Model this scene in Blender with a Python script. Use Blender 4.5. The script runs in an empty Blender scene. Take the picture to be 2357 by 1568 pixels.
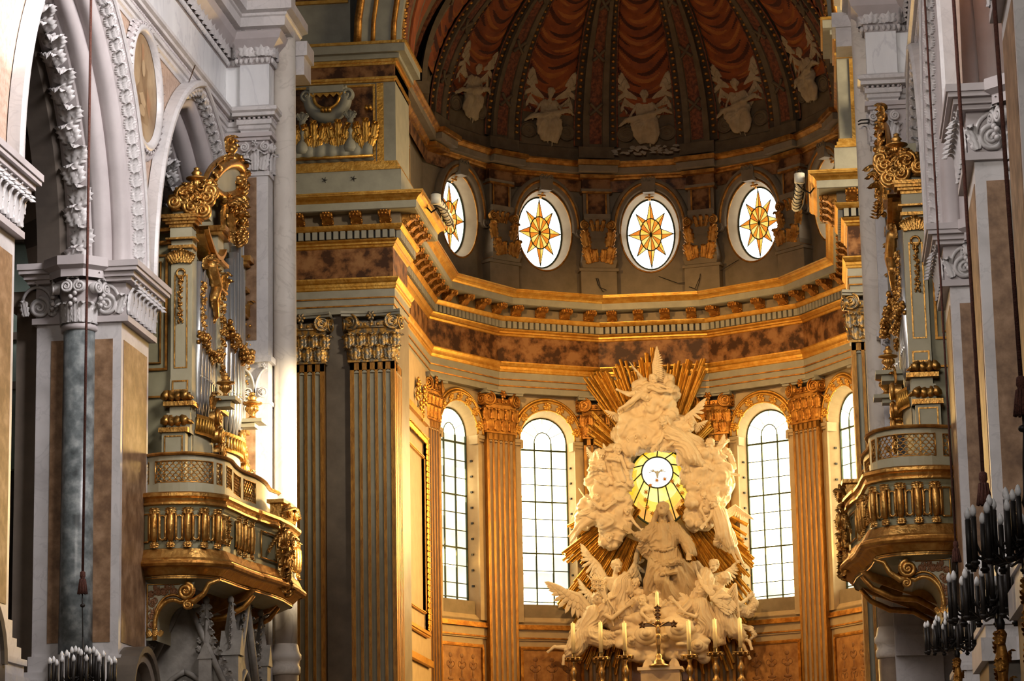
import bpy, bmesh, math, random
import numpy as np
from mathutils import Vector, Matrix, noise
random.seed(7)
S = bpy.context.scene
COL = S.collection
PI = math.pi
rad = math.radians

# ---------------------------------------------------------------- camera
W, H = 2357, 1568
FPX = 6250.0
YAW, PIT, ROL = rad(-6.44), rad(11.31), rad(-1.077)
EYE = Vector((0, 0, 1.6))
_F = Vector((math.sin(YAW) * math.cos(PIT), math.cos(YAW) * math.cos(PIT), math.sin(PIT)))
_r = Vector((math.cos(YAW), -math.sin(YAW), 0))
_u = _r.cross(_F)
_R = _r * math.cos(ROL) + _u * math.sin(ROL)
_U = -_r * math.sin(ROL) + _u * math.cos(ROL)
cd = bpy.data.cameras.new('camera')
cd.sensor_width = 36.0
cd.lens = FPX / W * 36.0
cd.clip_end = 400
cam = bpy.data.objects.new('camera', cd)
cam.matrix_world = Matrix(((_R.x, _U.x, -_F.x, EYE.x), (_R.y, _U.y, -_F.y, EYE.y), (_R.z, _U.z, -_F.z, EYE.z), (0, 0, 0, 1)))
COL.objects.link(cam)
S.camera = cam


def ray(x, y):
    return _F + _R * ((x - W / 2) / FPX) - _U * ((y - H / 2) / FPX)


def at(x, y, Y):
    """point at depth Y seen at a measured place of the photograph"""
    d = ray(x, y)
    return EYE + d * (Y / d.y)


def atx(x, y, X):
    d = ray(x, y)
    return EYE + d * (X / d.x)


# ---------------------------------------------------------------- mesh builder
def V3(*a): return Vector(a)


def lerp(a, b, t):
    return a + (b - a) * t


class MB:
    DT = None

    def __init__(s, T=None):
        s.v = []; s.f = []; s.mi = []; s.sm = []; s.T = MB.DT if T is None else T; s.cur = 0

    def add(s, vs, fs, smooth=False, mi=None):
        o = len(s.v)
        T = s.T
        if T is None:
            s.v += [Vector(p) for p in vs]
        elif isinstance(T, Matrix):
            s.v += [T @ Vector(p) for p in vs]
        else:
            s.v += [Vector(T(Vector(p))) for p in vs]
        s.f += [[i + o for i in f] for f in fs]
        m = s.cur if mi is None else mi
        s.mi += [m] * len(fs)
        s.sm += [smooth] * len(fs)
        return s

    def merge(s, o):
        return s.addall(o)

    def addall(s, o):
        k = len(s.v)
        T = s.T
        s.v += [(p.copy() if T is None else (T @ p if isinstance(T, Matrix) else Vector(T(p)))) for p in o.v]
        s.f += [[i + k for i in f] for f in o.f]
        s.mi += o.mi; s.sm += o.sm
        return s

    def box(s, x0, x1, y0, y1, z0, z1, mi=None):
        vs = [(x, y, z) for x in (x0, x1) for y in (y0, y1) for z in (z0, z1)]
        return s.add(vs, [(0, 1, 3, 2), (4, 6, 7, 5), (0, 4, 5, 1), (2, 3, 7, 6), (0, 2, 6, 4), (1, 5, 7, 3)], False, mi)

    def grid(s, pts, closeu=False, closev=False, smooth=True, mi=None, cap=False):
        """pts[i][j] -> quads"""
        n, m = len(pts), len(pts[0])
        vs = [p for row in pts for p in row]
        fs = []
        for i in range(n if closeu else n - 1):
            for j in range(m if closev else m - 1):
                a, b = i, (i + 1) % n
                c, d = j, (j + 1) % m
                fs.append((a * m + c, b * m + c, b * m + d, a * m + d))
        if cap:
            fs.append(tuple(range(m)))
            fs.append(tuple((n - 1) * m + j for j in range(m))[::-1])
        return s.add(vs, fs, smooth, mi)

    def tube(s, pts, r, n=8, cap=True, closed=False, mi=None, flat=1.0, smooth=True):
        pts = [Vector(p) for p in pts]
        k = len(pts)
        rr = r if hasattr(r, '__len__') else [r] * k
        rows = []
        prev = None
        for i, p in enumerate(pts):
            if closed:
                t = pts[(i + 1) % k] - pts[i - 1]
            else:
                t = pts[min(i + 1, k - 1)] - pts[max(i - 1, 0)]
            if t.length < 1e-9: t = Vector((0, 0, 1))
            t.normalize()
            if prev is None:
                a = Vector((0, 0, 1)) if abs(t.z) < 0.9 else Vector((1, 0, 0))
                u = t.cross(a).normalized()
            else:
                u = (prev - t * prev.dot(t))
                u = u.normalized() if u.length > 1e-6 else t.orthogonal().normalized()
            prev = u
            w = t.cross(u)
            rows.append([p + (u * math.cos(2 * PI * j / n) + w * math.sin(2 * PI * j / n) * flat) * rr[i] for j in range(n)])
        return s.grid(rows, closeu=closed, closev=True, smooth=smooth, mi=mi, cap=cap and not closed)

    def cap(s, a, b, ra, rb=None, n=10, mi=None):
        """closed tapered capsule"""
        rb = ra if rb is None else rb
        a, b = Vector(a), Vector(b)
        t = b - a
        L = t.length
        if L < 1e-6:
            return s.ell(a, (ra, ra, ra), mi=mi)
        t /= L
        u = t.orthogonal().normalized(); w = t.cross(u)
        rows = []
        seq = [(-ra * math.cos(q), ra * math.sin(q)) for q in (0.15, 0.6, 1.1)] + [(0, ra), (L * .5, (ra + rb) / 2), (L, rb)] + [(L + rb * math.cos(q), rb * math.sin(q)) for q in (1.1, 0.6, 0.15)]
        for d, q in seq:
            rows.append([a + t * d + (u * math.cos(2 * PI * j / n) + w * math.sin(2 * PI * j / n)) * q for j in range(n)])
        return s.grid(rows, closev=True, mi=mi, cap=True)

    def chain(s, pts, rs, n=10):
        for i in range(len(pts) - 1):
            s.cap(pts[i], pts[i + 1], rs[i], rs[i + 1], n)
        return s

    def ell(s, c, r, M=None, n=12, m=8, mi=None):
        c = Vector(c)
        if not hasattr(r, '__len__'): r = (r, r, r)
        rows = []
        for i in range(m + 1):
            th = PI * (0.03 + 0.94 * i / m)
            row = []
            for j in range(n):
                p = Vector((r[0] * math.sin(th) * math.cos(2 * PI * j / n), r[1] * math.sin(th) * math.sin(2 * PI * j / n), r[2] * math.cos(th)))
                if M is not None: p = M @ p
                row.append(c + p)
            rows.append(row)
        return s.grid(rows, closev=True, mi=mi, cap=True)

    def lathe(s, c, prof, n=16, mi=None, a0=0, a1=2 * PI, smooth=True, axis=None):
        c = Vector(c)
        full = abs(a1 - a0 - 2 * PI) < 1e-6
        k = n if full else n + 1
        rows = []
        for r, z in prof:
            rows.append([c + Vector((r * math.cos(a0 + (a1 - a0) * j / n), r * math.sin(a0 + (a1 - a0) * j / n), z)) for j in range(k)])
        return s.grid(rows, closev=full, smooth=smooth, mi=mi, cap=full)

    def prism(s, poly, y0, y1, mi=None, smooth=False):
        """polygon in (x,z), extruded from y0 to y1 (y1 is the front)"""
        n = len(poly)
        vs = [(x, y0, z) for x, z in poly] + [(x, y1, z) for x, z in poly]
        fs = [tuple(range(n)), tuple(range(2 * n - 1, n - 1, -1))] + [(i, n + i, n + (i + 1) % n, (i + 1) % n) for i in range(n)]
        return s.add(vs, fs, smooth, mi)

    def plan(s, path, prof, closed=False, mi=None, smooth=False, zf=None, capends=True):
        """sweep an (offset, z) profile along a plan polyline, mitred"""
        rows = [[(p[0], p[1], z) for p in offset(path, o, closed)] for o, z in prof]
        rows = [[rows[i][j] for i in range(len(prof))] for j in range(len(path))]
        return s.grid(rows, closeu=closed, smooth=smooth, mi=mi)

    def build(s, name, mats, parent=None, loc=None, fix=True, bevel=0):
        if not hasattr(mats, '__len__'): mats = [mats]
        if parent is not None:
            o = parent.get('_wl')
            org = Vector(o) if o is not None else Vector((0, 0, 0))
        elif loc is not None:
            org = Vector(loc)
        else:
            xs = [p.x for p in s.v]; ys = [p.y for p in s.v]; zs = [p.z for p in s.v]
            org = Vector(((min(xs) + max(xs)) / 2, (min(ys) + max(ys)) / 2, min(zs)))
        me = bpy.data.meshes.new(name)
        me.from_pydata([p - org for p in s.v], [], s.f)
        for m in mats: me.materials.append(m)
        me.polygons.foreach_set('material_index', s.mi)
        me.polygons.foreach_set('use_smooth', s.sm)
        if fix:
            bm = bmesh.new(); bm.from_mesh(me)
            bmesh.ops.recalc_face_normals(bm, faces=bm.faces)
            bm.to_mesh(me); bm.free()
        me.update()
        ob = bpy.data.objects.new(name, me)
        COL.objects.link(ob)
        if parent is None:
            ob.location = org
            WL[ob.name] = org
            ob['_wl'] = tuple(org)
        else:
            ob.parent = parent
            ob['_wl'] = tuple(org)
        return ob


WL = {}


def offset(path, o, closed=False):
    n = len(path)
    out = []
    for i in range(n):
        p = Vector(path[i][:2])
        def nrm(a, b):
            d = (Vector(b[:2]) - Vector(a[:2])).normalized()
            return Vector((d.y, -d.x))
        if closed or 0 < i < n - 1:
            n1 = nrm(path[i - 1], path[i]); n2 = nrm(path[i], path[(i + 1) % n])
            m = (n1 + n2)
            m = m / max(m.length_squared, 1e-6) * 2
            q = p + m * o
        else:
            q = p + (nrm(path[0], path[1]) if i == 0 else nrm(path[-2], path[-1])) * o
        out.append((q.x, q.y))
    return out


def frame(o, u, n):
    """local x -> u, local y -> n (towards the viewer), z up"""
    u = Vector(u).normalized(); n = Vector(n).normalized()
    return Matrix(((u.x, n.x, 0, o[0]), (u.y, n.y, 0, o[1]), (u.z, n.z, 1, o[2]), (0, 0, 0, 1)))


def tag(o, label=None, cat=None, group=None, kind=None):
    if label: o['label'] = label
    if cat: o['category'] = cat
    if group: o['group'] = group
    if kind: o['kind'] = kind
    return o


def thing(name, loc, label, cat, group=None, rz=0):
    o = bpy.data.objects.new(name, None)
    o.empty_display_size = .2
    o.location = loc; o.rotation_euler = (0, 0, rz)
    o['_wl'] = (0.0, 0.0, 0.0) if rz else tuple(loc)
    COL.objects.link(o)
    tag(o, label, cat, group)
    return o


def local_thing(name, loc, label, cat, group=None, rz=0):
    """parts are built in the thing's own coordinates"""
    o = thing(name, loc, label, cat, group, rz)
    o['_wl'] = (0.0, 0.0, 0.0)
    return o


def struct(o):
    o['kind'] = 'structure'
    return o


def sroot(name, loc=(0, 0, 0)):
    o = bpy.data.objects.new(name, None)
    o.location = loc
    o['_wl'] = tuple(loc)
    o['kind'] = 'structure'
    COL.objects.link(o)
    return o


CH = {}


def link_copy(src, parent=None, M=None):
    c = src.copy()
    COL.objects.link(c)
    if parent is not None: c.parent = parent
    for ch in src.children: link_copy(ch, c)
    return c


def dup(root, loc, rz=0, label=None, sx=None):
    c = link_copy(root)
    c.location = loc; c.rotation_euler = (0, 0, rz)
    if sx: c.scale = sx
    if label: c['label'] = label
    return c


def bake(ob, voxel, smooth=3, fold=0, ffreq=9, seed=0, fac=.5, segs=None, carve=None, swirl=False):
    """voxel-remesh a union of shapes into one continuous skin, then carve folds along the cloth and features into the face"""
    r = ob.modifiers.new('r', 'REMESH'); r.mode = 'VOXEL'; r.voxel_size = voxel
    if smooth:
        q = ob.modifiers.new('s', 'SMOOTH'); q.factor = fac; q.iterations = smooth
    dg = bpy.context.evaluated_depsgraph_get()
    dg.update()
    me = bpy.data.meshes.new_from_object(ob.evaluated_get(dg))
    mats = list(ob.data.materials)
    ob.modifiers.clear()
    old = ob.data
    ob.data = me
    bpy.data.meshes.remove(old)
    me.materials.clear()
    me.materials.append(mats[0])
    n = len(me.vertices)
    if (fold or carve) and n:
        co = np.empty(n * 3); me.vertices.foreach_get('co', co); co = co.reshape(-1, 3)
        no = np.empty(n * 3); me.vertices.foreach_get('normal', no); no = no.reshape(-1, 3)
        rs = np.random.RandomState(seed)
        if fold:
            w1 = np.zeros(n); w2 = np.zeros(n)
            for q in range(3):
                w1 += np.sin(co @ (rs.normal(size=3) * 2.4) + rs.uniform(0, 6)); w2 += np.sin(co @ (rs.normal(size=3) * 3.2) + rs.uniform(0, 6))
            if segs:
                E = np.zeros((n, 3)); Wt = np.zeros(n)
                for p0, p1 in segs:
                    p0 = np.array(p0); d = np.array(p1) - p0; L = np.linalg.norm(d)
                    if L < 1e-4: continue
                    d /= L
                    t = np.clip((co - p0) @ d, 0, L)
                    dist = np.linalg.norm(co - p0 - t[:, None] * d, axis=1)
                    e = np.cross(d, np.array([0, -1., 0])); ln = np.linalg.norm(e)
                    if ln < .1: e = np.array([1., 0, 0])
                    else: e = e / ln
                    if e[0] < 0: e = -e
                    w = 1 / (dist ** 2 + .004) ** 2
                    E += w[:, None] * (e + np.array([0, .45, 0])); Wt += w
                E /= Wt[:, None]
                E /= np.maximum(np.linalg.norm(E, axis=1), .2)[:, None]
                q = (co * E).sum(1)
            else:
                q = co @ np.array([.9, .3, .25])
            if swirl:
                q = w1 * .42 + w2 * .2 + co @ np.array([.12, .1, .16]); w1 = w2 * .25
            d = (1 - np.abs(np.sin(q * ffreq + w1 * .85))) ** 1.5 + .5 * (1 - np.abs(np.sin(q * ffreq * 1.9 + w2 * 1.1 + 1))) ** 2
            co = co + no * ((d - .75) * fold)[:, None]
        if carve:
            c, hh, f, u, rr = [np.array(k) if hasattr(k, '__len__') else k for k in carve]
            l = (co - c) / hh
            X, Yv, Z = l @ rr, l @ f, l @ u
            m = (Yv > .02) & (np.abs(X) < .45) & (Z > -.55) & (Z < .4)
            G = lambda x, z, sx, sz: np.exp(-((X - x) / sx) ** 2 - ((Z - z) / sz) ** 2)
            dd = -.11 * (G(-.155, .0, .085, .055) + G(.155, .0, .085, .055)) + .05 * (G(-.155, -.0, .045, .022) + G(.155, -.0, .045, .022)) + .05 * (G(-.16, .10, .11, .035) + G(.16, .10, .11, .035))
            dd += .13 * G(0, -.10, .065, .055) + .08 * G(0, .02, .045, .08) - .05 * G(0, -.19, .13, .02) - .075 * G(0, -.275, .13, .018) + .035 * G(0, -.24, .09, .02) + .035 * G(0, -.315, .08, .02) - .03 * G(0, -.365, .10, .022) + .05 * G(0, -.45, .1, .06)
            dd -= .04 * (G(-.12, -.13, .03, .05) + G(.12, -.13, .03, .05))
            co = co + (dd * hh * m * np.clip(Yv * 5, 0, 1))[:, None] * f
        me.vertices.foreach_set('co', co.ravel())
    me.polygons.foreach_set('use_smooth', [True] * len(me.polygons))
    me.polygons.foreach_set('material_index', [0] * len(me.polygons))
    me.update()
    return ob


# ---------------------------------------------------------------- materials
def mat(name, c1, c2=None, rough=.6, metal=0., scale=4., detail=6., lo=.35, hi=.65, c3=None, bump=0., bscale=None, vein=None, vscale=3., stretch=None, r2=None, spec=.5):
    m = bpy.data.materials.new(name); m.use_nodes = True
    nt = m.node_tree; nd = nt.nodes; lk = nt.links
    b = nd['Principled BSDF']
    b.inputs['Roughness'].default_value = rough
    b.inputs['Metallic'].default_value = metal
    b.inputs['Specular IOR Level'].default_value = spec
    tc = nd.new('ShaderNodeTexCoord')
    mp = nd.new('ShaderNodeMapping')
    lk.new(tc.outputs['Object'], mp.inputs[0])
    if stretch: mp.inputs['Scale'].default_value = stretch
    n = nd.new('ShaderNodeTexNoise'); n.inputs['Scale'].default_value = scale; n.inputs['Detail'].default_value = detail
    n.inputs['Roughness'].default_value = .6
    lk.new(mp.outputs[0], n.inputs['Vector'])
    cr = nd.new('ShaderNodeValToRGB')
    lk.new(n.outputs['Fac'], cr.inputs[0])
    e = cr.color_ramp.elements
    c2 = c2 or c1
    e[0].position = lo; e[0].color = (*c1, 1); e[1].position = hi; e[1].color = (*c2, 1)
    if c3:
        q = e.new((lo + hi) / 2); q.color = (*c3, 1)
    out = cr.outputs[0]
    if vein:
        v = nd.new('ShaderNodeTexNoise'); v.inputs['Scale'].default_value = vscale; v.inputs['Detail'].default_value = 5
        v.inputs['Distortion'].default_value = 1.6
        lk.new(mp.outputs[0], v.inputs['Vector'])
        mr = nd.new('ShaderNodeValToRGB'); me_ = mr.color_ramp.elements
        me_[0].position = .47; me_[0].color = (0, 0, 0, 1); me_[1].position = .5; me_[1].color = (1, 1, 1, 1)
        q = me_.new(.53); q.color = (0, 0, 0, 1)
        lk.new(v.outputs['Fac'], mr.inputs[0])
        mx = nd.new('ShaderNodeMix'); mx.data_type = 'RGBA'
        ml = nd.new('ShaderNodeMath'); ml.operation = 'MULTIPLY'; ml.inputs[1].default_value = .4; lk.new(mr.outputs[0], ml.inputs[0]); lk.new(ml.outputs[0], mx.inputs[0]); lk.new(out, mx.inputs[6]); mx.inputs[7].default_value = (*vein, 1)
        out = mx.outputs[2]
    lk.new(out, b.inputs['Base Color'])
    if r2 is not None:
        rr = nd.new('ShaderNodeMapRange'); rr.inputs[1].default_value = .3; rr.inputs[2].default_value = .7
        rr.inputs[3].default_value = rough; rr.inputs[4].default_value = r2
        lk.new(n.outputs['Fac'], rr.inputs[0]); lk.new(rr.outputs[0], b.inputs['Roughness'])
    if bump:
        bn = nd.new('ShaderNodeTexNoise'); bn.inputs['Scale'].default_value = bscale or scale * 2; bn.inputs['Detail'].default_value = 4
        lk.new(mp.outputs[0], bn.inputs['Vector'])
        bp = nd.new('ShaderNodeBump'); bp.inputs['Strength'].default_value = min(bump, 1); bp.inputs['Distance'].default_value = .03 * max(1, bump)
        lk.new(bn.outputs['Fac'], bp.inputs['Height']); lk.new(bp.outputs[0], b.inputs['Normal'])
    return m


def emis(name, col, st, col2=None, scale=3.):
    m = bpy.data.materials.new(name); m.use_nodes = True
    nt = m.node_tree; nd = nt.nodes; lk = nt.links
    b = nd['Principled BSDF']
    b.inputs['Base Color'].default_value = (*[min(1, c * .15) for c in col], 1)
    b.inputs['Emission Strength'].default_value = st
    b.inputs['Emission Color'].default_value = (*col, 1)
    b.inputs['Roughness'].default_value = .25
    if col2:
        tc = nd.new('ShaderNodeTexCoord')
        n = nd.new('ShaderNodeTexNoise'); n.inputs['Scale'].default_value = scale; n.inputs['Detail'].default_value = 4
        lk.new(tc.outputs['Object'], n.inputs['Vector'])
        cr = nd.new('ShaderNodeValToRGB'); e = cr.color_ramp.elements
        e[0].position = .35; e[0].color = (*col, 1); e[1].position = .65; e[1].color = (*col2, 1)
        lk.new(n.outputs['Fac'], cr.inputs[0]); lk.new(cr.outputs[0], b.inputs['Emission Color'])
    return m


GOLD = mat('gilded_stucco', (.62, .30, .045), (.78, .46, .11), .34, .85, 5, bump=.35, bscale=14, r2=.5, c3=(.70, .37, .07))
GOLDD = mat('old_gilding', (.33, .13, .02), (.62, .30, .06), .38, .75, 4, lo=.4, hi=.62, bump=.4, bscale=12, r2=.55)
GOLDW = mat('gilded_wood', (.25, .105, .018), (.46, .22, .04), .40, .6, 3, stretch=(6, 6, 1.2), bump=.3, bscale=10)
GREY = mat('grey_green_paint', (.30, .285, .22), (.37, .35, .27), .55, 0, 2.5, bump=.15)
RAYG = mat('bright_gilded_wood', (.40, .18, .022), (.72, .42, .075), .36, .65, 3, stretch=(6, 6, 1.2), bump=.3, bscale=10)
GREYB = mat('grey_blue_paint', (.27, .255, .205), (.33, .31, .25), .55, 0, 2.5, bump=.12)
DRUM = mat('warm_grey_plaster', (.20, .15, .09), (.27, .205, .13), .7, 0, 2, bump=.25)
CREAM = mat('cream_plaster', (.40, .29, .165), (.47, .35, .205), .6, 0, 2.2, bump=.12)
MARB = mat('brown_breccia_marble', (.055, .022, .009), (.30, .145, .058), .5, 0, 2.3, c3=(.20, .085, .03), lo=.42, hi=.60, detail=9, spec=.2)
GAPST = mat('taupe_marble_panel', (.16, .13, .10), (.24, .20, .155), .4, 0, 1.5)
GILTG = mat('worn_gilding_on_grey', (.21, .185, .14), (.62, .34, .08), .36, .55, 7, lo=.44, hi=.56, bump=.4, bscale=16)
DKST = mat('dark_grey_marble', (.085, .07, .055), (.15, .12, .09), .4, 0, 1.5)
STONE = mat('white_statue_marble', (.74, .60, .41), (.82, .69, .49), .55, 0, 3, bump=.12, bscale=10)
STONEB = mat('beige_statue_marble', (.46, .34, .205), (.54, .42, .265), .5, 0, 3, bump=.12, bscale=10)
FRESCO = mat('fresco_ochre_grey', (.115, .076, .036), (.17, .115, .058), .8, 0, 2.5)
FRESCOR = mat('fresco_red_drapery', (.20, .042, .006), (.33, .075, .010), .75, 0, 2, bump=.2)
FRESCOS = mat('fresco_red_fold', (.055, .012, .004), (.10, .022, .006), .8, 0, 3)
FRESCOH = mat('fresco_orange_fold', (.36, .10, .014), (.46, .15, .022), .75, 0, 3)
FRESCOL = mat('fresco_laurel_red', (.10, .028, .010), (.26, .075, .025), .75, 0, 9, lo=.4, hi=.6, bump=.5)
FRESCOD = mat('fresco_dark_band', (.045, .028, .014), (.075, .045, .02), .8, 0, 3)
FRESCOA = mat('fresco_figure_grisaille', (.38, .28, .15), (.50, .38, .22), .8, 0, 3)
NMARB = mat('nave_white_marble', (.50, .475, .465), (.64, .61, .60), .38, 0, 1.3, lo=.3, hi=.6, vein=(.42, .40, .40), vscale=1.6)
NGREY = mat('nave_grey_stucco', (.45, .405, .40), (.53, .48, .475), .5, 0, 1.5)
NSTAT = mat('nave_veined_slab', (.66, .66, .67), (.82, .82, .82), .35, 0, 1.0, lo=.3, hi=.65, vein=(.46, .46, .49), vscale=1.0, stretch=(1, 1, .35))
PINK = mat('pink_brown_scagliola', (.40, .26, .185), (.56, .41, .315), .5, 0, 9, c3=(.48, .335, .245), lo=.35, hi=.6)
BRECC = mat('brown_speckled_breccia', (.15, .078, .038), (.38, .23, .13), .5, 0, 3.2, c3=(.25, .14, .07), lo=.36, hi=.66, detail=9)
BLUE = mat('blue_grey_granite', (.06, .068, .068), (.34, .36, .35), .3, 0, 3.4, c3=(.16, .18, .18), lo=.34, hi=.68, detail=9)
COLST = mat('warm_limestone', (.60, .54, .47), (.70, .64, .56), .55, 0, 1.2, bump=.1, vein=(.42, .37, .31), vscale=.9)
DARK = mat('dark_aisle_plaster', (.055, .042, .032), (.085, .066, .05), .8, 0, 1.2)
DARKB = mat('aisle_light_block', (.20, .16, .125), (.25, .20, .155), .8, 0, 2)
OGRN = mat('organ_green_paint', (.27, .24, .13), (.33, .295, .17), .5, 0, 2, bump=.1)
OCRM = mat('organ_cream_paint', (.40, .355, .22), (.47, .42, .275), .5, 0, 2, bump=.1)
OGLD = mat('organ_gilding', (.48, .22, .045), (.70, .40, .11), .30, .9, 6, bump=.4, bscale=16, r2=.45)
PIPE = mat('organ_pipe_tin', (.52, .52, .50), (.62, .62, .60), .28, .8, 2)
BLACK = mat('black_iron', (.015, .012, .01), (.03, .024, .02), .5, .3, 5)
BRONZE = mat('dark_bronze', (.07, .035, .014), (.14, .075, .03), .35, .8, 6)
SILV = mat('tarnished_silver_gilt', (.22, .14, .06), (.45, .32, .16), .3, .9, 6)
WAX = mat('ivory_wax', (.78, .68, .42), (.84, .75, .5), .5, 0, 3)
ROPE = mat('dark_red_rope', (.07, .022, .014), (.12, .04, .025), .9, 0, 30, bump=.6)
BULB = mat('frosted_bulb', (.93, .93, .93), (.97, .97, .97), .3, 0, 3)
WHITE = mat('white_lamp_paint', (.75, .72, .62), (.82, .79, .7), .45, 0, 3)
LEAD = mat('green_black_lead', (.015, .028, .012), (.03, .05, .02), .5, .2, 5)
FLOOR = mat('polished_floor_marble', (.25, .2, .16), (.4, .34, .28), .25, 0, .5)
# ---------------------------------------------------------------- ornament, in local (x right, y towards viewer, z up)
T0 = frame((0, 0, 0), (1, 0, 0), (0, -1, 0))


def sub(T, M):
    if T is None: return M
    if isinstance(T, Matrix): return T @ M
    return lambda p: T(M @ p)


def TR(x=0, y=0, z=0, sx=1, sy=None, sz=None, ry=0, rx=0, rz=0):
    sy = sx if sy is None else sy; sz = sx if sz is None else sz
    return Matrix.Translation((x, y, z)) @ Matrix.Rotation(rz, 4, 'Z') @ Matrix.Rotation(ry, 4, 'Y') @ Matrix.Rotation(rx, 4, 'X') @ Matrix.Diagonal((sx, sy, sz, 1))


def put(mb, M, fn, *a, **k):
    old = mb.T
    mb.T = sub(old, M)
    fn(mb, *a, **k)
    mb.T = old


def leaf(mb, w=.3, h=.4, curl=1.0, lobes=4, proj=.1, nu=8, nv=None):
    """lobed acanthus leaf: deep ribs, toothed edge, tip rolling outwards"""
    nv = nv or (lobes * 2 + 4)
    rows = []
    y = z = 0.; st = h * 1.12 / nv
    k = .45 + proj * 3.2
    for i in range(nv + 1):
        v = i / nv
        ph = (v - .15) * .3 if v < .62 else .14 + (v - .62) / .38 * 2.2 * curl
        if i:
            y += math.sin(ph) * st * k; z += math.cos(ph) * st
        env = (math.sin(PI * min(1, .2 + v * .8)) ** .6) if v < .97 else .3
        tooth = abs(math.sin(lobes * PI * v))
        hw = w / 2 * env * (.72 + .5 * tooth)
        row = []
        for j in range(nu + 1):
            u = j / nu * 2 - 1
            rib = .075 * w * math.cos(u * 3 * PI) + .05 * w * (1 - tooth) * (1 - abs(u))
            row.append((u * hw, y + .012 + w * .16 * (1 - u * u) + rib + .05 * w * tooth * abs(u), z - abs(u) * h * .09 * (1 - tooth) * math.sin(PI * v)))
        rows.append(row)
    mb.grid(rows)


def spiral(mb, r=.2, turns=2.4, th=.035, depth=.12, sgn=1, n=40):
    """a volute: spiral roll standing in the x-z plane, facing y"""
    pts = []; rr = []
    for i in range(n + 1):
        t = i / n
        a = PI / 2 - sgn * t * turns * 2 * PI
        q = r * (1 - t) ** .9 + r * .1
        pts.append((q * math.cos(a), depth * .5 + t * depth * .35, q * math.sin(a))); rr.append(th * (1.15 - .5 * t))
    mb.tube(pts, rr, 6)
    mb.ell((0, depth * .8, 0), (r * .16,) * 3, n=8, m=5)
    # drum behind
    k = 20
    rows = [[(q * math.cos(2 * PI * j / k), y, q * math.sin(2 * PI * j / k)) for j in range(k)] for q, y in ((r * 1.0, -depth), (r * 1.03, depth * .3), (r * .9, depth * .38), (.01, depth * .5))]
    mb.grid(rows, closev=True)


def rosette(mb, r=.12, n=7, th=.04):
    for i in range(n):
        a = 2 * PI * i / n
        M = Matrix.Rotation(a, 3, 'Y')
        mb.ell(M @ Vector((r * .55, th * .5, 0)), (r * .46, th * .6, r * .28), M, 8, 5)
    mb.ell((0, th * .8, 0), (r * .26, th * .9, r * .26), None, 8, 5)


def acanthus(mb, w, h, k=5, dep=.12):
    """fan of curling leaves rising from a base"""
    for i in range(k):
        u = (i / (k - 1) * 2 - 1) if k > 1 else 0
        put(mb, TR(u * w * .28, 0, 0, ry=u * .55), leaf, w * .36, h * (1 - .2 * abs(u)), 1.1, 5, dep)


def wave(mb, x0, x1, z, r=.03, y=0, n=24, amp=.04, per=.2):
    mb.tube([(lerp(x0, x1, i / n), y, z + amp * math.sin(lerp(x0, x1, i / n) * 2 * PI / per)) for i in range(n + 1)], r, 5)


def eggs(mb, x0, x1, z, r=.04, step=.1, y=0):
    n = max(1, int(abs(x1 - x0) / step))
    for i in range(n):
        mb.ell((lerp(x0, x1, (i + .5) / n), y, z), (r * .75, r * .7, r), None, 6, 5)


def flutes(mb, w, z0, z1, n=5, bord=.1, dep=.05, proj=.2, frame_m=0, flute_m=1):
    """gilded shaft with n round-ended grey flutes"""
    x0, x1 = -w / 2, w / 2
    mb.box(x0, x1, -.3, proj - dep - .05, z0, z1, mi=frame_m)
    pit = (w - 2 * bord * .6) / n
    fw = pit * .62
    # ribs between the flutes
    for i in range(n + 1):
        a = x0 + (bord * .6 + pit * i - (pit - fw) / 2 if i else 0)
        b = x1 if i == n else x0 + bord * .6 + pit * i + (pit - fw) / 2
        mb.box(a, b, proj - dep - .06, proj, z0, z1, mi=frame_m)
    mb.box(x0, x1, proj - dep - .06, proj, z1 - .22, z1, mi=frame_m)
    for i in range(n):
        c = x0 + bord * .6 + pit * (i + .5)
        r = fw / 2
        rows = []
        for z in (z0, z1 - .3):
            rows.append([(c - r * math.cos(PI * j / 6), proj - .015 - .055 * math.sin(PI * j / 6), z) for j in range(7)])
        mb.grid(rows, mi=flute_m)
        # round head
        top = [(c - r * math.cos(PI * j / 8), proj + .001, z1 - .3 + r * math.sin(PI * j / 8)) for j in range(9)]
        mb.add([(c, proj + .001, z1 - .3)] + top, [(0, j + 1, j + 2) for j in range(8)], mi=flute_m)


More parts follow.
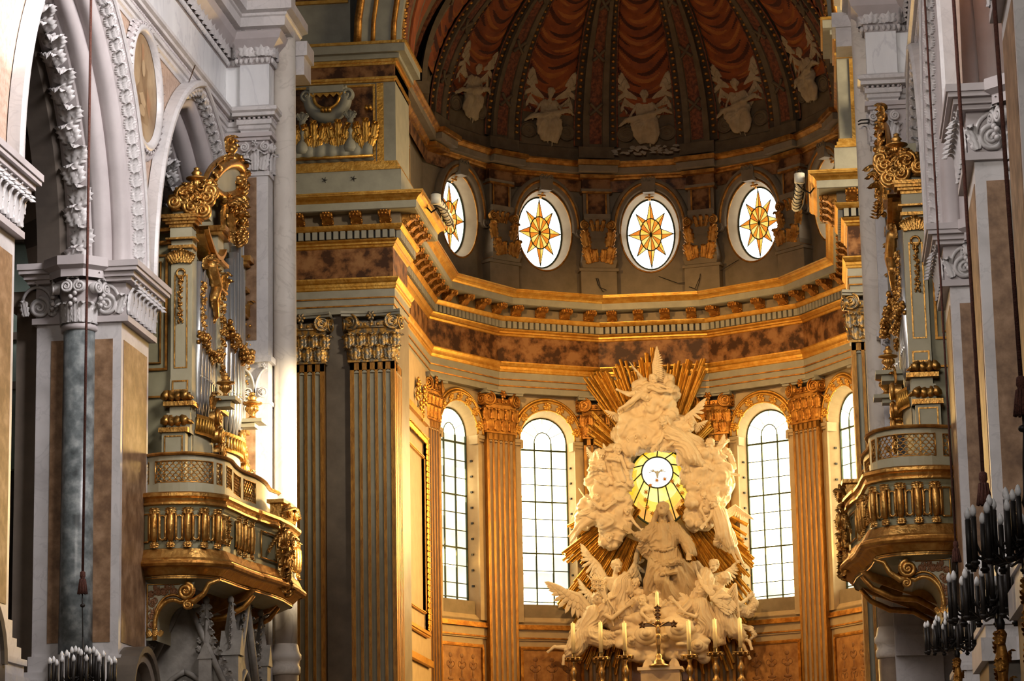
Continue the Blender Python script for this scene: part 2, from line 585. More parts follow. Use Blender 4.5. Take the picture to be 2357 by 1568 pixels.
def capital(parent, W=1.24, Hc=1.5, proj=.2, M=None, mats=None, side=True, z=0):
    """composite capital: two rows of leaves, volutes, flower, curved abacus"""
    g, d, gr = mats or (GOLD, GOLDD, GREYB)
    T = sub(T0, TR(0, 0, z) if M is None else M)
    b = MB(T)
    b.grid([[(-W / 2 - q, proj + y, zz * Hc), (W / 2 + q, proj + y, zz * Hc), (W / 2 + q, -.3, zz * Hc), (-W / 2 - q, -.3, zz * Hc)] for q, y, zz in ((0, 0, 0), (.0, .0, .5), (.08, .08, .72), (.08, .08, .8))], closev=True, smooth=False)
    b.box(-W / 2 - .05, W / 2 + .05, -.3, proj + .06, 0, .06)
    cap = b.build('capital', d, parent)
    mk = lambda: MB(T)
    # leaf rows
    l = mk()
    for k in range(4): put(l, TR(-W / 2 + W * (k + .5) / 4, proj, .05 * Hc), leaf, W * .27, Hc * .34, 1.05, 5, .10)
    for sx in (-1, 1): put(l, TR(sx * W / 2, proj - .1, .05 * Hc, rz=-sx * PI / 3), leaf, W * .25, Hc * .34, 1.05, 5, .1)
    l.build('lower_leaf_row', g, cap)
    l = mk()
    for k in range(5): put(l, TR(-W / 2 + W * k / 4, proj, .28 * Hc), leaf, W * .25, Hc * .36, 1.15, 5, .14)
    if side:
        for sx in (-1, 1): put(l, TR(sx * (W / 2), proj - .12, .28 * Hc, rz=-sx * PI / 2), leaf, W * .25, Hc * .36, 1.15, 5, .14)
    l.build('upper_leaf_row', g, cap)
    e = mk()
    eggs(e, -W * .36, W * .36, .74 * Hc, .06, .16, proj + .09)
    e.tube([(-W * .4, proj + .1, .68 * Hc), (W * .4, proj + .1, .68 * Hc)], .028, 6)
    e.build('egg_band', g, cap)
    for sx in (-1, 1):
        v = mk()
        put(v, TR(sx * W * .46, proj + .06, .775 * Hc, rz=-sx * .35), spiral, Hc * .15, 2.3, .03, .12, -sx)
        if side: put(v, TR(sx * (W / 2 + .12), proj - .06, .775 * Hc, rz=-sx * 1.3), spiral, Hc * .14, 2.3, .03, .1, sx)
        v.build('volute', g, cap)
    a = mk()
    n = 10
    for y0, zz0, zz1 in ((0, .90, .95), (.05, .95, 1.0)):
        fr = [(lerp(-W * .66, W * .66, j / n), proj + .24 + y0 - .16 * (1 - (2 * j / n - 1) ** 2)) for j in range(n + 1)]
        pl = [(fr[0][0], -.3)] + fr + [(fr[-1][0], -.3)]
        k = len(pl)
        a.add([(x, y, zz0 * Hc) for x, y in pl] + [(x, y, zz1 * Hc) for x, y in pl], [tuple(range(k)), tuple(range(2 * k - 1, k - 1, -1))] + [(i, (i + 1) % k, k + (i + 1) % k, k + i) for i in range(k)])
    a.build('abacus', gr, cap)
    f = mk()
    put(f, TR(0, proj + .14, .9 * Hc), rosette, .15, 6, .06)
    f.ell((0, proj + .12, .78 * Hc), (.05, .05, .09)); f.ell((0, proj + .12, .72 * Hc), (.04, .04, .05))
    f.build('flower', g, cap)
    return cap


def moulding_rect(mb, x0, x1, z0, z1, w=.06, y=0, h=.05, mi=None):
    """raised picture-frame moulding"""
    for a, b, c, d in ((x0, x1, z0, z0 + w), (x0, x1, z1 - w, z1), (x0, x0 + w, z0 + w, z1 - w), (x1 - w, x1, z0 + w, z1 - w)):
        mb.box(a, b, y - .01, y + h, c, d, mi=mi)
        mb.box(a + w * .3 * (b - a > 2 * w), b - w * .3 * (b - a > 2 * w), y, y + h * 1.35, c + w * .3, d - w * .3, mi=mi)


def holed(mb, x0, x1, z0, z1, loop, y=0, mi=None):
    """a flat wall rectangle with a hole; loop is CCW (x,z) round the hole"""
    cx = sum(p[0] for p in loop) / len(loop); cz = sum(p[1] for p in loop) / len(loop)
    def outer(p):
        dx, dz = p[0] - cx, p[1] - cz
        t = 1e9
        if dx > 1e-9: t = min(t, (x1 - cx) / dx)
        if dx < -1e-9: t = min(t, (x0 - cx) / dx)
        if dz > 1e-9: t = min(t, (z1 - cz) / dz)
        if dz < -1e-9: t = min(t, (z0 - cz) / dz)
        return (cx + dx * t, cz + dz * t)
    L = []
    n = len(loop)
    cor = [(x0, z0), (x1, z0), (x1, z1), (x0, z1)]
    for i in range(n):
        p, q = loop[i], loop[(i + 1) % n]
        L.append(p)
        a0 = math.atan2(p[1] - cz, p[0] - cx); a1 = math.atan2(q[1] - cz, q[0] - cx)
        da = (a1 - a0 + PI) % (2 * PI) - PI
        for c in cor:
            ac = math.atan2(c[1] - cz, c[0] - cx)
            dc = (ac - a0 + PI) % (2 * PI) - PI
            if 1e-4 < dc < da - 1e-4:
                # intersection of the corner ray with the segment
                d = (math.cos(ac), math.sin(ac)); e = (q[0] - p[0], q[1] - p[1])
                den = d[0] * e[1] - d[1] * e[0]
                t = ((p[0] - cx) * e[1] - (p[1] - cz) * e[0]) / den
                L.append((cx + d[0] * t, cz + d[1] * t))
    O = [outer(p) for p in L]
    k = len(L)
    mb.add([(p[0], y, p[1]) for p in L] + [(p[0], y, p[1]) for p in O], [(i, (i + 1) % k, k + (i + 1) % k, k + i) for i in range(k)], mi=mi)


def ellipse(cx, cz, a, b, n=40, t0=0, t1=2 * PI):
    full = abs(t1 - t0 - 2 * PI) < 1e-6
    m = n if full else n + 1
    return [(cx + a * math.cos(t0 + (t1 - t0) * i / n), cz + b * math.sin(t0 + (t1 - t0) * i / n)) for i in range(m)]


def archloop(hw, z0, zs, rise=None, n=20, cx=0):
    rise = rise or hw
    return [(cx - hw, z0), (cx + hw, z0)] + ellipse(cx, zs, hw, rise, n, 0, PI)
# ---------------------------------------------------------------- apse: half a dodecagon
XC, YC = -5.42, 84.0
RF = 7.25                      # frieze plane, at the corners
C15 = math.cos(rad(15))


def FA(a, ap):
    a = rad(a)
    return frame((XC + ap * math.sin(a), YC + ap * math.cos(a), 0), (math.cos(a), -math.sin(a), 0), (-math.sin(a), -math.cos(a), 0))


def ring(R, y0=None, lo=-105, hi=105):
    p = [(XC + R * math.sin(rad(a)), YC + R * math.cos(rad(a))) for a in range(lo, hi + 1, 30)]
    return p


PY = 75.6                      # front of the chancel piers
PXI, PXO = 6.53, 7.0           # half widths at the piers and in the chancel
def fullpath(shift=0, pier=True, xo=None):
    xo = xo or PXO
    left = [(XC - 13, PY), (XC - PXI, PY), (XC - PXI, PY + 2.7), (XC - xo, PY + 2.7)] if pier else []
    right = [(2 * XC - x, y) for x, y in left[::-1]]
    return left + ring(RF, ) + right


PATH = fullpath()
HW_F = 7.25 * math.sin(rad(15))


def prof_struct(name, path, prof, m, smooth=False, parent=None):
    b = MB(); b.plan(path, prof, smooth=smooth)
    o = b.build(name, m, parent)
    if parent is None: struct(o)
    return o


# --- main entablature, one ring from pier to pier
ENT = sroot('trim_1', (XC, PY, 17.8))
prof_struct('architrave', PATH, [(-.6, 17.80), (.0, 17.80), (.0, 18.02), (.02, 18.02), (.02, 18.24), (.05, 18.24), (.05, 18.5)], GREYB, parent=ENT)
prof_struct('gilded_fillet', PATH, [(.015, 18.0), (.035, 18.0), (.04, 18.04), (.02, 18.04)], GOLDD, parent=ENT)
prof_struct('gilded_fillet', PATH, [(.04, 18.22), (.06, 18.22), (.065, 18.26), (.05, 18.26)], GOLDD, parent=ENT)
prof_struct('gilded_moulding', PATH, [(.05, 18.48), (.08, 18.5), (.09, 18.56), (.10, 18.58), (.10, 18.66), (.14, 18.70), (.18, 18.78), (.18, 18.82), (.0, 18.86)], GOLD, parent=ENT)
prof_struct('marble_frieze', PATH, [(.0, 18.82), (.0, 19.76)], MARB, parent=ENT)
prof_struct('gilded_moulding', PATH, [(.0, 19.72), (.03, 19.74), (.05, 19.80), (.09, 19.82), (.09, 19.87), (.15, 19.92), (.17, 19.96), (.10, 19.98)], GOLD, parent=ENT)
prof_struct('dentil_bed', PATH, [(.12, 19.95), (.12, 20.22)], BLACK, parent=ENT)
prof_struct('gilded_moulding', PATH, [(.12, 20.19), (.26, 20.20), (.29, 20.23), (.32, 20.28), (.34, 20.33), (.34, 20.35), (.25, 20.36)], GOLD, parent=ENT)
prof_struct('modillion_bed', PATH, [(.27, 20.33), (.27, 20.70), (.80, 20.70)], DRUM, parent=ENT)
prof_struct('corona', PATH, [(.27, 20.68), (.76, 20.66), (.82, 20.68), (.82, 20.90)], GREY, parent=ENT)
prof_struct('gilded_cyma', PATH, [(.80, 20.88), (.84, 20.90), (.87, 20.95), (.92, 21.0), (.98, 21.02), (1.02, 21.06), (1.02, 21.10), (1.05, 21.10), (1.05, 21.15), (.9, 21.17), (-.6, 21.2)], GOLD, parent=ENT)


def along(path, o, step, z=0):
    """evenly spaced stations on an offset plan path: (x, y, ux, uy) with u to the viewer's right"""
    q = offset(path, o)
    out = []
    for i in range(len(q) - 1):
        a, b = Vector(q[i]), Vector(q[i + 1])
        d = b - a; L = d.length
        if L < .15: continue
        n = max(1, round(L / step)); d /= L
        for k in range(n):
            p = a + d * (L * (k + .5) / n)
            out.append((p.x, p.y, d.x, d.y))
    return out


def inview(x, y):
    return -15.6 < x < 3.8

dn = MB()
for x, y, ux, uy in along(PATH, .12, .205):
    if not inview(x, y): continue
    dn.T = frame((x, y, 0), (ux, uy, 0), (uy, -ux, 0))
    dn.box(-.068, .068, -.02, .13, 19.965, 20.195)
dn.build('dentil_course', GREYB, ENT)


def modillion_mesh():
    m = MB(T0)
    n = 10
    # S-scroll bracket with a leaf on its face
    pr = [(0, 0), (.42, .0), (.46, -.07), (.42, -.15), (.34, -.17), (.25, -.2), (.17, -.28), (.08, -.33), (0, -.33)]
    k = len(pr)
    w = .15
    m.add([(-w, y, z) for y, z in pr] + [(w, y, z) for y, z in pr], [tuple(range(k)), tuple(range(2 * k - 1, k - 1, -1))] + [(i, (i + 1) % k, k + (i + 1) % k, k + i) for i in range(k)])
    for sx in (-1, 1):
        m.tube([(sx * w, .34 + .085 * math.cos(a), -.085 + .085 * math.sin(a)) for a in [i * .5 for i in range(-2, 11)]], .03, 6)
        m.tube([(sx * w, .10 + .06 * math.cos(a), -.25 + .06 * math.sin(a)) for a in [i * .6 for i in range(0, 11)]], .026, 6)
    m.box(-w - .05, w + .05, 0, .5, 0, .04)
    put(m, TR(0, .06, -.33), leaf, .24, .3, .9, 4, .24)
    for q in (-.08, 0, .08): m.ell((q, .45, -.04), (.045, .05, .045), None, 8, 6)
    for q in (-.05, .05): m.ell((q, .43, -.12), (.045, .05, .045), None, 8, 6)
    return m
mo = None
for x, y, ux, uy in along(PATH, .27, .83):
    if not inview(x, y): continue
    a = math.atan2(uy, ux)
    if mo is None:
        mo = modillion_mesh().build('modillion', GOLDD, ENT)
        c = mo
    else:
        c = mo.copy(); COL.objects.link(c)
    c.parent = ENT
    c.location = Vector((x, y, 20.69)) - Vector((XC, PY, 17.8)); c.rotation_euler = (0, 0, a)
mo_base = mo
# the first one was built at the origin of ENT: re-seat its mesh
for v in mo.data.vertices: v.co += Vector((XC, PY, 17.8))

# --- lower apse walls with arched windows
APW = 7.3                      # wall plane (apothem)
HWW = 7.3 * math.tan(rad(15)) + .12
wall = sroot('wall_apse', (XC, YC + APW, 0))
GL_W = emis('window_daylight', (1.0, .87, .50), 8.5)
GL_G = emis('window_daylight_straw', (1.0, .95, .60), 1.25, (1.0, .98, .80), 1.2)
wn = 0


def archwindow(a):
    global wn
    wn += 1
    T = FA(a, APW)
    HWI, Z0, ZS = .87, 10.72, 16.24
    HOUT = 1.0
    b = MB(T)
    holed(b, -HWW, HWW, 10.05, 17.85, archloop(HOUT, 10.15, 16.28, 1.0), 0)
    b.box(-HWW, HWW, -.4, -.3, 0, 0.01)
    b.build('wall_bay', CREAM, wall)
    w = sroot('window_%d' % wn, T @ Vector((0, -.35, Z0)))
    # splayed reveal
    r = MB(T)
    A, B = archloop(HOUT, 10.15, 16.28, 1.0), archloop(HWI, Z0 - .02, ZS, .84)
    r.grid([[(x, 0, z) for x, z in A], [(x, -.42, z) for x, z in B]], closev=True, smooth=False)
    r.build('reveal', CREAM, w)
    g = MB(T)
    rs = random.Random(a + 200)
    lp = ellipse(0, ZS, HWI + .02, .86, 20, 0, PI)
    g.add([(x, -.40, z) for x, z in lp], [tuple(range(len(lp)))])
    for k in range(10):
        for q in range(3):
            xs = (-.89, -.31, .31, .89); z0 = Z0 + .552 * k
            g.add([(xs[q], -.40, z0), (xs[q + 1], -.40, z0), (xs[q + 1], -.40, z0 + .552), (xs[q], -.40, z0 + .552)], [(0, 1, 2, 3)], mi=1 if (k < 4 and rs.random() < .55 - .1 * k) or a == -60 and rs.random() < .7 else 0)
    g.build('glass', [GL_W, GL_G], w)
    l = MB(T)
    rows = [Z0 + .583 * k for k in range(1, 10)]
    bars = [(.06, Z0 + .0), (.05, Z0 + 1.75), (.05, Z0 + 3.5), (.06, ZS - .26)]
    for x in (-.31, .31): l.box(x - .022, x + .022, -.40, -.35, Z0, ZS)
    for x in (-HWI, HWI): l.box(x - .02, x + .02, -.40, -.34, Z0, ZS)
    for z in rows: l.box(-HWI, HWI, -.40, -.372, z - .014, z + .014)
    for h, z in bars: l.box(-HWI, HWI, -.40, -.34, z - h / 2, z + h / 2)
    l.box(-HWI, HWI, -.4, -.34, Z0 + .1, Z0 + .13)
    l.tube([(x, -.37, z) for x, z in ellipse(0, ZS, HWI, .84, 24, 0, PI)], .022, 5)
    l.tube([(x, -.37, z) for x, z in ellipse(0, ZS, .31, .36, 16, 0, PI)], .02, 5)
    for q in (30, 60, 90, 120, 150):
        c, s = math.cos(rad(q)), math.sin(rad(q))
        l.tube([(.31 * c, -.37, ZS + .36 * s), (HWI * c, -.37, ZS + .84 * s)], .011, 4)
    l.build('leading', LEAD, w)
    # archivolt with gilt edge and rosette coffers
    o = MB(T)
    lp2 = ellipse(0, 16.28, 1.0, 1.0, 24, 0, PI); lp3 = ellipse(0, 16.28, 1.27, 1.36, 24, 0, PI)
    o.grid([[(x, -.16, z) for x, z in lp2], [(x, .02, z) for x, z in lp2], [(x, .12, z) for x, z in ellipse(0, 16.28, 1.2, 1.27, 24, 0, PI)]], smooth=False)
    o.build('archivolt', CREAM, w)
    o = MB(T)
    o.tube([(x, .10, z) for x, z in ellipse(0, 16.28, 1.22, 1.30, 28, 0, PI)], .055, 6)
    o.tube([(x, .06, z) for x, z in ellipse(0, 16.28, 1.30, 1.40, 28, 0, PI)], .05, 6)
    o.tube([(x, .05, z) for x, z in ellipse(0, 16.28, 1.02, 1.03, 28, 0, PI)], .03, 6)
    o.build('gilded_archivolt_edge', GOLD, w)
    for k in range(7):
        q = rad(15 + 25 * k)
        s = MB(T)
        c = Vector((1.11 * math.cos(q), .11, 16.28 + 1.15 * math.sin(q)))
        put(s, TR(c.x, c.y - .04, c.z, ry=PI / 2 - q, rx=-.45), rosette, .17, 8, .06)
        s.build('rosette', GOLD, w)
    # imposts
    for sx in (-1, 1):
        i = MB(T)
        for q, z0, z1 in ((.03, 15.95, 16.05), (.08, 16.05, 16.14), (.12, 16.14, 16.26)):
            i.box(sx * .98, sx * HWW, -.35, q, z0, z1)
        i.box(sx * .92, sx * 1.02, -.4, .1, 15.95, 16.24)
        i.build('impost', CREAM, w)
        p = MB(T)
        p.box(sx * 1.0, sx * HWW, -.3, .07, 10.1, 15.95)
        p.build('jamb', CREAM, w)
        k = MB(T)
        for z in range(9): k.box(sx * .93 - .03, sx * .93 + .03, -.22, -.14, 11.2 + z * .52, 11.26 + z * .52)
        k.build('lamp_clip', BLACK, w)
    sl = MB(T)
    sl.prism([(-1.12, 10.05), (1.12, 10.05), (1.0, 10.3), (.9, Z0), (-.9, Z0), (-1.0, 10.3)], -.42, -.1)
    sl.build('sill', DRUM, w)
    return w


def dado(a, top=10.12):
    T = FA(a, APW)
    b = MB(T)
    b.box(-HWW, HWW, -.3, 0, 0, top)
    b.box(-HWW, HWW, -.3, .05, 9.5, top - .25)
    b.build('wall_dado', CREAM, wall)
    g = MB(T)
    for z0, z1, y in ((9.92, 10.02, .10), (9.86, 9.92, .14), (9.55, 9.6, .08)): g.box(-HWW, HWW, -.1, y, z0, z1)
    moulding_rect(g, -1.15, 1.15, 7.2, 9.3, .1, .0, .06)
    g.build('gilded_string_course', GOLDD, wall)
    p = MB(T)
    p.box(-1.05, 1.05, -.1, .02, 7.3, 9.2)
    p.build('painted_panel', PANEL, wall)
    # painted figures in the panel: low relief grisaille
    q = MB(T)
    for x in (-.6, 0, .6):
        for k, (w_, h_) in enumerate(((.05, .06), (.1, .1), (.035, .12), (.16, .06), (.06, .14), (.12, .07), (.03, .12), (.09, .08))):
            q.ell((x, .02, 7.55 + k * .19), (w_, .014, h_), None, 8, 5)
        for sx in (-1, 1):
            for z in (7.95, 8.6): q.tube([(x + sx * (.12 + .08 * math.cos(t)), .022, z + .09 * math.sin(t)) for t in np.linspace(-1.5, 3, 9)], .014, 4)
    q.build('painted_grotesque', PANELF, wall)


PANEL = mat('orange_breccia_panel', (.25, .10, .03), (.48, .24, .08), .4, 0, 3)
PANELF = mat('ochre_panel_figures', (.20, .085, .03), (.30, .14, .05), .5, 0, 6)
for a in (-60, -30, 30, 60):
    archwindow(a); dado(a)
b = MB(FA(0, APW + .1)); b.box(-HWW, HWW, -.3, 0, 0, 17.85); b.build('wall_bay', CREAM, wall)
dado(0)
# back the architrave
b = MB()
b.plan([(XC - 7.5, 78)] + ring(7.62) + [(XC + 7.5, 78)], [(0, 17.6), (0, 21.2)])
b.build('wall_core', CREAM, wall)

# --- fluted pilasters at the corners
PIL = local_thing('fluted_pilaster', (0, 0, 0), 'gilded fluted pilaster with composite capital', 'pilaster', 'gilded fluted pilasters round the apse')
s = MB(T0); flutes(s, 1.2, 2.0, 16.36, 5, proj=.12); s.build('shaft', [GOLDW, mat('brown_flute_paint', (.31, .21, .115), (.39, .275, .155), .5, 0, 2)], PIL)
s = MB(T0); s.box(-.72, .72, -.3, .25, 1.2, 1.6); s.box(-.66, .66, -.3, .18, 1.6, 2.0); s.build('base', GREYB, PIL)
capital(PIL, 1.2, 1.46, .12, z=16.36, mats=(GOLDD, GOLDD, GREYB))
plabel = {-75: 'gilded fluted pilaster at far left of the apse beside the partly hidden left window', -45: 'gilded fluted pilaster between the two left arched apse windows', -15: 'gilded fluted pilaster half hidden by the altar sculpture on its left side',
          15: 'gilded fluted pilaster half hidden by the altar sculpture on its right side', 45: 'gilded fluted pilaster right of the tall right-hand arched apse window', 75: 'gilded fluted pilaster behind the right organ balcony at the edge of the apse'}
for i, (a, lb) in enumerate(plabel.items()):
    ap = 7.28
    loc = (XC + ap * math.sin(rad(a)), YC + ap * math.cos(rad(a)), 0)
    if i == 0:
        PIL.location = loc; PIL.rotation_euler = (0, 0, -rad(a)); PIL['label'] = lb
    else:
        dup(PIL, loc, -rad(a), lb)

# --- drum with oval windows
DAP = 7.12
DHW = DAP * math.tan(rad(15)) + .05
drum = sroot('wall_drum', (XC, YC + DAP, 21.1))
STY = emis('glass_yellow', (1.0, .50, .04), 1.15, (1.0, .72, .22), 3.)
STO = emis('glass_orange', (.92, .20, .02), .85, (1.0, .36, .03), 3.)
GLO = emis('oval_window_daylight', (1.0, .98, .90), 4.5)


def oval(a):
    global wn
    wn += 1
    T = FA(a, DAP)
    zc, ax, az = 23.56, .82, 1.24
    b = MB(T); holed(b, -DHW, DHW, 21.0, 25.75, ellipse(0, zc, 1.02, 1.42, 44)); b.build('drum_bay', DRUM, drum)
    w = sroot('window_%d' % wn, T @ Vector((0, -.4, zc)))
    r = MB(T)
    r.grid([[(x, 0, z) for x, z in ellipse(0, zc, 1.02, 1.42, 44)], [(x, -.25, z) for x, z in ellipse(0, zc, .92, 1.34, 44)], [(x, -.45, z) for x, z in ellipse(0, zc, ax, az, 44)]], closev=True)
    r.build('reveal', CREAM, w)
    g = MB(T)
    lp = ellipse(0, zc, ax + .02, az + .02, 44)
    g.add([(x, -.44, z) for x, z in lp], [tuple(range(44))])
    g.build('glass', GLO, w)
    # eight-pointed star of stained glass and its leading
    sy, so, L = MB(T), MB(T), MB(T)
    E = lambda q, k: (ax * k * math.cos(q), zc + az * k * math.sin(q))
    for k in range(8):
        q = PI / 2 + k * PI / 4
        tip = E(q, .97 if k % 2 == 0 else .86); c = (0, zc)
        for d, m in ((1, sy), (-1, so)):
            e = E(q + d * PI / 8, .43)
            # inner wedge and outer half point
            m2 = so if m is sy else sy
            m.add([(p[0], -.42, p[1]) for p in (E(q, .46), e, tip)], [(0, 1, 2)])
            m2.add([(p[0], -.42, p[1]) for p in (c, e, E(q, .46))], [(0, 1, 2)])
            L.tube([(e[0], -.41, e[1]), (tip[0], -.41, tip[1])], .012, 4)
            L.tube([(0, -.41, zc), (e[0], -.41, e[1])], .010, 4)
        L.tube([(0, -.41, zc), (tip[0], -.41, tip[1])], .010, 4)
        L.tube([(tip[0], -.41, tip[1]), (E(q, 1.0)[0], -.41, E(q, 1.0)[1])], .008, 4)
    L.tube([(x, -.41, z) for x, z in ellipse(0, zc, ax * .46, az * .46, 36)], .02, 5, closed=True)
    L.tube([(x, -.42, z) for x, z in ellipse(0, zc, ax, az, 44)], .03, 5, closed=True)
    L.ell((0, -.40, zc), (.05, .03, .06))
    sy.build('yellow_star_glass', STY, w); so.build('orange_star_glass', STO, w); L.build('leading', LEAD, w)
    # stucco surround: arched roll on two volutes
    f = MB(T)
    for rr, th, y in ((1.28, .13, .02), (1.13, .07, .06)):
        f.tube([(x, y, z) for x, z in ellipse(0, zc + .1, rr, rr * 1.33, 30, -.10, PI + .10)], th, 8)
    f.grid([[(x, y, z) for x, z in ellipse(0, zc + .1, q, q * 1.34, 30, -.1, PI + .1)] for q, y in ((1.40, 0), (1.30, .22), (1.06, .16), (1.02, .0))])
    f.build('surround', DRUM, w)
    f = MB(T)
    f.tube([(x, .17, z) for x, z in ellipse(0, zc + .1, 1.20, 1.20 * 1.335, 30, -.02, PI + .02)], .06, 6)
    f.tube([(x, .0, z) for x, z in ellipse(0, zc, 1.03, 1.43, 40)], .035, 6, closed=True)
    f.build('gilded_roll', GOLDD, w)
    for sx in (-1, 1):
        v = MB(T); put(v, TR(sx * 1.28, .08, zc - .02), spiral, .19, 2, .035, .16, sx); v.build('volute', DRUM, w)
    k = MB(T)
    k.prism([(-.2, zc + 1.36), (.2, zc + 1.36), (.27, zc + 1.92), (-.27, zc + 1.92)], 0, .26)
    k.build('keystone', DRUM, w)
    k = MB(T)
    put(k, TR(0, -.2, zc + 1.30, rx=-.9), rosette, .16, 4, .05)
    k.build('key_rosette', GOLDD, w)
    for q in (-.16, 0, .16): k = None
    k = MB(T)
    for q in (-.16, 0, .16): k.tube([(q + .07 * math.cos(t), .28, zc + 1.82 + .07 * math.sin(t)) for t in [i * PI / 5 for i in range(10)]], .018, 5, closed=True)
    k.build('key_rings', DRUM, w)


for a in (-60, -30, 0, 30, 60): oval(a)
b = MB()
for sx in (-1, 1): b.box(XC + sx * 7.3 - .15, XC + sx * 7.3 + .15, 81.8, 86.1, 21.0, 26.0)
b.build('drum_bay', DRUM, drum)


def console_parts(T, root):
    b = MB(T)
    b.box(-.62, .62, -.4, .32, 21.1, 22.12); b.box(-.68, .68, -.4, .38, 22.12, 22.22)
    b.build('pedestal', DRUM, root)
    b = MB(T)
    b.grid([[(-hw, -.4, z), (-hw, y, z), (hw, y, z), (hw, -.4, z)] for z, hw, y in ((22.22, .56, .42), (22.45, .62, .50), (22.8, .55, .42), (23.3, .42, .25), (23.8, .40, .2), (24.0, .46, .3), (24.15, .46, .3))], smooth=False)
    b.box(-.46, .46, -.4, .16, 24.1, 25.0); b.box(-.54, .54, -.4, .26, 24.95, 25.06)
    b.build('body', DRUM, root)
    g = MB(T)
    moulding_rect(g, -.36, .36, 23.5, 24.95, .06, .17, .03)
    g.box(-.52, .52, -.3, .28, 24.90, 24.96); g.box(-.58, .58, -.3, .44, 22.28, 22.36)
    g.build('gilded_moulding', GOLDD, root)
    b = MB(T); b.box(-.3, .3, 0, .19, 23.6, 24.88); b.box(-.5, .5, -.3, .2, 25.06, 25.4); b.build('marble_inlay', MARB, root)
    l = MB(T)
    for sx in (-1, 1):
        put(l, TR(sx * .3, .46, 22.35, ry=sx * .25), leaf, .38, .75, 1.1, 6, .07)
        put(l, TR(sx * .36, .30, 22.9, ry=sx * .18), leaf, .34, .85, 1.2, 6, .10)
        put(l, TR(sx * .12, .5, 22.4, ry=sx * .1), leaf, .24, .55, 1.1, 5, .07)
        put(l, TR(sx * .45, .3, 23.75), spiral, .14, 2, .03, .1, sx)
    for x in (-.13, 0, .13): put(l, TR(x, .22, 23.55, ry=x * 2), leaf, .16, .5, 1.0, 4, .07)
    l.build('acanthus', GOLDD, root)


CON = local_thing('acanthus_console', (0, 0, 0), '-', 'console', 'gilded acanthus consoles between the oval windows')
console_parts(T0, CON)
for i, (a, lb) in enumerate({-15: 'gilded acanthus console left of the central oval window', 15: 'gilded acanthus console right of the central oval window', -45: 'gilded acanthus console between the left oval and the far-left cut-off oval window',
                             45: 'gilded acanthus console right of the right-hand whole oval window', -75: 'narrow acanthus console half hidden beside the left pier cornice', 75: 'acanthus console hidden behind the right pier'}.items()):
    ap = 7.12
    loc = (XC + ap * math.sin(rad(a)), YC + ap * math.cos(rad(a)), 0)
    if abs(a) == 75: continue
    if i == 0: CON.location = loc; CON.rotation_euler = (0, 0, -rad(a)); CON['label'] = lb
    else: dup(CON, loc, -rad(a), lb)

# --- drum cornice and dome
DP = [(XC - 7.0, PY + 2.7)] + ring(7.25) + [(XC + 7.0, PY + 2.7)]
DC = sroot('trim_2', (XC, YC, 25.2))
prof_struct('frieze', DP, [(.0, 25.0), (.05, 25.4)], MARB, parent=DC)
prof_struct('gilded_moulding', DP, [(.05, 25.38), (.14, 25.40), (.16, 25.46), (.22, 25.50), (.24, 25.56)], GOLDD, parent=DC)
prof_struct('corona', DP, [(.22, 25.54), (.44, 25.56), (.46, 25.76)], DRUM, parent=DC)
prof_struct('gilded_cyma', DP, [(.44, 25.74), (.50, 25.76), (.53, 25.84), (.60, 25.88), (.60, 25.94), (.3, 25.98)], GOLDD, parent=DC)
prof_struct('attic', DP, [(.3, 25.96), (.36, 26.0), (.36, 26.1), (.26, 26.12), (.26, 26.45), (.2, 26.5)], FRESCO, parent=DC)
# breaks in the cornice over each console
for a in (-75, -45, -15, 15, 45, 75):
    ap = 7.05
    T = FA(a, ap)
    b = MB(T)
    b.box(-.6, .6, -.3, .40, 25.40, 25.52); b.box(-.68, .68, -.3, .66, 25.56, 25.77, mi=1); b.box(-.72, .72, -.3, .78, 25.78, 25.94)
    b.build('cornice_break', [GOLDD, DRUM], DC)

DOME = sroot('ceiling_dome', (XC, YC, 26.3))
ZD, RD = 26.35, 7.0


def dome_pt(a, t, dr=0):
    """a in degrees round the apse, t in 0..1 up the shell; faceted between the ribs"""
    k = (a + 15) // 30
    aa = a - k * 30
    R = RD * math.cos(rad(15)) / math.cos(rad(aa)) * lerp(1, 1 / C15, t * .6) - dr
    ph = t * PI / 2
    return Vector((XC + R * math.cos(ph) * math.sin(rad(a)), YC + R * math.cos(ph) * math.cos(rad(a)), ZD + (RD * .87 - dr) * math.sin(ph)))


b = MB()
b.grid([[dome_pt(a, t / 24, -.12) for t in range(25)] for a in range(-105, 106, 5)])
b.build('dome_shell', FRESCO, DOME)
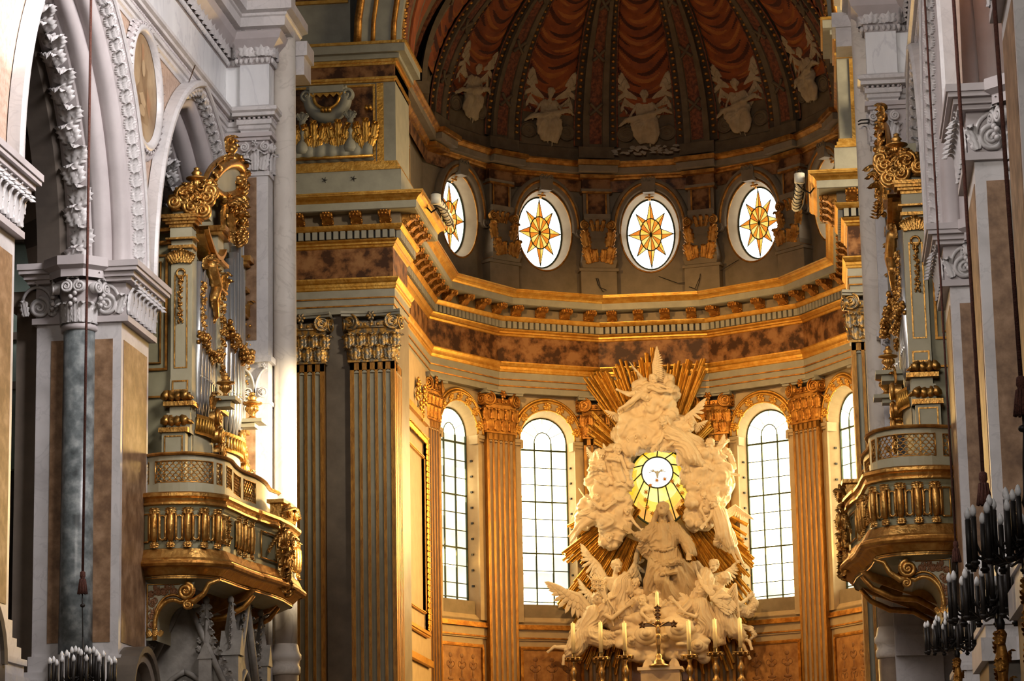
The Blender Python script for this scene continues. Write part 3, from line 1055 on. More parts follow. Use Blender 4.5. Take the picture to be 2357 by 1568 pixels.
# red swagged panels between the ribs
for a in (-90, -60, -30, 0, 30, 60, 90):
    m = MB()
    rows = []
    NU, NV = 32, 400
    for j in range(NV + 1):
        t = lerp(.13, .88, j / NV)
        row = []
        for i in range(NU + 1):
            u = i / NU * 2 - 1
            wv = 8.6 * (1 - .09 * t)
            ph = t * 78 - u * u * 4.2 + .5 * math.sin(t * 31 + a)
            hh = .07 * (1 - abs(math.sin(ph * .95))) * (1 - u ** 4 * .8) + .12 * (1 - u * u)
            row.append(dome_pt(a + u * wv, t, hh - .07))
        rows.append(row)
    k0 = len(m.f)
    m.grid(rows)
    rs = random.Random(a)
    for j in range(NV):
        t = lerp(.13, .88, j / NV)
        for i in range(NU):
            u = (i + .5) / NU * 2 - 1
            v = (t * 78 - u * u * 4.2 + .5 * math.sin(t * 31 + a)) * 1.9 + .7 * math.sin(u * 3 + j * .02 + a)
            q = math.sin(v) + .5 * math.sin(v * .37 + u * 2)
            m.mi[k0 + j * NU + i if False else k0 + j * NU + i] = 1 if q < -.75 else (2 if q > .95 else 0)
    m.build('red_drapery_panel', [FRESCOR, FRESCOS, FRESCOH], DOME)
    m = MB()
    m.grid([[dome_pt(a + u * 8.8, t, -.03 + .0) for u in np.linspace(-1, 1, 9)] for t in np.linspace(.0, .22, 12)])
    m.build('ochre_plinth', FRESCO, DOME)
    # dark borders with a row of gilt studs
    for sx in (-1, 1):
        m = MB()
        m.grid([[dome_pt(a + sx * lerp(8.7, 11.2, u), t, .03) for u in (0, 1)] for t in np.linspace(.02, .95, 50)])
        m.build('dark_border', FRESCOD, DOME)
        m = MB()
        for k in range(34):
            t = .05 + k * .0235
            p = dome_pt(a + sx * 9.9, t, .04)
            m.ell(p, (.065 * math.cos(t * PI / 2) + .02,) * 2 + (.055,), None, 7, 5)
        m.build('gilt_studs', GOLDD, DOME)
        m = MB()
        m.tube([dome_pt(a + sx * 8.6, t, .03) for t in np.linspace(.02, .95, 40)], .03, 5)
        m.build('gilt_fillet', FRESCOL, DOME)
# ribs with laurel bands
for a in (-105, -75, -45, -15, 15, 45, 75, 105):
    m = MB()
    ts = np.linspace(.0, .96, 50)
    m.grid([[dome_pt(a + q, t, dr) for q, dr in ((-3.9, .0), (-3.9, .16), (-2.1, .16), (-2.0, .12), (2.0, .12), (2.1, .16), (3.9, .16), (3.9, .0))] for t in ts], smooth=False)
    m.build('rib', FRESCO, DOME)
    m = MB()
    m.grid([[dome_pt(a + q, t, dr) for q, dr in ((-1.8, .13), (-1.0, .20), (0, .22), (1.0, .20), (1.8, .13))] for t in np.linspace(.03, .95, 46)])
    m.build('laurel_band', FRESCOL, DOME)
    m = MB()
    for t in (.16, .36, .56, .76):
        for d in (-1, 1): m.tube([dome_pt(a + d * q * 1.9, t + q * .022, .22) for q in np.linspace(-1, 1, 7)], .06, 5)
    m.build('cross_ribbon', FRESCO, DOME)
    T = FA(a, RD)
    b = MB(T); b.box(-.62, .62, -.4, .34, 26.1, 26.5); b.build('rib_plinth', FRESCO, DOME)
# ---------------------------------------------------------------- chancel piers, vault and side walls
def MIR(c): return Matrix(((-1, 0, 0, 2 * c), (0, 1, 0, 0), (0, 0, 1, 0), (0, 0, 0, 1)))


IDM = Matrix.Identity(4)
PP = local_thing('giant_pilaster', (0, 0, 0), '-', 'pilaster', 'giant fluted pilasters of the chancel piers')
s = MB(T0); flutes(s, 1.3, 1.5, 16.34, 5, proj=.2, bord=.13); s.build('shaft', [GOLDW, GREY], PP)
for sx in (-1, 1):
    s = MB(sub(T0, Matrix.Translation((sx * .45, -.55, 0)) @ Matrix.Rotation(-sx * PI / 2, 4, 'Z')))
    flutes(s, 1.1, 1.5, 16.34, 4, proj=.2, bord=.1); s.build('side_shaft', [GOLDW, GREYB], PP)
s = MB(T0); s.box(-.75, .75, -1.0, .3, 0.3, 1.0); s.box(-.7, .7, -1.0, .26, 1.0, 1.5); s.build('base', GREYB, PP)
capital(PP, 1.3, 1.48, .2, z=16.34, mats=(GILTG, GILTG, GREYB))
PP.location = (XC - 7.15, PY + .12, 0); PP['label'] = 'giant fluted pilaster at the inner corner of the left chancel pier'
dup(PP, (XC - 9.2, PY + .12, 0), 0, 'giant fluted pilaster partly hidden behind the sunlit left column')
dup(PP, (XC + 7.15, PY + .12, 0), 0, 'giant fluted pilaster peeping out beside the right limestone column')


def shell_relief(T, root):
    """stucco cartouche with acanthus over the entablature"""
    b = MB(T); b.box(-1.35, 1.35, -.1, .04, 22.35, 24.62); b.build('marble_ground', MARB, root)
    b = MB(T)
    moulding_rect(b, -1.42, 1.42, 22.3, 24.66, .07, .03, .05)
    for q in (-1, 1): b.box(q * 1.55 - .1, q * 1.55 + .1, -.1, .02, 22.2, 24.7)
    b.build('gilded_frame', GOLD, root)
    # grey crescent band ending in scrolls
    c = MB(T)
    cr = [(0.62 * math.cos(t), 24.32 + .68 * math.sin(t)) for t in np.linspace(PI * .98, PI * 2.02, 24)]
    c.grid([[(x * k + 0, y, 24.32 + (z - 24.32) * k) for k, y in ((1.18, .04), (1.14, .2), (.9, .26), (.62, .2), (.58, .04))] for x, z in cr])
    c.build('crescent', GREY, root)
    for sx in (-1, 1):
        c = MB(T); put(c, TR(sx * .60, .1, 24.36), spiral, .2, 1.8, .045, .16, -sx); c.build('scroll', GREY, root)
    c = MB(T)
    c.tube([(.38 * math.cos(t), .22, 24.3 + .36 * math.sin(t)) for t in np.linspace(PI, 2 * PI, 16)], .05, 6)
    for k in range(5): c.prism([(-.5 + k * .2, 24.38), (-.3 + k * .2, 24.38), (-.4 + k * .2, 24.28)], .1, .24)
    c.box(-.58, .58, .05, .22, 24.38, 24.42)
    c.build('gilded_ring', GOLD, root)
    c = MB(T); c.box(-.5, .5, 0, .28, 24.42, 24.62); c.build('block', GREY, root)
    # basin of gadroons at the bottom
    g = MB(T)
    g.grid([[(x, y + .06 * abs(math.sin(x * 9)), z) for x in np.linspace(-1.38, 1.38, 60)] for z, y in ((22.33, .05), (22.40, .28), (22.52, .40), (22.75, .34), (23.0, .2), (23.15, .08))])
    g.build('gadrooned_basin', GREY, root)
    g = MB(T)
    g.tube([(-1.38, .34, 22.42), (1.38, .34, 22.42)], .05, 6)
    for cx_ in (-1.18, -.36, .36, 1.18):
        for k in (-2, -1, 0, 1, 2):
            if abs(cx_ + .14 * k) < 1.42: put(g, TR(cx_ + .14 * k, .30 - .03 * abs(k), 22.72 + .03 * abs(k), ry=.22 * k), leaf, .25, 1.0 - .13 * abs(k), 1.15, 7, .13)
        for k in (-1, 1): put(g, TR(cx_ + .1 * k, .34, 22.6, ry=.25 * k), leaf, .18, .5, 1.1, 5, .12)
    for x in (-.71, .71):
        for k in (-1, 1): put(g, TR(x + k * .12, .3, 22.62, ry=k * .3), leaf, .2, .62, 1.2, 5, .12)
    for x in (-1.3, -1.2, -.1, 0, .1, 1.2, 1.3): g.tube([(x, .2, 23.86), (x, .34, 23.9), (x, .4, 23.82)], .06, 6)
    g.build('acanthus', GOLD, root)
    for sx in (-1, 1):
        f = MB(T)
        f.lathe((sx * .71, .3, 22.55), [(.2, 0), (.22, .12), (.17, .3), (.06, .45), (.05, .6), (.085, .66), (.05, .74), (.08, .84), (.10, .96), (.04, 1.04)], 12)
        for q in (-.6, 0, .6): put(f, TR(sx * .71, .28, 23.55, ry=q), leaf, .16, .34, 1.0, 4, .08)
        f.build('flower_stem', GREY, root)


for sd, Mx, nm in ((-1, IDM, 'left'), (1, MIR(XC), 'right')):
    T = sub(Mx, frame((0, PY, 0), (1, 0, 0), (0, -1, 0)))
    xi = XC - PXI
    P = sroot('wall_pier_' + nm, Mx @ Vector((xi, PY, 0)))
    b = MB(T)
    b.box(XC - 13, xi + .02, -2.7, -.25, 0, 17.9)
    b.build('core', GAPST, P)
    b = MB(T)
    b.box(XC - 13, xi - .05, -2.7, -.05, 17.85, 21.1)
    b.build('entablature_core', GREY, P)
    # attic stage
    b = MB(T)
    b.box(XC - 13, xi + .28, -2.7, .1, 21.15, 22.02)
    b.box(XC - 13, xi + .1, -2.7, -.12, 22.0, 25.9)
    b.box(XC - 13, XC - 7.75, -2.7, -.1, 25.85, 29)
    b.build('attic', GREY, P)
    b = MB(T)
    for q, z0, z1 in ((.14, 22.02, 22.08), (.08, 22.08, 22.2), (.03, 22.2, 22.3)): b.box(XC - 13, xi + .12 + q, -2.7, q, z0, z1)
    for q, z0, z1 in ((-.02, 24.72, 24.78), (.04, 24.78, 24.86), (.02, 25.22, 25.3), (.08, 25.3, 25.38), (.40, 25.76, 25.84)): b.box(XC - 13, xi + .12 + q, -2.7, q, z0, z1)
    b.box(XC - 13, XC - 7.8, -.2, 0, 27.2, 27.3); b.box(XC - 12, XC - 8.0, -.2, .0, 28.0, 28.1)
    b.build('gilded_moulding', GOLD, P)
    b = MB(T); b.box(XC - 13, xi + .1, -2.7, -.02, 24.86, 25.22); b.box(XC - 13, XC - 7.85, -.2, -.02, 27.3, 28.0); b.build('marble_frieze', MARB, P)
    b = MB(T); b.box(XC - 13, xi + .46, -2.7, .34, 25.52, 25.77); b.box(XC - 13, xi + .26, -2.7, .14, 25.38, 25.54); b.build('cornice', GREY, P)
    b = MB(T)
    for x in (-9.4, -8.5, -7.65):
        for q in range(5): b.cap((XC + x, .1, 21.78), (XC + x + .09 * math.cos(q * 1.256), .13, 21.78 + .09 * math.sin(q * 1.256)), .018, .006, 5)
    b.build('fixing_star', BLACK, P)
    rl = thing('stucco_relief', T @ Vector((XC - 8.43, 0, 22.3)), 'gilded acanthus and crescent stucco relief on the attic of the %s chancel pier' % nm, 'relief', 'stucco reliefs of the chancel piers')
    shell_relief(sub(T, Matrix.Translation((XC - 8.43, -.1, 0))), rl)
    # chancel arch with archivolt and barrel vault
    A = MB(Mx)
    N = 16
    ang = [PI - i * PI / 2 / N for i in range(N + 1)]
    R = [(6.25, .4), (6.25, .0), (6.42, -.06), (6.5, -.1), (7.0, -.1), (7.02, -.02), (7.2, -.12), (7.55, -.2), (7.6, .1)]
    A.grid([[(XC + r * math.cos(t), PY + y, 25.86 + r * math.sin(t)) for r, y in R] for t in ang], smooth=False)
    A.build('archivolt', GREY, P)
    A = MB(Mx)
    for r, th, y in ((6.45, .09, -.06), (7.05, .07, -.1), (7.5, .12, -.16)):
        A.tube([(XC + r * math.cos(t), PY + y, 25.86 + r * math.sin(t)) for t in ang], th, 8)
    A.build('gilded_roll', GOLDD, P)
    A = MB(Mx)
    for k in range(8):
        t = PI - .02 - k * .05
        put(A, TR(XC + 6.25 * math.cos(t), PY + .3, 25.95 + 6.25 * math.sin(t), rz=PI, ry=.2), leaf, .3, .36, 1.1, 4, .15)
    A.build('gilded_leaves', GOLDD, P)
    V = MB(Mx)
    V.grid([[(XC + 6.27 * math.cos(t), y, 25.86 + 6.27 * math.sin(t)) for y in (PY, PY + 2.7)] for t in ang])
    V.grid([[(XC + 7.0 * math.cos(t), y, 25.86 + 6.6 * math.sin(t)) for y in (PY + 2.7, 84.2)] for t in ang])
    V.grid([[(XC + r * math.cos(t), PY + 2.7, 25.86 + r * math.sin(t)) for r in (6.27, 7.2)] for t in ang])
    V.build('vault', FRESCO, P)
    for y0, w, mt in ((PY + .5, .5, FRESCOL), (PY + 1.6, .7, FRESCOR), (PY + 3.4, .4, FRESCOL), (PY + 4.6, .9, FRESCOR), (PY + 6.2, .3, FRESCOL)):
        r = 6.20 if y0 < PY + 2.5 else 6.92
        V = MB(Mx)
        V.grid([[(XC + q * math.cos(t), y, 25.86 + (q if r < 6.5 else q * .943) * math.sin(t)) for q, y in ((r + .1, y0), (r, y0), (r, y0 + w), (r + .1, y0 + w))] for t in ang], smooth=False)
        V.build('painted_band', mt, P)
    # chancel side wall
    w = MB(Mx)
    w.box(XC - 8.2, XC - PXO, PY + 2.6, 85.5, 0, 17.9); w.box(XC - 8.2, XC - PXO - .1, PY + 2.6, 83.0, 21.1, 26.3)
    w.build('chancel_wall', CREAM, P)
    Ts = sub(Mx, frame((XC - PXO, 0, 0), (0, 1, 0), (1, 0, 0)))
    w = MB(Ts)
    moulding_rect(w, 79.6, 84.6, 9.2, 15.6, .18, .0, .12)
    moulding_rect(w, 80.2, 84.0, 9.9, 14.9, .08, .0, .08)
    w.box(78.3, 85, -.05, .16, 8.3, 8.5); w.box(78.3, 85, -.05, .12, 16.0, 16.2)
    moulding_rect(w, 79.0, 82.2, 21.6, 24.6, .12, -.1, .08)
    w.build('gilded_frame', GOLD, P)
    w = MB(Ts)
    for k in range(34):
        for yy in (79.85, 84.3): put(w, TR(yy, .1, 9.4 + k * .18), leaf, .2, .22, 1.1, 4, .12)
    for k in range(20): put(w, TR(80 + k * .22, .1, 15.3), leaf, .2, .22, 1.1, 4, .12)
    for k in range(14): put(w, TR(82.6 + .15 * k, .05, 16.6 + .5 * math.sin(k * .7)), rosette, .18, 5, .07)
    w.build('carved_frame_leaves', GOLD, P)
    w = MB(Ts); w.box(79.1, 82.1, -.1, -.03, 21.7, 24.5); w.build('marble_inlay', MARB, P)

# floodlights lying on the ends of the cornice
for sd, px, nm in ((-1, [(1003, 452), (1016, 474), (1029, 498), (1036, 515)], 'left'), (1, [(1840, 404), (1840, 432), (1836, 458), (1832, 478)], 'right')):
    pts = [at(x, y, 75.2 + i * (1.0 if sd < 0 else .8)) for i, (x, y) in enumerate(px)]
    c = pts[0].copy(); c.z = 21.17
    f = thing('floodlight', c, 'white cylindrical floodlight wired to the cornice of the %s chancel pier' % nm, 'floodlight', 'white floodlights on the cornice')
    b = MB(); b.tube([pts[0] + Vector((0, 0, .05)), pts[0] - Vector((0, 0, .22))], .15, 12); b.build('lamp_housing', WHITE, f)
    b = MB(); b.tube([pts[0] + Vector((0, .1, -.1)), pts[1], pts[2], pts[3]], [.11, .12, .12, .13], 12); b.build('lamp_tube', WHITE, f)
    b = MB(); b.ell(pts[3], (.12, .12, .12)); b.build('lamp_glass', emis('floodlight_bulb_' + nm, (1, .85, .5), 4), f)
    b = MB()
    for i in range(3):
        for k in range(3):
            p = lerp(pts[i], pts[i + 1], k / 3)
            b.tube([p + Vector((.14 * math.cos(t), .03 * math.sin(t * 2), .14 * math.sin(t))) for t in np.linspace(0, 6.28, 12)], .012, 4)
    b.tube([pts[0] + Vector((-.1, 0, -.2)), pts[1] + Vector((.16, 0, -.15)), pts[2] + Vector((.16, 0, -.15)), pts[3] + Vector((.1, 0, -.1))], .02, 5)
    b.tube([pts[0] + Vector((.05, 0, -.2)), Vector((pts[0].x, pts[0].y, 21.1))], .03, 5)
    b.build('wire', BLACK, f)
    b = MB(); b.tube([pts[1], pts[1] - V3(0, 0, .18) + V3(sd * .3, 0, 0), V3(XC + sd * 5.75, pts[1].y + .1, 21.17)], .03, 6); b.build('bracket', BLACK, f)
# ---------------------------------------------------------------- carved figures
AY = 90.75


def A(x, y, d=0.):
    return at(x, y, AY - d)


PX = 0.0146                    # metres per pixel at the altar


def V3(*a): return Vector(a)


def rotm(d):
    """3x3 matrix whose x axis is d"""
    d = Vector(d).normalized()
    u = d.orthogonal().normalized() if abs(d.y) > .9 else d.cross(Vector((0, 1, 0))).normalized()
    w = d.cross(u)
    return Matrix((d, w, u)).transposed()


def hframe(fd, up):
    f = Vector(fd).normalized(); u = Vector(up); u = (u - f * u.dot(f)).normalized()
    return f, u, f.cross(u)


def head(mb, c, hh, fd, up=(0, 0, 1), tilt=0):
    """skull, jaw, cheeks, nose and ears; eyes and mouth are carved afterwards"""
    f, u, r = hframe(fd, up)
    M = Matrix((r, f, u)).transposed()
    P = lambda x, y, z: c + (r * x + f * y + u * z) * hh
    mb.ell(P(0, -.03, .07), (.36 * hh, .42 * hh, .44 * hh), M, 18, 14)
    mb.ell(P(0, .09, -.17), (.28 * hh, .31 * hh, .35 * hh), M, 16, 12)
    mb.cap(P(0, .36, .04), P(0, .45, -.10), .045 * hh, .07 * hh, n=8)
    for s in (-1, 1):
        mb.ell(P(s * .17, .24, -.13), (.13 * hh,) * 3, None, 9, 7)
        mb.ell(P(s * .36, -.03, -.03), (.05 * hh, .09 * hh, .12 * hh), M, 8, 6)
    mb.ell(P(0, .30, -.43), (.12 * hh, .1 * hh, .1 * hh), M, 8, 6)
    return P


def carver(c, org, hh, fd, up):
    f, u, r = hframe(fd, up)
    return (tuple(c - org), hh, tuple(f), tuple(u), tuple(r))


def hair_on(name, c, hh, fd, up, mat_, parent, curly=True, long=False, vox=.03, seed=1):
    f = Vector(fd).normalized(); u = Vector(up); u = (u - f * u.dot(f)).normalized(); r = f.cross(u)
    M = Matrix((r, f, u)).transposed()
    P = lambda x, y, z: c + (r * x + f * y + u * z) * hh
    h = MB()
    h.ell(P(0, -.1, .14), (.42 * hh, .42 * hh, .42 * hh), M, 14, 10)
    h.ell(P(0, -.22, -.05), (.38 * hh, .32 * hh, .36 * hh), M, 14, 10)
    rs = random.Random(seed)
    if curly:
        for k in range(34):
            t = rs.uniform(-2.5, 2.5); q = rs.uniform(-.35, 1.3)
            x = math.sin(t) * math.cos(q) * .42; y = -.08 - math.cos(t) * math.cos(q) * .42; z = .1 + math.sin(q) * .42
            if y > .22 and z < .28: continue
            h.ell(P(x, y, z), (rs.uniform(.07, .12) * hh,) * 3, None, 8, 6)
    if long:
        for sx in (-1, 1):
            h.chain([P(sx * .3, -.05, .1), P(sx * .4, -.1, -.3), P(sx * .38, -.1, -.7), P(sx * .5, 0, -1.0)], [.16 * hh, .15 * hh, .13 * hh, .08 * hh])
    o = h.build(name, mat_, parent)
    return bake(o, vox, 1, fold=.02 * (hh / .45), ffreq=26, seed=seed)


def hand(mb, w, d, n, hh, curl=.4):
    """palm with five unequal bent fingers; d = pointing direction, n = palm normal"""
    d = Vector(d).normalized(); n = Vector(n); n = (n - d * n.dot(d)).normalized(); s = d.cross(n)
    k = hh
    mb.ell(w + d * .2 * k, (.24 * k, .16 * k, .09 * k), Matrix((d, s, n)).transposed(), 10, 7)
    for i, (o, L) in enumerate(((-.13, .34), (-.045, .40), (.045, .38), (.125, .30))):
        a = w + d * .36 * k + s * o * k
        d1 = (d + s * o * .9 + n * curl * .3).normalized(); d2 = (d1 + n * curl).normalized()
        b = a + d1 * L * .5 * k; c = b + d2 * L * .5 * k
        mb.cap(a, b, .05 * k, .045 * k, 7); mb.cap(b, c, .045 * k, .036 * k, 7)
    a = w + d * .12 * k - s * .13 * k
    b = a + (d * .6 - s * .7 + n * .3).normalized() * .2 * k
    mb.cap(a, b, .06 * k, .05 * k, 7); mb.cap(b, b + (d + n * .3).normalized() * .15 * k, .05 * k, .04 * k, 7)


def foot(mb, a, d, hh):
    d = Vector(d).normalized()
    mb.cap(a, a + d * .5 * hh, .15 * hh, .10 * hh, 9)
    s = d.cross(Vector((0, 1, 0))); s = s.normalized() if s.length > .1 else Vector((1, 0, 0))
    for q in (-.09, -.03, .03, .09): mb.cap(a + d * .5 * hh + s * q * hh, a + d * .68 * hh + s * q * hh, .05 * hh, .035 * hh, 6)
    mb.ell(a - d * .1 * hh, (.12 * hh,) * 3, None, 8, 6)


def human(name, label, cat, J, hh, fd=(0, -1, 0), up=(0, 0, 1), fat=1.0, mt=None, wings=(), cloth=(), hair=True, curly=True, long=False, group=None, seed=1, toes=None, curl=.4, vox=None, fold=None, palms=None, veil=False):
    """J: joints as points; missing limbs are left out (hidden in the clouds)"""
    mt = mt or STONE
    vox = vox or max(.016, hh * .044)
    g = lambda k: J.get(k)
    base = min(J.values(), key=lambda p: p.z)
    dt = MB.DT or (lambda p: p)
    base = dt(base)
    wc = dt(J['hd']) if 'hd' in J else base
    wf = (dt(J['hd'] + Vector(fd) * .02) - wc) if 'hd' in J else fd
    wu = (dt(J['hd'] + Vector(up) * .02) - wc) if 'hd' in J else up
    root = thing(name, (base.x, base.y, base.z), label, cat, group)
    b = MB()
    k = hh * fat
    if g('hd'):
        head(b, J['hd'], hh, fd, up)
    nk = g('nk'); pv = g('pv')
    if g('hd') and nk: b.cap(nk, J['hd'] + Vector((0, .04 * hh, -.15 * hh)), .2 * k, .2 * k)
    if nk and pv:
        sl, sr = g('sl') or nk, g('sr') or nk
        mid = (sl + sr) / 2
        t = pv - mid
        sx = (sr - sl).normalized() if (sr - sl).length > .01 else Vector((1, 0, 0))
        M = Matrix((sx, sx.cross(t.normalized()), t.normalized())).transposed()
        b.ell(mid + t * .25, ((sr - sl).length * .46 + .08 * k, .42 * k, t.length * .40), M, 14, 10)
        b.ell(mid + t * .6, (.46 * k, .38 * k, t.length * .36), M, 14, 10)
        b.ell(mid + t * .93, (.52 * k, .44 * k, t.length * .28), M, 14, 10)
        b.cap(mid, nk, .3 * k, .21 * k)
        b.cap(sl, sr, .22 * k, n=9)
        for s_ in (-1, 1): b.ell(mid + t * .2 + sx * s_ * .2 * k - Vector((0, .3 * k, 0)), (.2 * k, .14 * k, .17 * k), None, 9, 7)
    for s_ in 'lr':
        S_, E_, W_ = g('s' + s_), g('e' + s_), g('w' + s_)
        if S_ and E_:
            b.ell(S_, (.23 * k,) * 3, None, 9, 7)
            b.cap(S_, E_, .2 * k, .155 * k)
            if W_:
                b.cap(E_, lerp(E_, W_, .35), .155 * k, .165 * k); b.cap(lerp(E_, W_, .35), W_, .165 * k, .10 * k)
                hand(b, W_, (W_ - E_), (palms or {}).get(s_, Vector((0, -1, -.3))), hh * min(1.0, .75 + .25 * fat), curl)
        H_, K_, N_ = g('h' + s_), g('k' + s_), g('a' + s_)
        if H_ and K_:
            b.cap(H_, K_, .34 * k, .23 * k)
            if N_:
                b.cap(K_, lerp(K_, N_, .35), .23 * k, .22 * k); b.cap(lerp(K_, N_, .35), N_, .22 * k, .12 * k)
                foot(b, N_, (toes or {}).get(s_, (N_ - K_) + Vector((0, -.2, 0))), hh)
    o = b.build('body', mt, root)
    bake(o, vox, 2, carve=carver(wc, Vector(root['_wl']), hh, wf, wu) if g('hd') else None)
    if hair and g('hd'):
        hair_on('veil' if veil else 'hair', J['hd'], hh, fd, up, mt, root, curly, long, max(.02, hh * .06), seed)
    for i, c in enumerate(cloth):
        m = MB()
        for pts, rs in c: m.chain(pts, rs if hasattr(rs, '__len__') else [rs] * len(pts), 9)
        q = m.build('drapery', mt, root)
        bake(q, vox * 1.1, 2, fold=(fold if fold is not None else .085 * hh) * (.25 if i == 3 else 1), ffreq=7.5 / max(hh, .3), seed=seed + i, segs=[(tuple(dt(p) - Vector(root['_wl'])), tuple(dt(q_) - Vector(root['_wl']))) for pts, rs in c for p, q_ in zip(pts[:-1], pts[1:])])
    for wg in wings:
        m = MB(); wing(m, *wg)
        m.build('wing', mt, root)
    return root


def wing(mb, rt, wr, tp, trail, wd=None, n=9, seed=0):
    """feathered wing: bone from root over wrist to tip, feathers trailing"""
    rt, wr, tp = Vector(rt), Vector(wr), Vector(tp)
    trail = Vector(trail)
    L = trail.length
    tr = trail.normalized()
    nrm = (wr - rt).cross(tr)
    nrm = nrm.normalized() if nrm.length > 1e-6 else Vector((0, -1, 0))
    if nrm.y > 0: nrm = -nrm
    mb.chain([rt, wr, lerp(wr, tp, .55), tp], [L * .12, L * .11, L * .07, L * .02], 9)
    fdn = (tp - wr).normalized()
    for layer, (ln, lift, nn) in enumerate(((1.0, .0, n), (.62, .035, n), (.34, .06, n + 1))):
        for i in range(nn * 2):
            t = i / (nn * 2 - 1)
            if t < .4:
                a = lerp(rt, wr, t / .4); d = tr
            else:
                q = (t - .4) / .6
                a = lerp(wr, tp, q * .8); d = (tr * (1 - q) + fdn * (q * 1.25)).normalized()
            l = L * ln * (.72 + .28 * math.sin(PI * min(1, t + .25))) * (1 if t < .8 else 1.05)
            c = a + d * l * .5 + nrm * (lift * L + .01 * (i % 2) * L)
            w = nrm.cross(d).normalized()
            mb.ell(c, (l * .52, L * .105, L * .028), Matrix((d, w, nrm)).transposed(), 7, 6)
    # fleshy shoulder that roots the feathers
    mb.ell(lerp(rt, wr, .5) + tr * L * .1, ((wr - rt).length * .55, L * .16, L * .06), Matrix(((wr - rt).normalized(), nrm.cross((wr - rt).normalized()), nrm)).transposed(), 10, 7)


def cherub(x, y, d, hh, label, fd=(0, -1, 0), wings=True, group='cherub heads in the clouds', seed=3, sc=1.0, up=(0, 0, 1)):
    c = A(x, y, d)
    r = thing('cherub_head', (c.x, c.y, c.z - hh * .5), label, 'cherub', group)
    b = MB(); head(b, c, hh, fd, up)
    b.cap(c - Vector((0, -.1 * hh, .3 * hh)), c - Vector((0, -.2 * hh, .75 * hh)), .2 * hh, .3 * hh)
    o = b.build('face', STONE, r); bake(o, max(.012, hh * .045), 2, carve=carver(c, Vector(r['_wl']), hh, fd, up))
    hair_on('hair', c, hh, fd, up, STONE, r, True, False, max(.016, hh * .065), seed)
    if wings:
        for s_ in (-1, 1):
            m = MB()
            wing(m, c + V3(s_ * .25 * hh, .15, -.4 * hh), c + V3(s_ * .8 * hh, .05, -.05 * hh), c + V3(s_ * 1.5 * hh, .05, .15 * hh), V3(s_ * .3, 0, -.9) * hh, n=5)
            m.build('wing', STONE, r)
    return r


def cloud(name, label, blobs, vox=.042, fold=.05, seed=0, curls=(), group='carved marble clouds'):
    b = MB()
    rs = random.Random(seed)
    for x, y, d, r in blobs:
        b.ell(A(x, y, d), (r * PX, r * PX * .8, r * PX * .92), None, 14, 10)
        for k in range(8 if r > 20 else 3):
            t = rs.uniform(0, 2 * PI); q = r * rs.uniform(.3, .55)
            b.ell(A(x + (r - q * .5) * .8 * math.cos(t), y + (r - q * .5) * .8 * math.sin(t), d + r * PX * rs.uniform(.4, .75)), (q * PX, q * PX * .7, q * PX * rs.uniform(.5, .9)), None, 10, 8)
    z = min(p.z for p in b.v)
    o = b.build(name, STONE)
    bake(o, vox, 1, fold=fold * 1.15, ffreq=5.2, seed=seed, swirl=True)
    tag(o, label, 'cloud', group)
    return o


# ---------------------------------------------------------------- altar sculpture: glory of rays
def rays(parent, cx, cy, a0, a1, r0, r1, n, d, seed, jit=.12, wid=.055):
    rs = random.Random(seed); n = int(n * 1.45)
    m = MB()
    for i in range(n):
        a = rad(lerp(a0, a1, (i + .5) / n)) + rs.uniform(-.006, .006)
        R = (r1[0] + (r1[1] - r1[0]) * (i + .5) / n) * (1 - abs(rs.gauss(0, jit)))
        dd = d + rs.choice((0, .04, .09, .14))
        p, q = A(cx + r0 * math.sin(a), cy - r0 * math.cos(a), dd), A(cx + R * math.sin(a), cy - R * math.cos(a), dd)
        t = (q - p).normalized(); u = t.cross(Vector((0, 1, 0))).normalized()
        L = (q - p).length
        w0 = wid * (.5 + .5 * r0 / R); w1 = wid
        pts = []
        for k, w in ((p, w0), (q, w1)):
            pts.append([k - u * w, k - u * w * .8 - V3(0, .05, 0), k - u * w * .2 - V3(0, .09, 0), k + u * w * .3 - V3(0, .06, 0), k + u * w * .9 - V3(0, .07, 0), k + u * w])
        m.grid(pts, smooth=False)
        e = pts[1]
        tip = q + t * .05
        m.add(e + [q + V3(0, .02, 0)], [(0, 1, 2, 3, 4, 5), ])
        m.add(e, [(0, 5, 4, 3, 2, 1)])
    return m.build('ray_bundle', RAYG, parent)


g = A(1515, 1105, 0)
SUN = thing('gilded_sunburst', (g.x, g.y + .1, g.z), 'gilded wooden rays fanning out behind the white altar figures', 'sunburst')
sd = 10
for a0, a1, r0, r1, n in ((-38, -30.5, 90, (300, 305), 8), (-30, -22, 90, (320, 270), 8), (-22, -11.5, 100, (300, 285), 10), (-11.5, -2, 110, (290, 312), 9), (4, 13, 110, (270, 285), 10), (13, 24, 100, (288, 305), 12),
                          (-60, -43, 100, (190, 225), 10), (31, 47, 100, (180, 190), 8),
                          (-127, -116, 80, (225, 240), 9), (-140, -127, 80, (265, 300), 12), (-149, -140, 80, (330, 400), 9), (116, 127, 80, (235, 250), 9), (127, 140, 80, (280, 330), 12), (140, 149, 80, (360, 390), 9),
                          (-156, -149, 150, (410, 450), 8), (-168, -156, 150, (470, 475), 12), (-180, -168, 260, (432, 436), 11), (168, 180, 260, (432, 436), 11), (156, 168, 150, (470, 470), 12), (149, 156, 150, (440, 420), 8)):
    sd += 1
    rays(SUN, 1515, 1105, a0, a1, r0, r1, n, -.05 if abs(a0) < 100 else .05, sd)

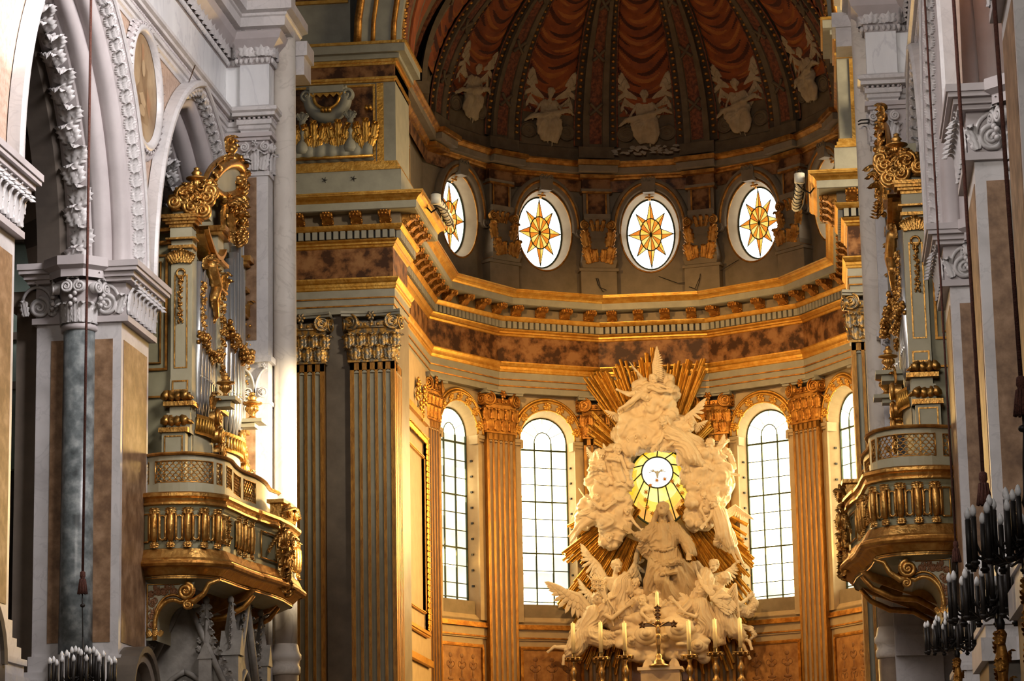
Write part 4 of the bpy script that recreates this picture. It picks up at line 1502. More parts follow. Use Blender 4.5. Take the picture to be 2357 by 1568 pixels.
# oval stained-glass window behind the glory
wn += 1
WG = sroot('window_%d' % wn, A(1517, 1121, .2))
T = FA(0, YC + 7.0 - YC + 0)   # unused orientation helper
oc = A(1517, 1121, .12)
GY = [emis('amber_glass', (1.0, .48, .012), 1.05, (1.0, .66, .05), 2.2), emis('orange_glass', (1.0, .30, .01), .85, (1.0, .52, .03), 2.5), emis('pale_centre_glass', (1.0, .98, .9), 2.6), emis('pale_yellow_glass', (1.0, .68, .07), 1.1, (1.0, .86, .28), 2.5)]
b = MB()
ax, az = 74 * PX, 91 * PX
c2 = A(1513, 1088, .12); rc = 36 * PX
ring_o = [(oc.x + ax * math.cos(t), oc.z + az * math.sin(t)) for t in np.linspace(0, 2 * PI, 48, endpoint=False)]
ring_i = [(c2.x + rc * math.cos(t), c2.z + rc * math.sin(t)) for t in np.linspace(0, 2 * PI, 48, endpoint=False)]
b.add([(x, oc.y, z) for x, z in ring_o] + [(x, oc.y, z) for x, z in ring_i], [])
for i in range(48):
    j = (i + 1) % 48
    low = ring_o[i][1] < oc.z - .62 * az and ring_o[i][0] > oc.x - .2
    mid = lambda p, q, t: (lerp(p[0], q[0], t), oc.y, lerp(p[1], q[1], t))
    for t0, t1, mm in ((0, .35, 1 if low or (ring_o[i][1] < oc.z - .5 * az) else 0), (.35, .62, 0 if ring_o[i][1] < oc.z + .4 * az else 3), (.62, 1, 3)):
        b.add([mid(ring_o[i], ring_i[i], t0), mid(ring_o[j], ring_i[j], t0), mid(ring_o[j], ring_i[j], t1), mid(ring_o[i], ring_i[i], t1)], [(0, 1, 2, 3)], mi=mm)
b.add([(x, oc.y, z) for x, z in ring_i], [tuple(range(48))], mi=2)
b.build('glass', GY, WG, fix=False)
b = MB()
b.tube([(x, oc.y - .02, z) for x, z in ring_i], .028, 6, closed=True)
b.tube([(x, oc.y - .02, z) for x, z in ring_o], .04, 6, closed=True)
for k in range(12):
    t = rad(15 + 30 * k + 15)
    b.tube([(c2.x + rc * math.cos(t), oc.y - .02, c2.z + rc * math.sin(t)), (oc.x + ax * math.cos(t) * 1.0, oc.y - .02, oc.z + az * math.sin(t) + 0)], .022, 5)
b.build('leading', LEAD, WG)
dv = MB()
for sx in (-1, 1):
    for k in range(4): dv.cap(c2 + V3(sx * .06, -.03, -.02 + .02 * k), c2 + V3(sx * (.13 + .05 * k), -.03, .10 + .03 * k - .02 * k * k), .02, .012, 6)
dv.ell(c2 + V3(0, -.03, -.05), (.05, .02, .12)); dv.ell(c2 + V3(0, -.03, -.16), (.035, .02, .04))
dv.build('painted_dove', mat('pale_grey_dove', (.45, .5, .52), (.55, .6, .62), .6), WG)
# crown of gilt stars
for i, (x, y) in enumerate([(1512, 1106), (1530, 1103), (1497, 1117), (1547, 1108), (1560, 1118), (1487, 1133), (1486, 1151), (1490, 1168), (1502, 1182), (1570, 1135), (1571, 1153), (1564, 1169)]):
    c = A(x, y, .35)
    s = MB()
    for k in range(8):
        q = k * PI / 4
        s.cap(c, c + V3(math.cos(q) * .085, 0, math.sin(q) * .085), .022, .008, 6)
    s.tube([c, c + V3(0, .22, 0)], .012, 5)
    st = s.build('halo_star', GOLDD)
    tag(st, 'small gilt star of the Virgin halo, %s' % ['top left of the two inside the white disc', 'top right of the two inside the white disc', 'left side first below the disc edge', 'right side first at the disc edge', 'right side second from the top', 'left side second from the top', 'left side third from the top', 'left side fourth from the top', 'lowest on the left beside her head', 'right side third from the top', 'right side fourth from the top', 'lowest on the right beside her head'][i], 'star', 'halo stars')
# ---------------------------------------------------------------- clouds
cloud('marble_cloud', 'swirling marble cloud column crowning the altar group under the top putto', [(1470, 960, .3, 46), (1515, 950, .35, 46), (1538, 906, .3, 30), (1534, 880, .3, 22), (1500, 1000, .45, 48), (1460, 1010, .45, 44), (1440, 1000, .35, 34), (1510, 920, .5, 40), (1560, 985, .3, 34), (1540, 1010, .5, 36), (1520, 860, .25, 16), (1440, 960, .3, 24), (1455, 985, .55, 36)], seed=1)
cloud('marble_cloud', 'marble cloud bank framing the left side of the amber oval window', [(1420, 1050, .4, 34), (1395, 1085, .35, 40), (1400, 1130, .35, 44), (1425, 1110, .45, 34), (1375, 1110, .3, 30), (1390, 1175, .35, 46), (1415, 1205, .4, 42), (1360, 1170, .3, 34), (1345, 1200, .25, 24), (1405, 1240, .45, 30), (1430, 1180, .4, 30), (1425, 1160, .45, 34), (1445, 1025, .45, 28), (1385, 1060, .3, 30), (1432, 1080, .4, 28)], seed=2)
cloud('marble_cloud', 'marble cloud bank framing the right side of the amber oval window', [(1590, 1030, .4, 32), (1610, 1060, .4, 38), (1600, 1100, .4, 38), (1640, 1100, .4, 44), (1665, 1115, .3, 30), (1615, 1150, .4, 40), (1650, 1140, .35, 36), (1600, 1190, .4, 30), (1620, 1200, .4, 26), (1640, 1060, .35, 34), (1670, 1080, .3, 22), (1595, 1210, .4, 18), (1640, 1180, .35, 30)], seed=3)
cloud('marble_cloud', 'rounded marble cloud bank beneath the Virgin with spiral puffs', [(1455, 1485, .9, 26), (1490, 1465, 1.0, 36), (1475, 1500, .9, 30), (1500, 1500, .95, 30), (1530, 1470, 1.0, 30), (1560, 1455, 1.1, 42), (1600, 1475, 1.0, 34), (1610, 1500, .9, 22), (1620, 1515, .85, 16), (1545, 1500, .9, 26), (1580, 1495, .95, 28), (1430, 1470, .8, 24), (1450, 1510, .85, 16), (1515, 1440, .9, 34), (1460, 1440, .8, 34)], seed=4, fold=.012)
cloud('marble_cloud', 'broad smooth marble cloud under the Virgin robe hem', [(1480, 1400, .7, 34), (1520, 1390, .8, 40), (1560, 1400, .8, 40), (1540, 1425, .85, 38), (1450, 1410, .6, 36), (1600, 1410, .6, 36), (1420, 1420, .5, 38), (1640, 1420, .5, 38), (1500, 1430, .8, 30), (1390, 1420, .4, 28), (1580, 1440, .7, 30), (1470, 1370, .6, 22)], seed=5, fold=.02)
# spiral puffs on the lower cloud
sp = MB()
for x, y, d, r in ((1562, 1448, 1.62, 32), (1488, 1462, 1.46, 28), (1605, 1488, 1.42, 20), (1455, 1478, 1.22, 16), (1532, 1466, 1.4, 13)):
    for k, q in enumerate((1.0, .68, .38)):
        sp.ell(A(x, y - k * 2, d + .09 * k), (r * q * PX, .16, r * q * PX * .82), None, 16, 8)
tag(sp.build('cloud_puff', STONE), 'concentric spiral puffs on the front of the lowest marble cloud', 'cloud', 'carved marble clouds')

# ---------------------------------------------------------------- the Virgin
J = dict(hd=A(1525, 1172, 1.15), nk=A(1525, 1196, 1.0), sl=A(1500, 1212, 1.0), sr=A(1554, 1212, 1.0), pv=A(1528, 1280, .9),
         el=A(1480, 1240, 1.1), wl=A(1456, 1226, 1.2), er=A(1582, 1250, 1.1), wr=A(1584, 1274, 1.4), hl=A(1512, 1282, .9), hr=A(1545, 1282, .9),
         kl=A(1520, 1330, 1.35), kr=A(1552, 1335, 1.0), al=A(1540, 1385, .9), ar=A(1575, 1378, .8))
cl1 = [([A(1504, 1212, 1.0), A(1503, 1235, 1.05), A(1510, 1258, 1.05)], [.2, .25, .25]), ([A(1548, 1212, 1.0), A(1548, 1235, 1.05), A(1542, 1258, 1.05)], [.2, .25, .26]), ([A(1526, 1214, 1.1), A(1526, 1262, 1.1)], [.24, .30]),
       ([A(1502, 1213, 1.0), A(1482, 1238, 1.1), A(1466, 1231, 1.15)], [.19, .22, .14]), ([A(1484, 1240, 1.1), A(1474, 1262, 1.0), A(1488, 1284, .9)], [.17, .13, .08]), ([A(1480, 1240, 1.05), A(1490, 1265, 1.0), A(1498, 1280, .95)], [.14, .14, .1]),
       ([A(1552, 1213, 1.0), A(1578, 1246, 1.1), A(1588, 1268, 1.25)], [.19, .22, .2]), ([A(1588, 1256, 1.1), A(1598, 1276, 1.1)], [.18, .1]), ([A(1562, 1218, .85), A(1580, 1240, .8), A(1594, 1262, .8)], [.14, .17, .1])]
cl2 = [([A(1520, 1268, 1.0), A(1508, 1305, 1.1), A(1496, 1345, 1.0), A(1490, 1372, .9)], [.32, .31, .26, .18]), ([A(1534, 1268, 1.0), A(1524, 1312, 1.3), A(1521, 1334, 1.4), A(1540, 1368, 1.1)], [.33, .33, .27, .26]),
       ([A(1544, 1272, 1.0), A(1560, 1315, 1.1), A(1570, 1345, 1.0), A(1578, 1380, .9)], [.32, .32, .3, .22]), ([A(1502, 1330, 1.0), A(1492, 1358, .9), A(1486, 1382, .8)], [.24, .22, .12]),
       ([A(1532, 1345, 1.2), A(1552, 1370, 1.1), A(1575, 1393, 1.0)], [.24, .24, .14]), ([A(1498, 1352, 1.0), A(1530, 1378, 1.1), A(1558, 1393, 1.0)], [.18, .2, .16])]
cl3 = [([A(1502, 1284, 1.25), A(1528, 1300, 1.5), A(1562, 1292, 1.35), A(1586, 1306, 1.0)], [.10, .14, .14, .12]), ([A(1498, 1300, 1.2), A(1526, 1322, 1.6), A(1555, 1316, 1.45)], [.09, .11, .10]),
       ([A(1564, 1296, 1.2), A(1592, 1318, 1.0), A(1606, 1348, .8)], [.2, .2, .12]), ([A(1572, 1328, 1.1), A(1598, 1356, .9), A(1611, 1376, .8)], [.22, .18, .1]), ([A(1506, 1262, 1.3), A(1528, 1268, 1.4), A(1548, 1262, 1.3)], [.07, .08, .07])]
cl4 = [([A(1515, 1176, .92), A(1510, 1188, .9), A(1503, 1206, .9)], [.11, .11, .10]), ([A(1535, 1176, .92), A(1541, 1188, .9), A(1549, 1206, .9)], [.11, .11, .10]), ([A(1525, 1182, .8), A(1526, 1195, .8), A(1526, 1210, .8)], [.16, .17, .18])]
VIR = human('virgin_statue', 'beige marble Virgin in flowing robes looking up before the amber oval window', 'statue', J, .54, fd=(-.12, -1, .30), mt=STONEB, cloth=(cl1, cl2, cl3, cl4), curly=False, veil=True, long=False, seed=5, fold=.042, palms={'l': V3(0, -1, .5), 'r': V3(0, -1, .8)})

# ---------------------------------------------------------------- angels
AG = 'white marble angels of the altar group'
# palm-bearing angel, mid left
human('angel_statue', 'white marble angel holding a palm branch, left of the Virgin robe, both wings spread', 'statue',
      dict(hd=A(1420, 1303, 1.0), nk=A(1416, 1322, .9), sl=A(1396, 1334, .85), sr=A(1440, 1334, .95), pv=A(1420, 1385, .8), el=A(1374, 1352, .95), wl=A(1388, 1372, 1.2), er=A(1444, 1362, 1.1), wr=A(1404, 1378, 1.3), hl=A(1410, 1390, .8), hr=A(1430, 1390, .9), kl=A(1395, 1420, 1.0), kr=A(1440, 1418, 1.0)),
      .42, fd=(.55, -.8, -.1), wings=[(A(1398, 1335, .5), A(1378, 1300, .4), A(1350, 1268, .3), V3(-.08, 0, -.62)), (A(1440, 1332, .6), A(1458, 1305, .5), A(1462, 1288, .4), V3(.06, 0, -.75))],
      cloth=([([A(1440, 1328, .95), A(1428, 1350, 1.0), A(1425, 1380, .95)], [.2, .3, .34]), ([A(1410, 1385, .9), A(1395, 1405, 1.0), A(1380, 1430, .9)], [.34, .34, .2]), ([A(1430, 1388, .9), A(1440, 1410, 1.0), A(1450, 1430, .9)], [.34, .32, .2]), ([A(1445, 1340, 1.0), A(1452, 1360, 1.0)], [.18, .14])],), group=AG, seed=11)
p = thing('palm_branch', A(1370, 1350, 1.3), 'carved palm branch with leaves and lilies held by the mid-left angel', 'branch')
m = MB()
for k in range(7):
    m.chain([A(1396, 1385, 1.35), A(1375 + k * 2, 1350 - k, 1.4), A(1352 + k * 7, 1322 + 3 * abs(k - 1), 1.35)], [.04, .05, .02], 6)
m.build('leaves', STONE, p)
m = MB()
for k in range(9): put(m, Matrix.Translation(A(1366 + (k % 3) * 9, 1336 + (k // 3) * 9, 1.45)) @ Matrix.Scale(-1, 4, (0, 1, 0)), rosette, .09, 5, .05)
m.build('lilies', STONE, p)
m = MB(); m.chain([A(1396, 1380, 1.35), A(1402, 1400, 1.3), A(1412, 1440, 1.2)], [.04, .035, .03], 6); m.chain([A(1399, 1380, 1.35), A(1415, 1405, 1.3), A(1425, 1425, 1.2)], [.03, .03, .02], 6); m.build('stem', STONE, p)
# reaching angel, lower left
human('angel_statue', 'white marble angel flying in from lower left, arms stretched right, feet trailing', 'statue',
      dict(hd=A(1378, 1378, 1.1), nk=A(1372, 1397, 1.0), sl=A(1362, 1408, .9), sr=A(1385, 1410, 1.15), pv=A(1352, 1458, .9), el=A(1412, 1420, 1.2), wl=A(1445, 1393, 1.3), er=A(1408, 1424, 1.35), wr=A(1440, 1398, 1.4), hl=A(1345, 1462, .9), hr=A(1360, 1468, 1.0), kl=A(1310, 1492, .95), kr=A(1330, 1505, 1.05), al=A(1275, 1490, .9), ar=A(1298, 1512, 1.0)),
      .43, fd=(.85, -.35, .35), toes={'l': V3(-.7, -.1, -.55), 'r': V3(-.1, -.2, -1)}, wings=[(A(1362, 1405, .6), A(1335, 1372, .55), A(1284, 1352, .5), V3(.12, 0, -.85)), (A(1372, 1400, .5), A(1362, 1370, .4), A(1345, 1350, .3), V3(.1, 0, -.6))],
      cloth=([([A(1365, 1412, 1.05), A(1356, 1440, 1.0), A(1350, 1465, 1.0)], [.3, .34, .36]), ([A(1350, 1460, 1.0), A(1325, 1490, 1.0), A(1312, 1500, 1.0)], [.36, .34, .22]), ([A(1360, 1460, 1.1), A(1390, 1465, 1.0), A(1425, 1462, .9)], [.34, .24, .12]), ([A(1350, 1440, .8), A(1328, 1450, .7), A(1322, 1480, .7)], [.26, .2, .1]), ([A(1365, 1470, 1.1), A(1395, 1482, 1.0), A(1420, 1478, .9)], [.26, .2, .1]), ([A(1340, 1430, .8), A(1318, 1455, .6), A(1310, 1470, .6)], [.14, .12, .06])],), curly=True, group=AG, seed=12, curl=.15)
# angel behind, right with big wing
human('angel_statue', 'white marble angel with head bowed over the right robe hem, large wing behind', 'statue',
      dict(hd=A(1643, 1302, .75), nk=A(1632, 1316, .7), sl=A(1612, 1322, .7), sr=A(1640, 1334, .7), pv=A(1610, 1370, .6), el=A(1596, 1340, .8), wl=A(1588, 1318, .9), er=A(1640, 1355, .8), wr=A(1620, 1370, 1.0), hl=A(1600, 1375, .6), hr=A(1618, 1378, .6), kl=A(1585, 1410, .8), kr=A(1612, 1415, .8)),
      .40, fd=(-.5, -.8, -.35), wings=[(A(1628, 1325, .5), A(1605, 1296, .5), A(1585, 1300, .45), V3(.05, 0, -.75)), (A(1640, 1325, .4), A(1668, 1318, .3), A(1690, 1300, .25), V3(.1, 0, -.45))],
      cloth=([([A(1622, 1325, .75), A(1612, 1355, .8), A(1600, 1385, .8)], [.3, .34, .36]), ([A(1600, 1380, .8), A(1590, 1410, .8)], [.34, .2])],), group=AG, seed=13)
# angel reaching up, right
human('angel_statue', 'white marble angel seen from behind, raising one arm to the Virgin, leg kicking out right', 'statue',
      dict(hd=A(1666, 1330, 1.2), nk=A(1662, 1348, 1.1), sl=A(1642, 1352, 1.1), sr=A(1678, 1362, 1.1), pv=A(1666, 1415, 1.0), el=A(1614, 1340, 1.15), wl=A(1602, 1312, 1.1), er=A(1704, 1392, 1.1), wr=A(1720, 1378, 1.0), hl=A(1660, 1422, 1.0), hr=A(1676, 1422, 1.0), kl=A(1690, 1455, 1.1), kr=A(1698, 1462, 1.0), al=A(1725, 1478, 1.0), ar=A(1718, 1500, .9)),
      .43, fd=(-.75, .25, .45), toes={'l': V3(.25, -.2, -.9), 'r': V3(.4, 0, -.9)}, wings=[(A(1660, 1360, 1.4), A(1640, 1378, 1.5), A(1632, 1366, 1.5), V3(.55, 0, -.62)), (A(1680, 1362, 1.3), A(1692, 1346, 1.35), A(1704, 1432, 1.35), V3(-.32, 0, -.45))],
      cloth=([([A(1660, 1375, 1.1), A(1662, 1400, 1.1), A(1672, 1430, 1.1)], [.32, .34, .36]), ([A(1670, 1425, 1.1), A(1690, 1450, 1.1), A(1708, 1466, 1.0)], [.36, .32, .2]), ([A(1660, 1430, 1.1), A(1655, 1460, 1.1), A(1665, 1480, 1.0)], [.3, .24, .1]), ([A(1690, 1400, .9), A(1722, 1410, .8), A(1738, 1390, .8), A(1728, 1372, .8)], [.24, .22, .16, .1]), ([A(1700, 1440, .9), A(1728, 1448, .8), A(1738, 1462, .8), A(1728, 1472, .8)], [.12, .1, .09, .06])],), curly=True, group=AG, seed=14, curl=.2)
# bearded figure holding the cloud
human('angel_statue', 'white marble figure leaning in from lower right with outspread hand over the cloud', 'statue',
      dict(hd=A(1615, 1360, 1.3), nk=A(1610, 1378, 1.2), sl=A(1592, 1384, 1.2), sr=A(1626, 1394, 1.2), pv=A(1635, 1440, 1.0), el=A(1575, 1410, 1.35), wl=A(1555, 1388, 1.4), er=A(1600, 1420, 1.45), wr=A(1580, 1412, 1.5), hl=A(1630, 1445, 1.0), hr=A(1645, 1445, 1.0), kl=A(1610, 1460, 1.2), kr=A(1650, 1480, 1.1)),
      .41, fd=(-.8, -.5, -.1), wings=[(A(1630, 1395, 1.0), A(1645, 1420, 1.1), A(1612, 1452, 1.15), V3(-.4, 0, -.3))],
      cloth=([([A(1612, 1395, 1.2), A(1622, 1420, 1.15), A(1635, 1445, 1.05)], [.34, .36, .36]), ([A(1625, 1440, 1.1), A(1600, 1462, 1.1), A(1590, 1470, 1.0)], [.3, .24, .1]), ([A(1590, 1392, 1.2), A(1565, 1412, 1.3)], [.26, .14]), ([A(1640, 1445, 1.1), A(1655, 1475, 1.1)], [.32, .2])],), curly=True, group=AG, seed=15, curl=.1)
# small putti in the centre
human('putto_statue', 'small putto peeping over the cloud between palm angel and Virgin', 'statue',
      dict(hd=A(1463, 1343, 1.0), nk=A(1466, 1356, .95), sl=A(1458, 1360, .95), sr=A(1478, 1362, .95), pv=A(1472, 1385, .9), el=A(1452, 1372, 1.0), er=A(1484, 1376, 1.05), wr=A(1478, 1388, 1.1)), .33, fd=(-.3, -.9, -.15), fat=1.15, group='marble putti', seed=21,
      wings=[(A(1454, 1362, .8), A(1447, 1345, .7), A(1452, 1318, .7), V3(-.02, 0, -.4))])
human('putto_statue', 'plump marble putto resting its arm on the cloud under the Virgin feet', 'statue',
      dict(hd=A(1478, 1382, 1.35), nk=A(1486, 1394, 1.3), sl=A(1480, 1400, 1.3), sr=A(1500, 1398, 1.3), pv=A(1500, 1428, 1.2), er=A(1510, 1406, 1.4), wr=A(1522, 1394, 1.4), el=A(1476, 1412, 1.4), wl=A(1485, 1420, 1.45), hl=A(1494, 1432, 1.2), hr=A(1506, 1434, 1.2), kl=A(1480, 1444, 1.3), kr=A(1520, 1440, 1.3)), .36, fd=(-.35, -.9, .1), fat=1.15, group='marble putti', seed=22)
# top putto with raised wing
human('putto_statue', 'marble putto flying prone on top of the highest cloud, one wing upright', 'statue',
      dict(hd=A(1504, 874, .95), nk=A(1497, 884, .9), sl=A(1492, 884, .8), sr=A(1502, 893, 1.05), pv=A(1474, 903, .9), el=A(1516, 886, 1.0), wl=A(1532, 892, 1.05), er=A(1516, 900, 1.15), wr=A(1532, 900, 1.15), hl=A(1470, 902, .85), hr=A(1472, 908, 1.0), kl=A(1450, 908, .9), kr=A(1456, 922, 1.05), al=A(1432, 902, .85), ar=A(1438, 934, 1.0)), .36, fd=(.5, -.75, -.35), fat=1.1, group='marble putti', seed=23,
      wings=[(A(1505, 872, .6), A(1503, 840, .55), A(1510, 808, .5), V3(.35, 0, -.12)), (A(1490, 884, .6), A(1472, 862, .5), A(1456, 842, .45), V3(.2, 0, -.32))], cloth=([([A(1480, 880, .7), A(1466, 890, .65), A(1460, 905, .6)], [.2, .2, .1]), ([A(1470, 905, 1.0), A(1490, 915, .9), A(1520, 915, .8)], [.14, .16, .1])],))
# upper right angel bending over the window
human('angel_statue', 'white marble angel leaning over the top of the amber oval window, wing raised right', 'statue',
      dict(hd=A(1528, 970, 1.05), nk=A(1538, 986, 1.0), sl=A(1530, 994, 1.0), sr=A(1556, 990, .95), pv=A(1578, 1030, .8), el=A(1520, 1014, 1.15), wl=A(1510, 1026, 1.2), er=A(1556, 1014, 1.1), wr=A(1534, 1028, 1.2), hl=A(1576, 1036, .85), hr=A(1588, 1032, .8), kl=A(1594, 1062, .95), kr=A(1608, 1058, .85), al=A(1626, 1074, .9), ar=A(1632, 1070, .8)),
      .40, fd=(-.35, -.8, -.5), toes={'l': V3(1, -.1, -.6), 'r': V3(1, 0, -.6)}, wings=[(A(1556, 986, .6), A(1580, 958, .55), A(1611, 930, .5), V3(-.05, 0, -.55)), (A(1540, 980, .6), A(1552, 966, .5), A(1572, 966, .45), V3(.1, 0, -.3))],
      cloth=([([A(1545, 998, 1.0), A(1562, 1012, .95), A(1580, 1035, .9)], [.3, .33, .36]), ([A(1575, 1030, .9), A(1592, 1050, .95), A(1612, 1066, .9)], [.36, .32, .16]), ([A(1580, 1010, .8), A(1605, 1020, .7), A(1622, 1040, .6)], [.26, .24, .14]), ([A(1575, 1040, .9), A(1572, 1060, .8), A(1590, 1085, .7)], [.26, .24, .14])],), long=True, group=AG, seed=16)
# putto upper right
human('putto_statue', 'marble putto at upper right tumbling with legs towards the right window', 'statue',
      dict(hd=A(1634, 1022, .85), nk=A(1640, 1034, .8), sl=A(1632, 1040, .8), sr=A(1652, 1034, .75), pv=A(1656, 1066, .7), el=A(1620, 1046, .9), wl=A(1608, 1052, .9), er=A(1662, 1028, .8), wr=A(1668, 1022, .7), hl=A(1652, 1070, .7), hr=A(1662, 1066, .65), kl=A(1664, 1086, .8), kr=A(1680, 1074, .7), al=A(1688, 1092, .7), ar=A(1686, 1098, .6)), .36, fd=(-.6, -.7, -.3), fat=1.12, group='marble putti', seed=24,
      wings=[(A(1648, 1034, .5), A(1656, 1018, .45), A(1662, 1008, .4), V3(.18, 0, -.2))], cloth=([([A(1650, 1045, .6), A(1672, 1040, .5), A(1684, 1060, .5), A(1690, 1078, .5)], [.16, .16, .14, .08])],))
# pair of putti upper left
human('putto_statue', 'left putto of the pair embracing on the upper left cloud', 'statue',
      dict(hd=A(1383, 1048, .85), nk=A(1380, 1060, .8), sl=A(1370, 1064, .8), sr=A(1388, 1066, .85), pv=A(1388, 1092, .75), el=A(1360, 1070, .9), wl=A(1374, 1074, 1.0), er=A(1392, 1080, .95), wr=A(1378, 1078, 1.0), hl=A(1386, 1096, .75), hr=A(1396, 1096, .75), kl=A(1396, 1116, .85), kr=A(1408, 1112, .85)), .35, fd=(.3, -.9, -.25), fat=1.12, group='marble putti', seed=25,
      wings=[(A(1370, 1060, .6), A(1362, 1044, .5), A(1354, 1034, .45), V3(-.05, 0, -.2))])
human('putto_statue', 'right putto of the pair on the upper left cloud, head turned right', 'statue',
      dict(hd=A(1422, 1034, .9), nk=A(1416, 1046, .85), sl=A(1404, 1048, .85), sr=A(1428, 1052, .85), pv=A(1420, 1084, .8), el=A(1398, 1056, .95), wl=A(1414, 1058, 1.05), er=A(1434, 1066, .95), wr=A(1440, 1080, 1.0), hl=A(1416, 1088, .8), hr=A(1426, 1088, .8), kl=A(1424, 1108, .9), kr=A(1436, 1106, .9)), .36, fd=(.45, -.85, -.2), fat=1.12, group='marble putti', seed=26,
      wings=[(A(1404, 1046, .6), A(1398, 1034, .5), A(1392, 1026, .45), V3(-.04, 0, -.2))])
# left middle angel with back turned
human('angel_statue', 'white marble angel lying across the left cloud bank, legs trailing down left', 'statue',
      dict(hd=A(1374, 1146, .9), nk=A(1372, 1157, .85), sl=A(1360, 1162, .8), sr=A(1384, 1160, .9), pv=A(1356, 1190, .7), el=A(1392, 1172, 1.0), wl=A(1406, 1162, 1.0), er=A(1380, 1170, 1.0), wr=A(1360, 1150, 1.0), hl=A(1350, 1192, .7), hr=A(1360, 1196, .75), kl=A(1334, 1206, .75), kr=A(1338, 1214, .8), al=A(1318, 1226, .7), ar=A(1322, 1238, .7)), .34, fd=(.2, -.7, .5), fat=1.05, group=AG, seed=17,
      wings=[(A(1358, 1156, .5), A(1344, 1142, .45), A(1336, 1130, .4), V3(.12, 0, -.2)), (A(1352, 1165, .6), A(1334, 1160, .5), A(1322, 1185, .45), V3(.1, 0, -.35))], cloth=([([A(1352, 1180, .7), A(1335, 1190, .6), A(1328, 1215, .6)], [.22, .2, .1])],))
# small figure leaning beside the oval, left of the Virgin
human('putto_statue', 'slim marble putto dropping an arm between the Virgin and the left cloud bank', 'statue',
      dict(hd=A(1443, 1177, .8), nk=A(1446, 1188, .75), sl=A(1438, 1192, .7), sr=A(1454, 1194, .75), pv=A(1440, 1212, .6), er=A(1462, 1206, .85), wr=A(1474, 1218, .9)), .30, fd=(.15, -.95, .05), group='marble putti', seed=27)
# right middle pair
human('putto_statue', 'marble putto head and arm emerging from the right cloud bank', 'statue',
      dict(hd=A(1622, 1142, .85), nk=A(1628, 1154, .8), sl=A(1618, 1158, .8), sr=A(1640, 1158, .75), pv=A(1630, 1186, .6), el=A(1612, 1172, .9), wl=A(1620, 1186, .95), er=A(1648, 1170, .85)), .34, fd=(-.1, -.9, -.3), fat=1.1, group='marble putti', seed=28)
human('angel_statue', 'white marble angel at right with a wing crossing the right window, back to the viewer', 'statue',
      dict(hd=A(1644, 1156, 1.0), nk=A(1654, 1168, .95), sl=A(1640, 1178, .95), sr=A(1668, 1176, .9), pv=A(1664, 1218, .8), el=A(1636, 1190, 1.05), wl=A(1624, 1204, 1.1), er=A(1676, 1200, .95), wr=A(1668, 1222, 1.0), hl=A(1660, 1224, .8), hr=A(1672, 1222, .75), kl=A(1676, 1250, .85), kr=A(1688, 1252, .8), al=A(1690, 1280, .8), ar=A(1706, 1290, .75)), .38, fd=(-.7, -.5, -.1), group=AG, seed=18, toes={'l': V3(.5, 0, -1), 'r': V3(.5, 0, -1)},
      wings=[(A(1672, 1178, .7), A(1692, 1164, .6), A(1726, 1190, .55), V3(-.12, 0, -.36))],
      cloth=([([A(1656, 1184, .95), A(1662, 1205, .95), A(1668, 1228, .9)], [.28, .3, .32]), ([A(1668, 1225, .9), A(1680, 1250, .85), A(1684, 1268, .8)], [.32, .26, .12]), ([A(1660, 1225, .8), A(1650, 1250, .7), A(1672, 1266, .6)], [.2, .14, .08])],))
# cherub heads set into the clouds
for i, (x, y, d, hh, lb, f, w) in enumerate([(1403, 1238, .82, .34, 'curly cherub head at the foot of the left cloud bank', (0, -1, .15), False), (1446, 1010, .85, .26, 'left cherub head of the row in the upper cloud', (.2, -1, -.1), False), (1464, 1003, .9, .24, 'middle cherub head of the row in the upper cloud', (-.1, -1, 0), False), (1484, 1008, .92, .25, 'right cherub head of the row in the upper cloud', (.2, -1, -.1), False),
        (1448, 1028, .82, .26, 'lowest cherub head of the upper cloud, just above the right putto of the pair', (.1, -1, -.1), False), (1428, 948, .6, .27, 'winged cherub head at the left edge of the highest cloud', (-.4, -1, 0), True), (1592, 974, .6, .27, 'winged cherub head tucked under the raised right wing', (.5, -1, -.1), True), (1609, 1112, .78, .30, 'faint cherub face in the middle of the right cloud bank', (0, -1, 0), False),
        (1424, 1128, .75, .24, 'cherub head in the middle of the left cloud bank', (.3, -1, .1), False), (1432, 1146, .78, .24, 'lower cherub head in the middle of the left cloud bank', (.3, -1, .1), False)]):
    cherub(x, y, d, hh, lb, f, w, seed=40 + i)

# ---------------------------------------------------------------- altar table, crucifix and candles
AYT = 87.2
def B(x, y, d=0): return at(x, y, AYT - d)
p = B(1520, 1545)
t = thing('altar_tabernacle', (p.x, p.y, p.z - 1), 'pale marble altar top between the candlesticks at the bottom edge', 'altar')
zt = p.z + .12
m = MB(); m.box(p.x - .62, p.x + .62, p.y - .2, p.y + .9, 2, zt - .1); m.build('body', STONEB, t)
m = MB(); m.box(p.x - .72, p.x + .72, p.y - .28, p.y + .95, zt - .1, zt); m.build('cornice', STONE, t)
for sx in (-.42, .42):
    m = MB(); m.prism([(sx - .2, zt - .3)] + [(sx + .2 * math.cos(q), zt - .1 + .42 * math.sin(q)) for q in np.linspace(0, PI, 9)][0:9] , 0, .1)
    m.v = [V3(p.x + v.x, p.y + .6 - v.y, v.z) for v in m.v]
    m.build('arched_finial', STONE, t)
m = MB(); m.box(p.x - 4.6, p.x + 4.6, p.y + .1, p.y + 1.6, 0, p.z - .75); 
ob = m.build('altar_shelf', MARB); tag(ob, 'dark marble altar shelf carrying the candlesticks', 'altar')
shelfz = p.z - .75


